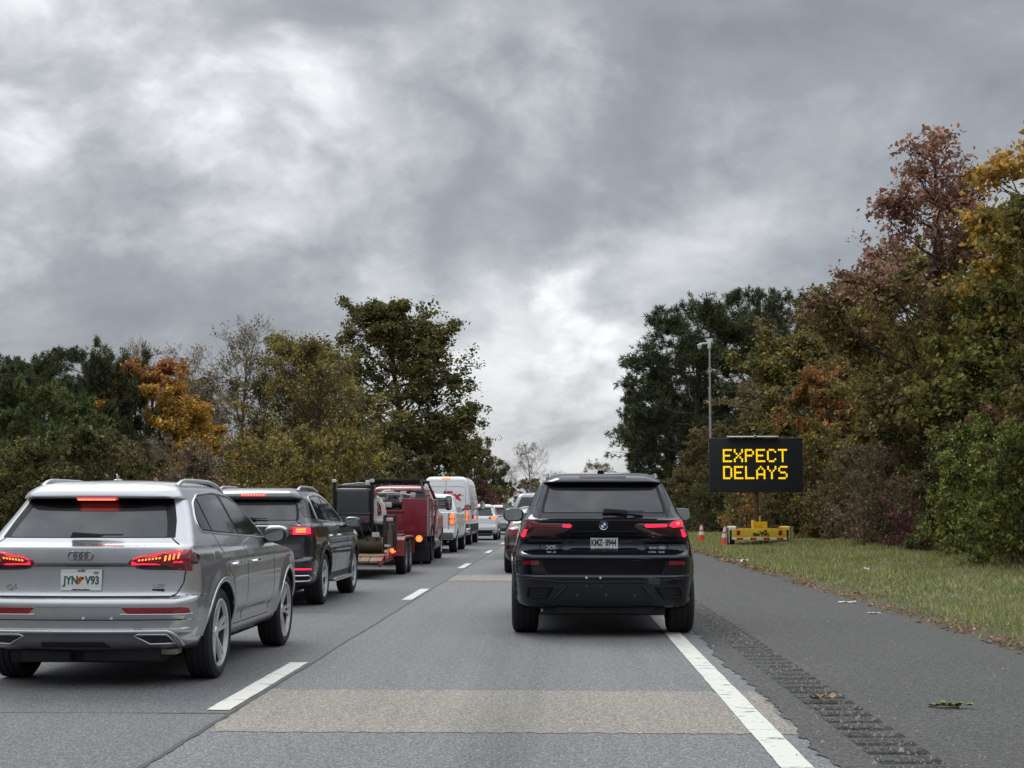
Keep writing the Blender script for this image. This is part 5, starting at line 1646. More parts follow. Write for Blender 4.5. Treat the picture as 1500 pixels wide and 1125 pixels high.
# ------------------------------------------------------------------ the dark grey car
def grey_suv():
    yr = [(.28, .28), (.33, .14), (.42, .06), (.50, .03), (.60, .005), (.66, .0), (.70, .02), (.73, .06), (.90, .075), (1.02, .07), (1.05, .05), (1.16, .055), (1.185, .065), (1.20, .10), (1.26, .155),
          (1.48, .34), (1.56, .405), (1.575, .405), (1.583, .335), (1.62, .325), (1.66, .36), (1.70, .44), (1.735, .58)]
    w = [(.28, .84), (.34, .91), (.45, .95), (.60, .975), (.80, .985), (.98, .975), (1.08, .955), (1.15, .935), (1.22, .895), (1.35, .835), (1.50, .770), (1.60, .715), (1.66, .665), (1.71, .60), (1.735, .53)]
    yf = [(.28, 4.75), (.5, 4.92), (.85, 4.90), (1.0, 4.75), (1.09, 4.2), (1.14, 3.65), (1.25, 3.35), (1.5, 2.85), (1.65, 2.4), (1.735, 1.9)]

    def mods(x, y, z):
        for cy in (.99, 3.985):
            d = np.sqrt((y - cy)**2 + (z - .42)**2)
            f = np.exp(-((d - .46) / .06)**2) * np.clip((np.abs(x) - .7) / .1, 0, 1) * np.clip((z - .25) / .15, 0, 1)
            x = x + np.sign(x) * .022 * f
        f = np.exp(-((z - 1.0) / .03)**2) * np.clip((y - .8) / .4, 0, 1) * (np.abs(x) > .6)
        return x + np.sign(x) * .014 * f, y, z
    V, F = make_shell(yr, yf, w, rr=[(.28, .22), (.7, .19), (1.1, .15), (1.74, .12)], bow=.085, taper=(.07, 1.5), ftaper=(.09, 1.1), drop=(.03, 1.4, 1.4), crown=.02, nr=26, na=10, ns=80, step=.02, mods=mods)
    c = Car('suv', 'dark grey SUV with lit brake lights and roof rails, just ahead of the silver car', 'car', (-4.49, 20.15, 0), PAINT_GREY, V, F, [(.99, .39), (3.985, .39)], .44, .58)
    r = c.root
    c.patch('rear_window', [(-.68, 1.262), (.66, 1.262), (.65, 1.36), (.605, 1.51), (.57, 1.52), (-.57, 1.52), (-.605, 1.51), (-.65, 1.36)], 'rear', GLASS_GREY, off=.005, rnd=.02)
    c.patch('window_surround', [(-.70, 1.255), (.70, 1.255), (.685, 1.38), (.62, 1.565), (-.62, 1.565), (-.685, 1.38)], 'rear', BLACK_GLOSS, off=.0015, rnd=.02)
    hb = c.patch('brake_light', [(-.18, 1.612), (.18, 1.612), (.18, 1.632), (-.18, 1.632)], 'rear', LENS_LIT, off=.006, rnd=.003)[0]
    for k in range(8):
        x = -.17 + k * .043
        c.patch('glow_dot', [(x, 1.616), (x + .022, 1.616), (x + .022, 1.628), (x, 1.628)], 'rear', LENS_HOT, off=.014, rnd=.002, parent=hb)
    tl = c.patch('tail_light', [(.36, 1.085), (.38, 1.165), (.62, 1.168), (.88, 1.15), (.89, 1.045), (.60, 1.035), (.42, 1.06)], 'rear', LENS_RED, off=.006, puff=.012, rnd=.02, mirror=True)
    c.patch('tail_light', [(.12, 1.045), (.11, 1.15), (.25, 1.155), (.44, 1.10), (.50, 1.055), (.30, 1.04)], 'right', LENS_RED, off=.006, rnd=.02, mirror=True)
    for t, sg in zip(tl, (1, -1)):
        sub = lambda poly: [(sg * p[0],) + tuple(p[1:]) for p in (poly if sg > 0 else poly[::-1])]
        c.patch('glow_band', sub([(.64, 1.055), (.64, 1.155), (.86, 1.145), (.87, 1.06)]), 'rear', LENS_LIT, off=.022, rnd=.02, parent=t)
        for z in (1.085, 1.115):
            c.patch('glow_dot', sub([(.68, z), (.68, z + .022), (.81, z + .022), (.81, z)]), 'rear', LENS_AMBER, off=.030, rnd=.006, parent=t)
    c.strip('chrome_strip', [(-.36, 1.175), (.36, 1.175)], .022, 'rear', SATIN)
    text_mesh('model_lettering', '4MATIC', .035, CHROME, r, (.50, c.hit(.50, 1.205, 'rear')[0].y - .012, 1.205), ext=.002, bold=.002, sx=1.2)
    c.strip('panel_gap', [(-.72, .70), (.72, .70), (.80, .80), (.82, 1.04)], .010, 'rear', GAP_SHADE, off=.001, high=.0)
    c.strip('panel_gap', [(.66, 1.25), (.80, 1.165)], .010, 'rear', GAP_SHADE, off=.001, high=.0, mirror=True)
    c.patch('reflector', [(.62, .548), (.62, .572), (.89, .566), (.90, .545)], 'rear', LENS_LIT, off=.004, rnd=.004, mirror=True)  # reflector made to glow with the lit lamp material
    c.patch('diffuser', [(-.88, .32), (.88, .32), (.88, .50), (-.88, .50)], 'rear', BLACK_PLASTIC, off=.003, rnd=.03)
    c.strip('exhaust_rim', round_poly([(.52, .465), (.86, .465), (.88, .43), (.86, .385), (.54, .385)], .03), .022, 'rear', CHROME, off=.008, high=.014, closed=True, mirror=True)
    wiper_blade(r, -.16, .25, .165, 1.285, .0)
    p = plate(r, 0, c.hit(0, .86, 'rear')[0].y - .01, .86, .31, .16, PLATE_WHITE)
    # side glass, with the dark quarter pane wrapping round to the rear window
    c.patch('side_window', [(.30, 1.30), (.42, 1.53), (.78, 1.60), (.70, 1.27)], 'right', GLASS, off=.004, rnd=.03, mirror=True)
    dlo = [(.86, 1.255), (.86, 1.60), (1.3, 1.635), (1.9, 1.63), (2.3, 1.55), (2.9, 1.33), (3.1, 1.195), (2.0, 1.225)]
    c.patch('window_trim', dlo, 'right', BLACK_GLOSS, off=.0015, rnd=.03, mirror=True)
    c.patch('side_window', [(.91, 1.28), (.91, 1.585), (1.02, 1.595), (1.02, 1.275)], 'right', GLASS, off=.005, rnd=.02, mirror=True)
    c.patch('side_window', [(1.06, 1.27), (1.05, 1.60), (1.65, 1.61), (1.80, 1.25)], 'right', GLASS, off=.005, rnd=.02, mirror=True)
    c.patch('side_window', [(1.89, 1.245), (1.76, 1.60), (2.24, 1.54), (2.82, 1.33), (2.98, 1.215)], 'right', GLASS, off=.005, rnd=.02, mirror=True)
    c.strip('chrome_strip', round_poly(dlo, .04), .016, 'right', SATIN, off=.003, high=.006, closed=True, mirror=True)
    for ln in ([(1.04, 1.25), (1.2, 1.0), (1.42, .8), (1.46, .42)], [(1.84, 1.23), (1.9, 1.0), (1.9, .42)], [(3.05, 1.18), (3.1, .9), (3.12, .45)]):
        c.strip('panel_gap', ln, .010, 'right', GAP_SHADE, off=.001, high=.0, mirror=True)
    for cy in (.99, 3.985):
        arc = [(cy + .475 * math.cos(t), .39 + .475 * math.sin(t)) for t in np.linspace(math.pi * 1.02, -.02 * math.pi, 24)]
        c.strip('arch_trim', arc, .06, 'right', BLACK_PLASTIC, off=.003, high=.008, mirror=True)
    for y in (1.3, 2.1):
        for sg, ax in ((1, 'right'), (-1, 'left')):
            h = c.hit(y, 1.02, ax)[0]
            mb = MB(); mb.tube([(h.x - sg * .006, y, 1.02), (h.x + sg * .03, y + .03, 1.02), (h.x + sg * .03, y + .18, 1.02), (h.x - sg * .006, y + .21, 1.02)], .014, 8); mb.build('door_handle', CHROME, r)
    for sg in (1, -1):
        mb = MB(); mb.box((sg * .97, 2.5, .335), (.14, 1.75, .05), .02); mb.build('running_board', SATIN, r)
    c.patch('sill_trim', [(1.46, .36), (1.46, .45), (3.5, .45), (3.5, .36)], 'right', BLACK_PLASTIC, off=.004, rnd=.01, mirror=True)
    roof_rails(c, lambda y: .60 - .02 * ((y - 1.6) / 1.2)**2, .68, 2.6, 1.7, SATIN, .020, .06)
    door_mirror(r, 1.08, 2.95, 1.215, (PAINT_GREY,), .125, .09, .085)
    underbody(r, .66, .25, 4.4, .22, .42, (((.3, .35, .29), (.6, .3, .14)),))
    four_wheels(r, .39, .275, .275, ALLOY, .975, .99, 3.985)
    return c


grey_suv()

# ------------------------------------------------------------------ farther cars (same shell, fewer details)
def far_car(name, label, cat, x, y, paint, H, W, L, axles, lamps, roof='suv', third=True, glass_z=(.62, .87), wheel_r=.36, antenna=False, rails=False, plate_m=None, lower_dark=.40, rim=None):
    hw = W / 2
    zb = .28
    if roof == 'suv':
        yr = [(zb, .22), (.36, .08), (.50, .02), (.60, .0), (.68, .02), (.74, .07), (H * .60, .09), (H * .63, .12), (H * .66, .17), (H * .88, .42), (H * .905, .44), (H * .91, .37), (H * .94, .37), (H * .975, .46), (H - .02, .62)]
        yf = [(zb, L - .15), (.5, L), (.85, L - .02), (H * .58, L - .3), (H * .62, L - .9), (H * .66, L - 1.3), (H * .8, L - 1.75), (H * .94, L - 2.2), (H - .02, L - 2.8)]
    else:
        yr = [(zb, .22), (.36, .08), (.50, .02), (.62, .0), (.70, .03), (.90, .07), (H * .65, .08), (H * .68, .16), (H * .70, .45), (H * .92, 1.05), (H * .96, 1.25), (H - .02, 1.6)]
        yf = [(zb, L - .15), (.5, L), (.75, L - .02), (H * .60, L - .4), (H * .66, L - 1.1), (H * .70, L - 1.4), (H * .9, L - 2.0), (H * .96, L - 2.2), (H - .02, L - 2.6)]
    w = [(zb, hw * .88), (.36, hw * .95), (.55, hw * .99), (.80, hw), (H * .57, hw * .98), (H * .64, hw * .945), (H * .68, hw * .90), (H * .82, hw * .80), (H * .92, hw * .73), (H * .97, hw * .64), (H - .02, hw * .54)]
    V, F = make_shell(yr, yf, w, rr=.17, bow=.08, taper=(.06, 1.3), ftaper=(.09, 1.1), drop=(.03, 1.3, H * .75), crown=.02, nr=14, na=7, ns=44, step=.03)
    c = Car(name, label, cat, (x, y, 0), paint, V, F, [(a, wheel_r) for a in axles], wheel_r + .055, hw * .6)
    r = c.root
    g0, g1 = (H * .665, H * .885) if roof == 'suv' else (H * .70, H * .93)
    c.patch('rear_window', [(-hw * .76, g0), (hw * .76, g0), (hw * .70, (g0 + g1) / 2), (hw * .62, g1), (-hw * .62, g1), (-hw * .70, (g0 + g1) / 2)], 'rear', GLASS, off=.003, rnd=.03, res=.06)
    if third: c.patch('brake_light', [(-.16, H * .918), (.16, H * .918), (.16, H * .932), (-.16, H * .932)], 'rear', LENS_LIT, off=.006, rnd=.003)
    for (poly, m, nm) in lamps: c.patch(nm, [(p[0] * hw, p[1]) for p in poly], 'rear', m, off=.006, rnd=.015, res=.05, mirror=True)
    c.patch('bumper_trim', [(-hw * .85, .32), (hw * .85, .32), (hw * .88, .48), (-hw * .88, .48)], 'rear', BLACK_PLASTIC, off=.004, rnd=.02, res=.08)
    if plate_m: plate(r, 0, c.hit(0, H * .50, 'rear')[0].y - .008, H * .50, .31, .155, plate_m)
    s = 1 if roof == 'suv' else 0
    ya, ybk = (.75, L - 1.65) if s else (1.15, L - 1.75)
    c.patch('side_window', [(ya + .12, H * .69), (ya + .10, H * .80), (ya + .4, H * .885), ((ya + ybk) / 2 - .05, H * .895), ((ya + ybk) / 2 + .03, H * .685)], 'right', GLASS, off=.004, rnd=.04, res=.07, mirror=True)
    c.patch('side_window', [((ya + ybk) / 2 + .12, H * .685), ((ya + ybk) / 2 + .04, H * .893), (ybk - .55, H * .87), (ybk - .05, H * .70)], 'right', GLASS, off=.004, rnd=.04, res=.07, mirror=True)
    c.strip('panel_gap', [((ya + ybk) / 2 + .07, H * .68), ((ya + ybk) / 2 + .1, .42)], .012, 'right', GAP_SHADE, off=.001, high=0, mirror=True)
    c.strip('panel_gap', [(-hw * .75, .70), (hw * .75, .70)], .012, 'rear', GAP_SHADE, off=.001, high=0)
    door_mirror(r, hw + .10, ybk - .05, H * .68, (BLACK_PLASTIC,), .11, .08, .075)
    if rails: roof_rails(c, lambda y_: hw * .66, .75, L - 2.3, H, SATIN, .02, .05)
    if antenna:
        z = c.hit(0, 1.0 if s else 1.7, 'top')[0].z; mb = MB()
        y0 = 1.0 if s else 1.75
        mb.prism([(y0 - .06, z - .01), (y0 - .05, z + .06), (y0 + .02, z + .035), (y0 + .14, z - .01)], 'x', -.02, .02, .008); mb.build('roof_antenna', paint, r)
    underbody(r, hw * .65, .25, L - .4, .20, .42)
    four_wheels(r, wheel_r, .24, wheel_r * .70, rim or ALLOY, hw - .01, axles[0], axles[1])
    return c


LAMP_ROUND = [((.62, 1.00), (.62, 1.13), (.90, 1.16), (.93, 1.05), (.80, .96))]
far_car('suv', 'white SUV with orange red lit lamps, ahead of the white van', 'car', -3.84, 66.5, PAINT_WHITE, 1.72, 1.86, 4.6, (.95, 3.65),
        [([(.52, 1.02), (.55, 1.10), (.66, 1.12), (.66, .99)], LENS_RED, 'tail_light_inner'), ([(.67, .985), (.67, 1.12), (.93, 1.15), (.95, 1.06), (.86, .97)], LENS_ORANGE, 'tail_light')], rails=False, plate_m=None)
far_car('suv', 'white SUV mostly hidden, farthest of the white vehicles in the left queue', 'car', -3.55, 82, PAINT_WHITE, 1.74, 1.9, 4.7, (.95, 3.7),
        [([(.70, .98), (.70, 1.12), (.93, 1.15), (.95, 1.02)], LENS_RED, 'tail_light')], plate_m=PLATE_WHITE)
far_car('sedan', 'black red car half hidden behind the black SUV', 'car', -.32, 31.0, PAINT_MAROON, 1.52, 1.86, 4.75, (1.0, 3.75),
        [([(.45, .90), (.50, 1.02), (.72, 1.06), (.94, 1.06), (.97, .90), (.78, .86)], LENS_RED, 'tail_light'), ([(.66, .52), (.66, .56), (.93, .555), (.93, .515)], LENS_RED, 'reflector')],
        'sedan', False, wheel_r=.335, antenna=True)


# ------------------------------------------------------------------ pickup trucks
def pickup(label, x, y, paint, H, W, lit, cab_y=1.75, L=5.9, lamp_z=(.92, 1.25), beacon=None, lamp_m=None, wheel_r=.40, tall_mirror=False, bed_z=1.28):
    hw = W / 2
    yr = [(.44, .12), (.52, .03), (.60, .0), (.75, .04), (.80, .06), (bed_z - .03, .075), (bed_z, .10)]
    yf = [(.44, L - .1), (.7, L), (1.05, L - .05), (bed_z - .08, L - .4), (bed_z, L - 1.0)]
    w = [(.44, hw * .90), (.55, hw * .97), (.80, hw), (1.05, hw * .985), (bed_z - .06, hw * .955), (bed_z, hw * .90)]
    V, F = make_shell(yr, yf, w, rr=.09, bow=.03, taper=(.01, 1.0), ftaper=(.06, 1.0), crown=-.01, nr=12, na=6, ns=44, step=.05)
    c = Car('pickup_truck', label, 'pickup truck', (x, y, 0), paint, V, F, [(1.15, wheel_r), (L - 1.05, wheel_r)], wheel_r + .07, hw * .6)
    r = c.root
    cy = [(bed_z - .12, cab_y), (bed_z + .04, cab_y + .02), (H * .93, cab_y + .22), (H - .04, cab_y + .34), (H - .01, cab_y + .5)]
    cf = [(bed_z - .12, L - 1.25), (bed_z + .04, L - 1.45), (H * .93, L - 2.35), (H - .04, L - 2.6), (H - .01, L - 2.8)]
    cw = [(bed_z - .12, hw * .94), (bed_z + .06, hw * .91), (H * .93, hw * .74), (H - .04, hw * .67), (H - .01, hw * .60)]
    V2, F2 = make_shell(cy, cf, cw, rr=.10, rf=.15, bow=.03, taper=(.0, 1), ftaper=(.0, 1), crown=.02, nr=12, na=6, ns=24, step=.05)
    k = Car('pickup_truck', '', '', None, paint, V2, F2, root=r, body='cab')
    k.root = r
    h0, h1 = bed_z + .10, H * .93
    k.patch('rear_window', [(-hw * .76, h0), (hw * .76, h0), (hw * .62, h1), (-hw * .62, h1)], 'rear', GLASS, off=.004, rnd=.04, res=.08)
    k.patch('side_window', [(cab_y + .20, h0), (cab_y + .32, h1 - .02), (cab_y + .98, h1), (cab_y + 1.0, h0)], 'right', GLASS, off=.004, rnd=.03, res=.08, mirror=True)
    k.patch('side_window', [(cab_y + 1.1, h0), (cab_y + 1.08, h1), (L - 2.5, h1 - .04), (L - 1.75, h0)], 'right', GLASS, off=.004, rnd=.03, res=.08, mirror=True)
    lm = lamp_m or (LENS_ORANGE if lit else LENS_RED)
    a, b = lamp_z
    t = c.patch('tail_light', [(.80 * hw, a), (.80 * hw, b), (.955 * hw, b), (.965 * hw, a)], 'rear', LENS_RED, off=.008, rnd=.02, res=.06, mirror=True)
    if lit:
        for o, sg in zip(t, (1, -1)):
            for f0, f1 in ((.06, .46), (.54, .94)):
                p = [(sg * .82 * hw, a + (b - a) * f0), (sg * .82 * hw, a + (b - a) * f1), (sg * .945 * hw, a + (b - a) * f1), (sg * .945 * hw, a + (b - a) * f0)]
                c.patch('glow_band', p if sg > 0 else p[::-1], 'rear', lm, off=.02, rnd=.03, res=.06, parent=o)
    c.strip('panel_gap', [(-.77 * hw, .78), (-.77 * hw, bed_z - .02)], .02, 'rear', GAP_SHADE, off=.001, high=0, mirror=True)
    c.patch('tailgate_panel', [(-.70 * hw, .86), (.70 * hw, .86), (.70 * hw, bed_z - .10), (-.70 * hw, bed_z - .10)], 'rear', paint, off=.010, rnd=.03, res=.1)
    mb = MB(); mb.box((0, -.05, .58), (W * .93, .18, .20), .03); mb.box((0, -.12, .69), (W * .6, .10, .03), .01); mb.build('rear_bumper', CHROME if not lit else mat('grey_bumper', (.10, .10, .105), .5), r)
    plate(r, 0, -.155, .60, .31, .155, PLATE_WHITE)
    mb = MB(); mb.box((0, .95, bed_z - .02), (W * .84, 1.5, .05), .01); mb.build('bed_cover', BLACK_PLASTIC, r)
    if beacon:
        mb = MB(); mb.box((0, cab_y + .30, H - .03), (.34, .08, .07), .015); mb.build('brake_light', beacon, r)
    mw, mh = (.10, .16) if tall_mirror else (.12, .10)
    door_mirror(r, hw + .14, L - 1.85, bed_z + .16, (BLACK_PLASTIC,), mw, .08, mh)
    c.strip('panel_gap', [(cab_y + 1.05, bed_z - .05), (cab_y + 1.05, .55)], .014, 'right', GAP_SHADE, off=.001, high=0, mirror=True)
    c.strip('panel_gap', [(cab_y, bed_z - .02), (cab_y, .55)], .02, 'right', GAP_SHADE, off=.001, high=0, mirror=True)
    for cy_ in (1.15, L - 1.05):
        arc = [(cy_ + (wheel_r + .09) * math.cos(t_), wheel_r + (wheel_r + .09) * math.sin(t_)) for t_ in np.linspace(math.pi * .98, .02 * math.pi, 18)]
        c.strip('arch_trim', arc, .05, 'right', BLACK_PLASTIC if not lit else paint, off=.003, high=.01, mirror=True)
    underbody(r, hw * .6, .2, L - .5, .34, .56, (((0, 1.15, .38), (1.3, .14, .14)),))
    four_wheels(r, wheel_r, .27, wheel_r * .62, STEEL_RIM if lit else ALLOY, hw - .01, 1.15, L - 1.05)
    return c


pickup('white pickup truck with two stacked orange lamps, between the service truck and the van', -4.44, 46.3, PAINT_WHITE, 1.98, 2.03, True, 1.75, 6.0, (.93, 1.32), LENS_AMBER, LENS_ORANGE, .41, False, 1.36)
pickup('light grey pickup truck with a black rear window beyond the black red car', -.52, 40.5, PAINT_PEWTER, 1.94, 1.98, False, 1.6, 5.6, (.98, 1.30), None, None, .39, False, 1.36)


# ------------------------------------------------------------------ the delivery van
def van():
    H, hw, L = 2.78, 1.0, 6.9
    yr = [(.42, .10), (.55, .0), (.66, .0), (.70, .05), (1.2, .06), (1.9, .11), (2.5, .22), (2.66, .27), (2.74, .36), (2.78, .5)]
    yf = [(.42, L - .1), (.7, L), (1.1, L - .1), (1.35, L - .75), (1.6, L - 1.1), (2.2, L - 1.6), (2.66, L - 2.1), (2.74, L - 2.4), (2.78, L - 2.7)]
    w = [(.42, hw * .93), (.60, hw * .99), (1.2, hw), (1.7, hw * .985), (2.2, hw * .93), (2.5, hw * .885), (2.66, hw * .83), (2.74, hw * .75), (2.78, hw * .64)]
    V, F = make_shell(yr, yf, w, rr=.14, bow=.03, taper=(.0, 1), ftaper=(.10, 1.4), crown=.03, nr=14, na=8, ns=50, step=.06)
    c = Car('delivery_van', 'tall white delivery van with coloured lettering on its rear doors', 'van', (-4.58, 56.6, 0), PAINT_WHITE, V, F, [(1.35, .36), (5.6, .36)], .43, hw * .6)
    r = c.root
    lens = c.patch('brake_light', [(-.20, 2.655), (.20, 2.655), (.17, 2.715), (-.17, 2.715)], 'rear', LENS_ORANGE, off=.02, rnd=.02)
    t = c.patch('tail_light', [(.80, .98), (.82, 1.42), (.90, 1.42), (.93, 1.0)], 'rear', LENS_RED, off=.02, rnd=.03, mirror=True)
    for o, sg in zip(t, (1, -1)):
        for z0, z1, m in ((1.00, 1.16, LENS_ORANGE), (1.18, 1.40, LENS_ORANGE)):
            p = [(sg * .82, z0), (sg * .83, z1), (sg * .89, z1), (sg * .90, z0)]
            c.patch('glow_band', p if sg > 0 else p[::-1], 'rear', m, off=.03, rnd=.02, parent=o)
    c.strip('panel_gap', [(0, .74), (0, 2.60)], .018, 'rear', GAP_SHADE, off=.001, high=.0)
    c.strip('panel_gap', [(-.80, .74), (-.80, 2.45), (-.70, 2.60), (.70, 2.60), (.80, 2.45), (.80, .74)], .016, 'rear', mat('door_seal', (.22, .22, .225), .6), off=.001, high=.0)
    for z in (2.36, 2.02):
        for sg in (1, -1): c.strip('door_groove', [(sg * .06, z), (sg * .40, z + .015), (sg * .74, z - .01)], .022, 'rear', mat('door_seal'), off=.001, high=.002)
    FEDP = mat('purple_lettering', (.09, .025, .14), .4); FEDR = mat('red_lettering', (.62, .02, .03), .4)

    def letter(s, x, z, size, m, sx):
        y = c.hit(x, z, 'rear')[0].y - .012
        text_mesh('lettering', s, size, m, r, (x, y, z), rot=(R(87), 0, 0), ext=.008, bold=.02, sx=sx)
    letter('Fed', -.36, 1.98, .50, FEDP, 1.02)
    letter('E', .14, 1.98, .50, FEDR, 1.02); letter('x', .46, 1.98, .50, FEDR, 1.08)
    c.patch('bumper_trim', [(-.95, .46), (.95, .46), (.96, .88), (-.96, .88)], 'rear', BLACK_PLASTIC, off=.006, rnd=.03, res=.1)
    c.patch('side_trim', [(.05, .56), (.05, .86), (6.2, .86), (6.2, .56)], 'right', BLACK_PLASTIC, off=.008, rnd=.03, res=.12, mirror=True)
    c.patch('side_panel', [(.35, 1.36), (.45, 2.30), (2.6, 2.34), (2.6, 1.36)], 'right', mat('van_panel_grey_gloss', (.45, .46, .47), .25, coat=.6), off=.004, rnd=.08, res=.12, mirror=True)  # plain grey gloss panel on the white side
    c.patch('side_window', [(4.3, 1.45), (4.35, 2.05), (5.0, 2.03), (5.7, 1.5)], 'right', GLASS, off=.006, rnd=.06, res=.1, mirror=True)
    c.strip('panel_gap', [(2.7, .9), (2.7, 2.4)], .02, 'right', GAP_SHADE, off=.001, high=0, mirror=True)
    c.strip('panel_gap', [(4.15, .9), (4.2, 2.3)], .02, 'right', GAP_SHADE, off=.001, high=0, mirror=True)
    letter_side = text_mesh('lettering', 'Ground', .30, FEDP, r, (c.hit(1.5, 1.15, 'right')[0].x + .012, 1.6, 1.16), rot=(R(90), 0, R(90)), ext=.004, bold=.01, sx=1.1)
    door_mirror(r, 1.20, 5.45, 1.62, (BLACK_PLASTIC,), .11, .09, .20)
    mb = MB(); mb.cyl((0, 1.0, 2.80), (0, 1.0, 2.86), .05, 12); mb.build('roof_beacon', LENS_RED, r)
    mb = MB(); mb.box((0, -.06, .50), (1.5, .16, .07), .02); mb.build('rear_step', BLACK_PLASTIC, r)
    plate(r, -.30, c.hit(-.3, 1.02, 'rear')[0].y - .01, 1.02, .31, .155, PLATE_WHITE)
    underbody(r, .65, .3, L - .6, .28, .55)
    four_wheels(r, .36, .25, .22, STEEL_RIM, hw - .02, 1.35, 5.6)


van()


# ------------------------------------------------------------------ the red service truck
def service_truck():
    r = thing('service_truck', 'dark red service truck with an open bed full of machinery and a black rack', 'truck', (-4.46, 35.9, 0))
    # utility body: tall side cabinets, low tailgate between them
    b = MB()
    b.box((.76, 1.55, 1.22), (.66, 3.1, .98), .025); b.box((-.76, 1.55, 1.22), (.66, 3.1, .98), .025)
    b.box((0, 1.55, .80), (1.0, 3.06, .10), .01)
    b.build('service_body', PAINT_RED, r)
    g = MB(); g.box((0, .05, 1.08), (.98, .08, .66), .02); g.box((0, .0, 1.38), (.98, .06, .07), .02); g.box((0, .0, .85), (.98, .06, .09), .02); g.box((-.25, -.0, 1.11), (.34, .03, .40), .01); g.box((.22, 0, 1.11), (.46, .03, .40), .01)
    g.build('tailgate', PAINT_RED, r)
    for sg in (1, -1):
        for (y0, y1, z0, z1) in ((.15, .95, .85, 1.64), (1.95, 2.95, .85, 1.64), (1.0, 1.9, 1.25, 1.64)):
            d = MB(); d.box((sg * 1.094, (y0 + y1) / 2, (z0 + z1) / 2), (.02, y1 - y0, z1 - z0), .012)
            o = d.build('cabinet_door', PAINT_RED, r)
            h = MB(); h.box((sg * 1.112, (y0 + y1) / 2, z0 + (z1 - z0) * .5), (.02, .14, .07), .008); h.build('handle', CHROME, o)
        e = MB(); e.tube([(sg * 1.10, .02, .76), (sg * 1.10, .02, 1.70)], .022, 8); e.build('corner_post', SATIN, r)
        # round wheel opening in the body side
        a = MB(); a.lathe([(.47, 0), (.50, .012), (.44, .02), (.43, -.25)], 'x', (sg * 1.088 if sg > 0 else -1.108, 1.45, .56), 28); a.build('wheel_arch', BLACK_PLASTIC, r)
    bm = MB(); bm.box((0, -.10, .68), (2.16, .20, .20), .02); bm.box((0, -.06, .54), (2.1, .12, .08), .015); bm.build('rear_bumper', mat('black_steel', (.015, .015, .016), .5, .4), r)
    for sg in (1, -1):
        mb = MB(); mb.lathe([(.0, -.02), (.075, -.02), (.085, -.008), (.085, .02), (0, .02)], 'y', (sg * .90, -.21, .69), 20); mb.build('brake_light', LENS_ORANGE if sg > 0 else LENS_ORANGE, r)
        m2 = MB(); m2.lathe([(.0, -.035), (.04, -.035), (.05, -.01), (0, -.01)], 'y', (sg * .90, -.21, .69), 16); m2.build('brake_light_core', LENS_AMBER, r)
        mb = MB(); mb.lathe([(.0, -.015), (.055, -.015), (.065, .0), (.065, .02), (0, .02)], 'y', (sg * .70, -.21, .69), 18); mb.build('reversing_light', WHITE_LENS, r)
        f = MB(); f.box((sg * .80, .55, .34), (.62, .02, .50), .005); f.build('mud_flap', BLACK_PLASTIC, r)
    # cab
    yr = [(.55, 3.3), (1.3, 3.3), (1.95, 3.42), (2.05, 3.52), (2.09, 3.7)]; yf = [(.55, 6.6), (1.0, 6.65), (1.28, 6.3), (1.36, 5.4), (1.9, 4.75), (2.05, 4.5), (2.09, 4.3)]
    w = [(.55, .92), (.8, 1.0), (1.2, 1.0), (1.4, .95), (1.9, .80), (2.05, .72), (2.09, .62)]
    V, F = make_shell(yr, yf, w, rr=.10, bow=.02, taper=(0, 1), ftaper=(.05, 1), crown=.03, nr=10, na=6, ns=30, step=.06)
    k = Car('service_truck', '', '', None, mat('red_cab_paint', (.30, .03, .035), .35, coat=.5), V, F, [(5.7, .42)], .50, .6, root=r, body='cab')
    k.patch('rear_window', [(-.80, 1.40), (.80, 1.40), (.70, 1.99), (-.70, 1.99)], 'rear', GLASS, off=.004, rnd=.05, res=.08)
    k.patch('side_window', [(3.75, 1.45), (3.85, 1.90), (4.55, 1.90), (5.15, 1.45)], 'right', GLASS, off=.004, rnd=.05, res=.08, mirror=True)
    for sg in (1, -1):
        mb = MB(); mb.superell((sg * 1.24, 4.95, 1.62), (.10, .08, .21), 3.4, 16, 12); mb.tube([(sg * 1.0, 5.05, 1.55), (sg * 1.2, 5.0, 1.55)], .02, 6); mb.tube([(sg * 1.0, 5.05, 1.7), (sg * 1.2, 5.0, 1.7)], .02, 6)
        o = mb.build('mirror', BLACK_PLASTIC, r)
        g = MB(); g.box((sg * 1.24, 4.864, 1.62), (.14, .006, .32), .002); g.build('mirror_glass', MIRROR_GLASS, o)
    # rack over the bed: hoop at the rear of the cab with sloping legs, and bars forward
    k_ = MB()
    for y in (1.0, 3.1):
        k_.tube([(-1.02, y - .55 if y < 2 else y, 1.70), (-.80, y, 2.19), (.80, y, 2.19), (1.02, y - .55 if y < 2 else y, 1.70)], .045, 8)
    for x in (-.8, -.25, .25, .8): k_.tube([(x, 1.0, 2.19), (x, 3.4, 2.20)], .035, 8)
    k_.box((0, 1.0, 2.20), (1.66, .10, .07), .01)
    k_.build('ladder_rack', mat('black_steel'), r)
    n = MB()
    for z in (1.95, 1.82, 1.70, 1.58): n.tube([(-.85, 3.22, z), (.85, 3.22, z)], .016, 6)
    n.build('cab_guard', mat('black_steel'), r)
    # machinery standing in the bed
    grey = mat('grey_machinery', (.22, .22, .21), .5, .3, var=.4, vscale=12); pale = mat('pale_fittings', (.50, .49, .46), .5, .3, var=.3); dk = mat('dark_machinery', (.03, .03, .03), .6, .3, var=.5)
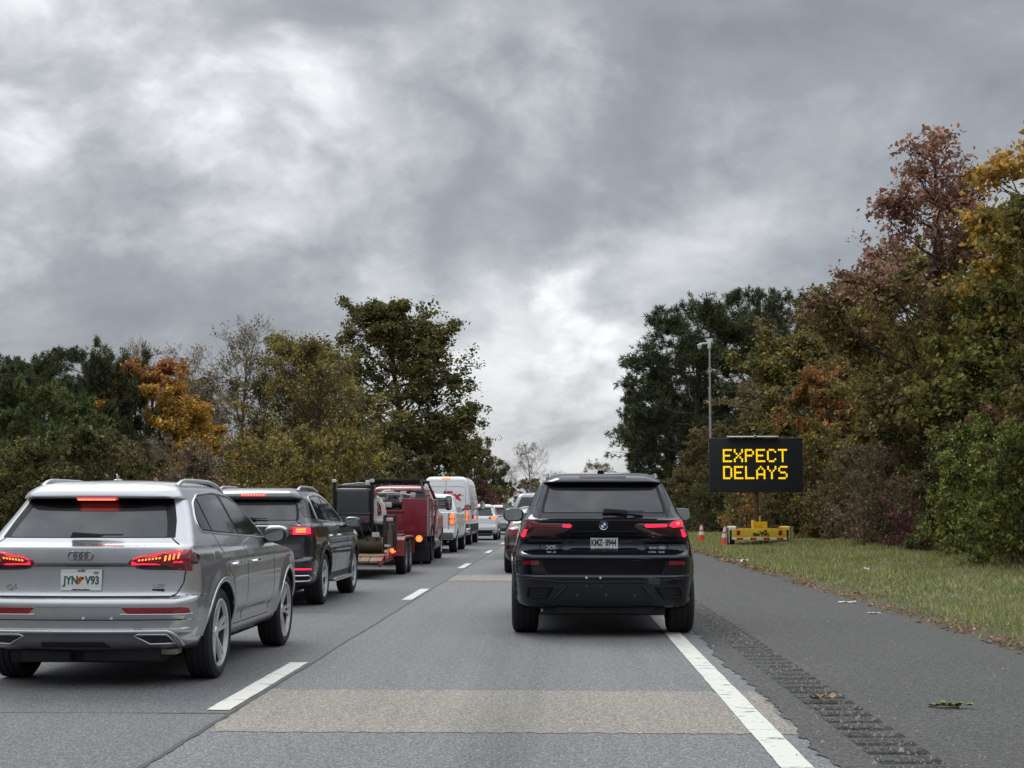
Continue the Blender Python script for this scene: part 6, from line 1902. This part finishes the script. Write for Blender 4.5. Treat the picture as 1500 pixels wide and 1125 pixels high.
    e = MB(); e.box((.10, 1.0, 1.42), (.62, .7, .46), .05); e.cyl((-.15, .7, 1.58), (.42, .7, 1.58), .12, 14); e.box((.12, 1.9, 1.35), (.7, .9, .55), .05); e.cyl((.25, .62, 1.35), (.25, .5, 1.35), .14, 16); e.box((-.32, .85, 1.50), (.16, .3, .3), .03)
    e.build('engine_block', dk, r)
    p = MB()
    p.tube([(-.40, .75, 1.38), (-.42, .7, 1.75), (-.1, .7, 1.90), (.1, .7, 1.92)], .035, 8); p.tube([(-.05, .75, 1.62), (-.02, .75, 1.82), (.32, .75, 1.82), (.36, .75, 1.60)], .04, 8)
    p.cyl((.1, .7, 1.80), (.1, .7, 1.99), .055, 12); p.cyl((.34, .66, 1.60), (.34, .66, 1.75), .07, 12); p.box((.38, .8, 1.86), (.16, .14, .10), .02); p.box((-.18, .66, 1.70), (.20, .10, .09), .02); p.box((.62, .9, 1.80), (.14, .2, .14), .02); p.tube([(-.3, .6, 1.86), (.2, .6, 1.86), (.6, .7, 1.80)], .022, 6)
    p.box((.58, .6, 1.66), (.10, .10, .12), .02); p.box((.0, .55, 1.55), (.22, .06, .14), .02)
    p.build('pump_fittings', pale, r)
    h = MB(); h.tube([(-.30, .62, 1.95), (-.28, .6, 1.6), (-.22, .58, 1.38)], .035, 8); h.build('red_hose_reel_arm', mat('orange_red_steel', (.28, .05, .03), .5), r)
    z = MB(); z.tube([(-.52, .5, 1.40), (-.56, .6, 1.62), (-.66, .7, 1.86)], .025, 8); z.tube([(-.46, .5, 1.40), (-.50, .6, 1.7), (-.58, .7, 1.9)], .02, 8); z.tube([(-.44, .45, 1.42), (-.1, .2, 1.2), (.15, -.02, .98), (.25, -.05, .82)], .012, 6)
    z.build('hose', mat('black_hose', (.015, .015, .015), .6), r)
    u = MB()
    for sg in (1, -1): u.box((sg * .42, 3.2, .52), (.09, 6.0, .18), .01)
    u.box((0, 1.45, .42), (1.5, .16, .18), .03); u.box((0, .35, .60), (.9, .5, .16), .02); u.build('chassis', UNDER, r)
    w1 = make_wheel(r, .42, .24, .24, STEEL_RIM, spokes=6, double=False, y=1.45, x=.94)
    for (x, y) in ((.66, 1.45), (-.94, 1.45), (-.66, 1.45), (.86, 5.7), (-.86, 5.7)):
        c = copy_tree(w1, r); c.location = (x, y, .42); c.rotation_euler = (0, 0, math.pi if x < 0 else 0)
    for sg in (1, -1):
        s = MB(); s.box((sg * .93, 3.9, .50), (.20, 1.2, .06), .02); s.cyl((sg * .88, 3.0, .48), (sg * .88, 4.4, .48), .17, 14); s.build('fuel_tank_step', mat('step_steel', (.30, .30, .30), .4, .8, var=.3), r)


service_truck()


# ------------------------------------------------------------------ the trailer and the loader on it
def trailer():
    r = thing('equipment_trailer', 'low equipment trailer with faded red fenders and a bare plank deck', 'trailer', (-4.50, 28.9, 0))
    d = MB()
    for k in range(8): d.box((-.70 + k * .20, 2.6, .445 + .003 * (k % 2)), (.185, 4.9, .045), .006)
    for k in range(8): d.box((-.70 + k * .20, .06, .40), (.185, .55, .045), .006, rot=(R(10), 0, 0))
    d.build('deck_planks', mat('weathered_planks', (.22, .16, .095), .9, var=.4, vscale=5, bump=.4, bscale=30), r)
    f = MB()
    for sg in (1, -1):
        f.box((sg * .84, 2.6, .40), (.07, 5.0, .14), .01); f.box((sg * .84, .02, .37), (.07, .6, .13), .01, rot=(R(10), 0, 0))
        f.prism([(.55, .40), (.95, .42), (.95, .60)], 'x', sg * .86, sg * .90)
    for y in (1.2, 2.4, 3.6): f.box((0, y, .37), (1.6, .08, .09), .01)
    f.tube([(-.8, 5.1, .42), (0, 6.6, .46)], .05, 6); f.tube([(.8, 5.1, .42), (0, 6.6, .46)], .05, 6)
    f.build('frame', PAINT_RED_WORN, r)
    for sg in (1, -1):
        g = MB()
        a, b = sg * .87, sg * 1.12
        pl = [(1.72, .42), (1.76, .76), (1.92, .83), (3.72, .83), (3.9, .76), (3.96, .42), (3.92, .42), (3.86, .74), (3.70, .80), (1.94, .80), (1.80, .74), (1.76, .42)]
        g.prism(pl, 'x', min(a, b), max(a, b))
        g.build('fender', PAINT_RED_WORN, r)
        t = MB(); t.lathe([(0, -.03), (.055, -.03), (.065, -.01), (.065, .02), (0, .02)], 'y', (sg * .88, 1.66, .54), 16); t.build('brake_light', LENS_ORANGE, r)
        t = MB(); t.lathe([(0, -.045), (.03, -.045), (.035, -.02), (0, -.02)], 'y', (sg * .88, 1.66, .54), 12); t.build('brake_light_core', LENS_AMBER, r)
        p = MB(); p.box((sg * .87, 1.70, .52), (.10, .05, .24), .01); p.build('lamp_bracket', PAINT_RED_WORN, r)
    m = MB(); m.box((0, -.2, .24), (.5, .03, .08), .005); m.build('hitch_bar', mat('black_steel'), r)
    w1 = make_wheel(r, .375, .225, .20, mat('grey_steel_rim', (.25, .25, .25), .5, .4, var=.3), spokes=5, double=False, y=2.35, x=1.0)
    for (x, y) in ((1.0, 3.2), (-1.0, 2.35), (-1.0, 3.2)):
        c = copy_tree(w1, r); c.location = (x, y, .375); c.rotation_euler = (0, 0, math.pi if x < 0 else 0)


trailer()


def loader():
    z0 = .48
    r = thing('compact_loader', 'black and white compact loader with a drab roller standing on the trailer deck', 'loader', (-4.06, 29.95, z0))
    r.scale = (1, 1, .87)
    dk = mat('loader_black', (.028, .029, .032), .45, coat=.2, var=.15); wt_ = mat('loader_white', (.62, .61, .57), .45, var=.15); drab = mat('drab_steel', (.075, .062, .042), .55, .3, var=.4, vscale=4)
    iron = mat('dark_iron', (.045, .035, .03), .6, .5, var=.4); blk = mat('black_steel')
    b = MB(); b.box((-.42, .95, 1.22), (.78, 1.1, .80), .09, seg=3, taper=(.97, .9)); b.build('rear_hood', dk, r)
    b = MB(); b.box((-.42, .93, .98), (.80, 1.16, .05), .02); b.box((-.42, .38, .84), (.76, .06, .20), .03); b.build('hood_band', mat('loader_band', (.04, .042, .046), .5), r)
    b = MB(); b.box((-.42, .95, .66), (.70, 1.1, .26), .05); b.box((-.42, .42, .62), (.5, .1, .2), .03); b.build('chassis', blk, r)
    b = MB(); b.box((-.42, 1.05, 1.66), (.74, .9, .10), .04); b.tube([(-.70, .8, 1.70), (-.3, .8, 1.74), (-.1, .8, 1.72)], .03, 6); b.box((-.25, .85, 1.72), (.25, .2, .06), .02); b.build('canopy', dk, r)
    for x, m_ in ((-.83, blk), (.0, blk)):
        p = MB(); p.tube([(x, .45, .60), (x, .46, 1.78)], .035, 8); o = p.build('lamp_post', m_, r)
        l = MB(); l.box((x, .42, 1.80), (.10, .08, .08), .02); l.build('work_light', WHITE_LENS, o)
    l = MB(); l.box((-.10, .44, 1.76), (.10, .08, .11), .02); l.build('work_light', WHITE_LENS, r)
    # white cab side with an arched opening
    c = MB()
    pts = [(.02, .82), (.03, 1.05), (.02, 1.30), (.08, 1.43), (.16, 1.36), (.24, 1.20), (.28, 1.00), (.26, .86), (.16, .82)]
    inner = [(.08, .92), (.09, 1.08), (.09, 1.27), (.12, 1.29), (.17, 1.18), (.20, 1.04), (.19, .93)]
    n_ = len(pts); vs = [(x, .55, z) for x, z in pts] + [(x, .55, z) for x, z in [inner[min(int(i * len(inner) / n_), len(inner) - 1)] for i in range(n_)]]
    vs2 = [(v[0], .75, v[2]) for v in vs]
    fs = []
    for i in range(n_):
        j = (i + 1) % n_
        fs += [(i, j, n_ + j, n_ + i), (2 * n_ + i, 2 * n_ + j, 3 * n_ + j, 3 * n_ + i), (i, j, 2 * n_ + j, 2 * n_ + i), (n_ + i, n_ + j, 3 * n_ + j, 3 * n_ + i)]
    c.add(vs + vs2, fs); c.box((.16, .65, .80), (.26, .22, .10), .03); c.build('cab_side', wt_, r)
    # lifting arm with its ram
    a = MB(); a.box((.30, .40, .52), (.09, .12, .86), .015); a.box((.52, .40, .52), (.06, .12, .90), .015); a.box((.41, .42, .88), (.26, .16, .12), .02); a.build('lift_frame', iron, r)
    a = MB(); a.cyl((.41, .38, .12), (.41, .38, .58), .075, 14); a.cyl((.41, .38, .58), (.41, .38, .86), .045, 12); a.build('hydraulic_ram', mat('ram_grey', (.13, .12, .11), .45, .5, var=.3), r)
    for bc, bs in (((.40, .33, .84), (.15, .05, .09)), ((.36, .33, .19), (.14, .05, .06)), ((.10, .34, .46), (.16, .06, .12))):
        a = MB(); a.box(bc, bs, .015); a.build('pale_fitting', mat('pale_fittings'), r)
    # drab roller
    d = MB(); d.cyl((-.42, .62, .22), (.22, .62, .22), .215, 36); d.build('roller', drab, r)
    d = MB(); d.lathe([(.19, .0), (.22, .005), (.22, .02), (.19, .02)], 'x', (.22, .62, .22), 36); d.build('roller_rim', mat('worn_steel', (.30, .27, .22), .4, .7), r)
    d = MB(); d.tube([(-.48, .5, .05), (-.48, .42, .70), (-.55, .42, .74), (-.90, .42, .74)], .03, 8); d.box((-.46, .42, .36), (.06, .10, .70), .015); d.build('guard_bar', blk, r)
    t = MB(); t.box((-.66, .55, .10), (.50, .4, .10), .04); t.tube([(-.75, .3, .12), (-.35, .3, .12), (-.28, .3, .06)], .03, 8); t.build('push_frame', mat('ram_grey'), r)
    for x in (-.75,):
        w = MB(); w.lathe([(.12, -.12), (.22, -.13), (.28, -.10), (.285, 0), (.28, .10), (.22, .13), (.12, .12)], 'x', (x, .62, .36), 28); w.build('tyre', mat('tyre_rubber'), r)
    tr = MB(); tr.prism([(.1, .10), (.25, .0), (1.7, .0), (1.85, .12), (1.85, .34), (1.7, .46), (.25, .46), (.1, .34)], 'x', -.98, -.70, .03); tr.build('track', BLACK_PLASTIC, r); tr = MB(); tr.prism([(.85, .10), (.95, .0), (1.7, .0), (1.85, .12), (1.85, .34), (1.7, .46), (.95, .46), (.85, .34)], 'x', .30, .60, .03); tr.build('track', BLACK_PLASTIC, r)
    e = MB(); e.box((-.22, 1.05, .42), (1.25, .5, .62), .05); e.box((-.62, .60, .50), (.40, .3, .34), .04); e.cyl((-.70, .40, .50), (-.70, .55, .50), .12, 16); e.build('engine_block', mat('dark_machinery'), r)
    q = MB()
    for k in range(7):
        x = -.78 + k * .17
        q.tube([(x, .50, .78 - .03 * (k % 3)), (x + .05, .36, .62), (x + .16 - .08 * (k % 2), .34, .46), (x + .22, .44, .30 + .05 * (k % 3))], .017, 6)
    q.tube([(-.86, .34, .74), (-.62, .33, .80), (-.40, .33, .76), (-.38, .36, .40)], .02, 6)
    q.build('hydraulic_hose', mat('black_hose'), r)
    s_ = MB(); s_.lathe([(.12, -.012), (.135, 0), (.12, .012), (.105, 0)], 'y', (-.62, .36, .52), 20, True); s_.build('steering_ring', blk, r)
    f_ = MB(); f_.box((-.55, .38, .42), (.10, .05, .07), .015); f_.build('pale_fitting', mat('pale_fittings'), r)
    l = MB(); l.lathe([(0, -.02), (.035, -.02), (.04, .0), (.04, .02), (0, .02)], 'y', (-.10, .36, .80), 14); l.build('tail_light', LENS_RED, r)


loader()


# ------------------------------------------------------------------ message board, cones, marker post
FONT = {'E': ['11111', '10000', '10000', '11110', '10000', '10000', '11111'], 'X': ['10001', '10001', '01010', '00100', '01010', '10001', '10001'],
        'P': ['11110', '10001', '10001', '11110', '10000', '10000', '10000'], 'C': ['01110', '10001', '10000', '10000', '10000', '10001', '01110'],
        'T': ['11111', '00100', '00100', '00100', '00100', '00100', '00100'], 'D': ['11110', '10001', '10001', '10001', '10001', '10001', '11110'],
        'L': ['10000', '10000', '10000', '10000', '10000', '10000', '11111'], 'A': ['00100', '01010', '10001', '10001', '11111', '10001', '10001'],
        'Y': ['10001', '10001', '01010', '00100', '00100', '00100', '00100'], 'S': ['01111', '10000', '10000', '01110', '00001', '00001', '11110']}


def message_sign():
    X, Y = 7.55, 54.0
    r = thing('message_sign', 'black message board lit EXPECT DELAYS on a yellow trailer, with a tall camera mast', 'road sign', (X, Y, ground_z(X, Y)), R(-1.5))
    yel = mat('sign_trailer_yellow', (.72, .46, .025), .45, var=.15); rust = mat('rusty_brown_post', (.085, .04, .022), .7, var=.4); dk = mat('sign_black', (.012, .013, .016), .5)
    W, B0, B1 = 3.56, 2.02, 4.10
    b = MB(); b.box((0, .12, (B0 + B1) / 2), (W, .24, B1 - B0), .02); bo = b.build('display_cabinet', dk, r)
    g = MB(); nc, nr = 50, 28
    pw, ph = (W - .06) / nc, (B1 - B0 - .06) / nr
    x0, z0 = -(W - .06) / 2, B0 + .03
    for i in range(nc + 1): g.box((x0 + i * pw, -.006, (B0 + B1) / 2), (.009, .016, B1 - B0 - .05))
    for j in range(nr + 1): g.box((0, -.004, z0 + j * ph), (W - .05, .014, .009))
    g.build('display_grid', mat('sign_grid', (.050, .053, .060), .5), bo, weld=False)
    for row, word in enumerate(('EXPECT', 'DELAYS')):
        for k, ch in enumerate(word):
            lit = MB()
            for rr_, line in enumerate(FONT[ch]):
                for cc, v in enumerate(line):
                    if v == '1':
                        cx = x0 + (7 + k * 6 + cc + .5) * pw; cz = B1 - .03 - (5.4 + row * 9 + rr_ + .5) * ph
                        n = 10; q = .53
                        vs = [(cx + pw * q * math.cos(2 * math.pi * t / n), -.018, cz + ph * q * math.sin(2 * math.pi * t / n)) for t in range(n)]
                        lit.add(vs + [(p[0], .0, p[2]) for p in vs], [tuple(range(n))] + [(t, (t + 1) % n, n + (t + 1) % n, n + t) for t in range(n)])
            lit.build('lit_letter', mat('amber_led', (.5, .3, .0), .5, emit=(1.0, .60, .006), es=.80, var=0), bo, weld=False)
    s = MB(); s.box((-.10, .1, B1 + .06), (1.9, .9, .035), .008, rot=(R(4), 0, R(1.0))); so = s.build('solar_panel', mat('panel_frame_white', (.70, .71, .72), .35, .3), r)
    s = MB()
    s.box((-.5, .12, B1 + .02), (.06, .1, .06)); s.box((.4, .12, B1 + .02), (.06, .1, .06)); s.box((-.05, -.36, B1 + .06), (.12, .03, .06), .01); s.build('panel_bracket', SATIN, so)
    p = MB(); p.cyl((0, .16, .55), (0, .16, B0), .085, 16); p.cyl((0, .16, .55), (0, .16, 1.1), .10, 16); p.build('post', rust, r)
    t = MB()
    t.prism([(-1.02, .30), (1.02, .30), (1.02, .62), (.62, .66), (-.72, .66), (-1.02, .60)], 'y', -.72, -.62, .012); t.box((0, .3, .42), (1.7, 1.9, .16), .03)
    t.build('trailer_body', yel, r)
    t = MB(); t.box((-.14, .0, .80), (.10, .5, .30), .02); t.box((.14, .2, .78), (.50, .5, .24), .02); t.box((.10, -.1, .92), (.05, .05, .40), .01); t.build('battery_box', yel, r)
    for sg in (1, -1):
        f = MB(); pl = [(-.72, .60), (-.70, .70), (-.60, .74), (.10, .74), (.22, .66), (.22, .60), (.10, .68), (-.58, .68), (-.66, .64), (-.68, .60)]
        f.prism(pl, 'x', min(sg * .86, sg * 1.14), max(sg * .86, sg * 1.14)); f.box((sg * .875, -.70, .36), (.03, .04, .50), .006); f.box((sg * 1.125, -.70, .36), (.03, .04, .50), .006); f.build('fender', yel if sg > 0 else mat('fender_white', (.62, .60, .50), .5), r)
        e = MB(); e.box((sg * .78, -.735, .50), (.13, .02, .17), .008); e.build('tail_light', LENS_RED, r)
        j = MB(); j.tube([(sg * 1.20, -.5, .03), (sg * 1.20, -.5, .70)], .022, 8); j.box((sg * 1.20, -.5, .02), (.14, .14, .03), .01); j.build('jack_stand', SATIN, r)
    bar = MB(); bar.box((0, -.74, .27), (2.06, .03, .085), .006); ba = bar.build('stripe_bar', mat('stripe_white', (.70, .70, .68), .4), r)
    st = MB()
    for k in range(4): st.prism([(-.86 + k * .5, .232), (-.62 + k * .5, .232), (-.60 + k * .5, .308), (-.84 + k * .5, .308)], 'y', -.758, -.752)
    st.build('red_stripes', mat('stripe_red', (.45, .02, .02), .4), ba, weld=False)
    text_mesh('lettering', '704 TVC', .15, INK_BLACK, r, (.06, -.726, .415), ext=.004, bold=.01, sx=1.1)
    cr = MB(); cr.tube([(.02, -.735, .56), (.10, -.735, .48), (.16, -.735, .52), (.24, -.735, .60)], .018, 6); cr.tube([(.24, -.735, .46), (.27, -.735, .60)], .018, 6); cr.build('hose_mark', INK_BLACK, r)
    w1 = make_wheel(r, .34, .2, .19, STEEL_RIM, spokes=5, double=False, y=-.28, x=1.0)
    c = copy_tree(w1, r); c.location = (-1.0, -.28, .34); c.rotation_euler = (0, 0, math.pi)
    to = MB(); to.tube([(0, 1.2, .42), (0, 2.3, .42)], .05, 8); to.cyl((0, 2.2, .05), (0, 2.2, .45), .04, 8); to.build('tow_bar', yel, r)
    # camera mast at the left end of the board
    m = MB(); x = -1.70
    m.cyl((x, .26, B0 + .1), (x, .26, B1 + 2.0), .045, 10); m.cyl((x + .01, .26, B1 + 2.0), (x + .01, .26, B1 + 3.72), .035, 10); m.box((x, .25, B1 - .3), (.16, .08, .3), .02)
    mo = m.build('camera_mast', mat('galvanised_steel', (.48, .49, .50), .4, .7), r)
    a = MB(); a.box((x, .26, B1 + 3.66), (.13, .14, .34), .03); a.box((x - .22, .24, B1 + 3.70), (.36, .08, .07), .02, rot=(0, R(-6), 0)); a.lathe([(0, -.18), (.05, -.16), (.07, -.12), (.08, -.07), (.10, -.02), (.09, .0), (0, .02)], 'z', (x - .38, .22, B1 + 3.66), 18)
    a.build('camera_head', mat('camera_white', (.70, .71, .72), .4), mo)


message_sign()


def cone(x, y, label, rz):
    r = thing('traffic_cone', label, 'traffic cone', (x, y, ground_z(x, y) + .01), rz, 'traffic cones before the message board')
    r.scale = (1.12, 1.12, 1.12)
    org = mat('cone_orange', (.82, .085, .025), .5, var=.12); wh = mat('cone_reflective_white', (.72, .72, .72), .35, var=.06)
    b = MB(); b.box((0, 0, .02), (.37, .37, .04), .015); b.build('base', org, r)
    c = MB(); c.lathe([(.145, .03), (.140, .06), (.112, .27), (.030, .70), (.026, .715), (0, .715)], 'z', n=24); c.build('cone_body', org, r)
    for z0, z1 in ((.30, .43), (.50, .64)):
        f = lambda z: .112 - .082 * (z - .27) / .43 + .004
        s = MB(); s.lathe([(f(z0) - .003, z0 - .001), (f(z0), z0), (f(z1), z1), (f(z1) - .003, z1 + .001)], 'z', n=24); s.build('reflective_band', wh, r)


cone(6.07, 60.3, 'farther orange cone with white bands, left of the sign trailer by the car mirror', .3)
cone(6.33, 54.0, 'nearer orange cone with white bands, standing right beside the sign trailer fender', .9)


def marker_post(x, y):
    r = thing('marker_post', 'thin grey steel marker post right of the sign trailer', 'post', (x, y, ground_z(x, y) - .02))
    p = MB(); p.box((0, 0, .34), (.05, .03, .70), .006); p.build('post', mat('galvanised_steel'), r)
    t = MB(); t.box((.0, -.02, .66), (.14, .012, .08), .004); t.build('marker_plate', mat('marker_grey', (.3, .3, .31), .5, .5), r)


marker_post(8.75, 53.2)
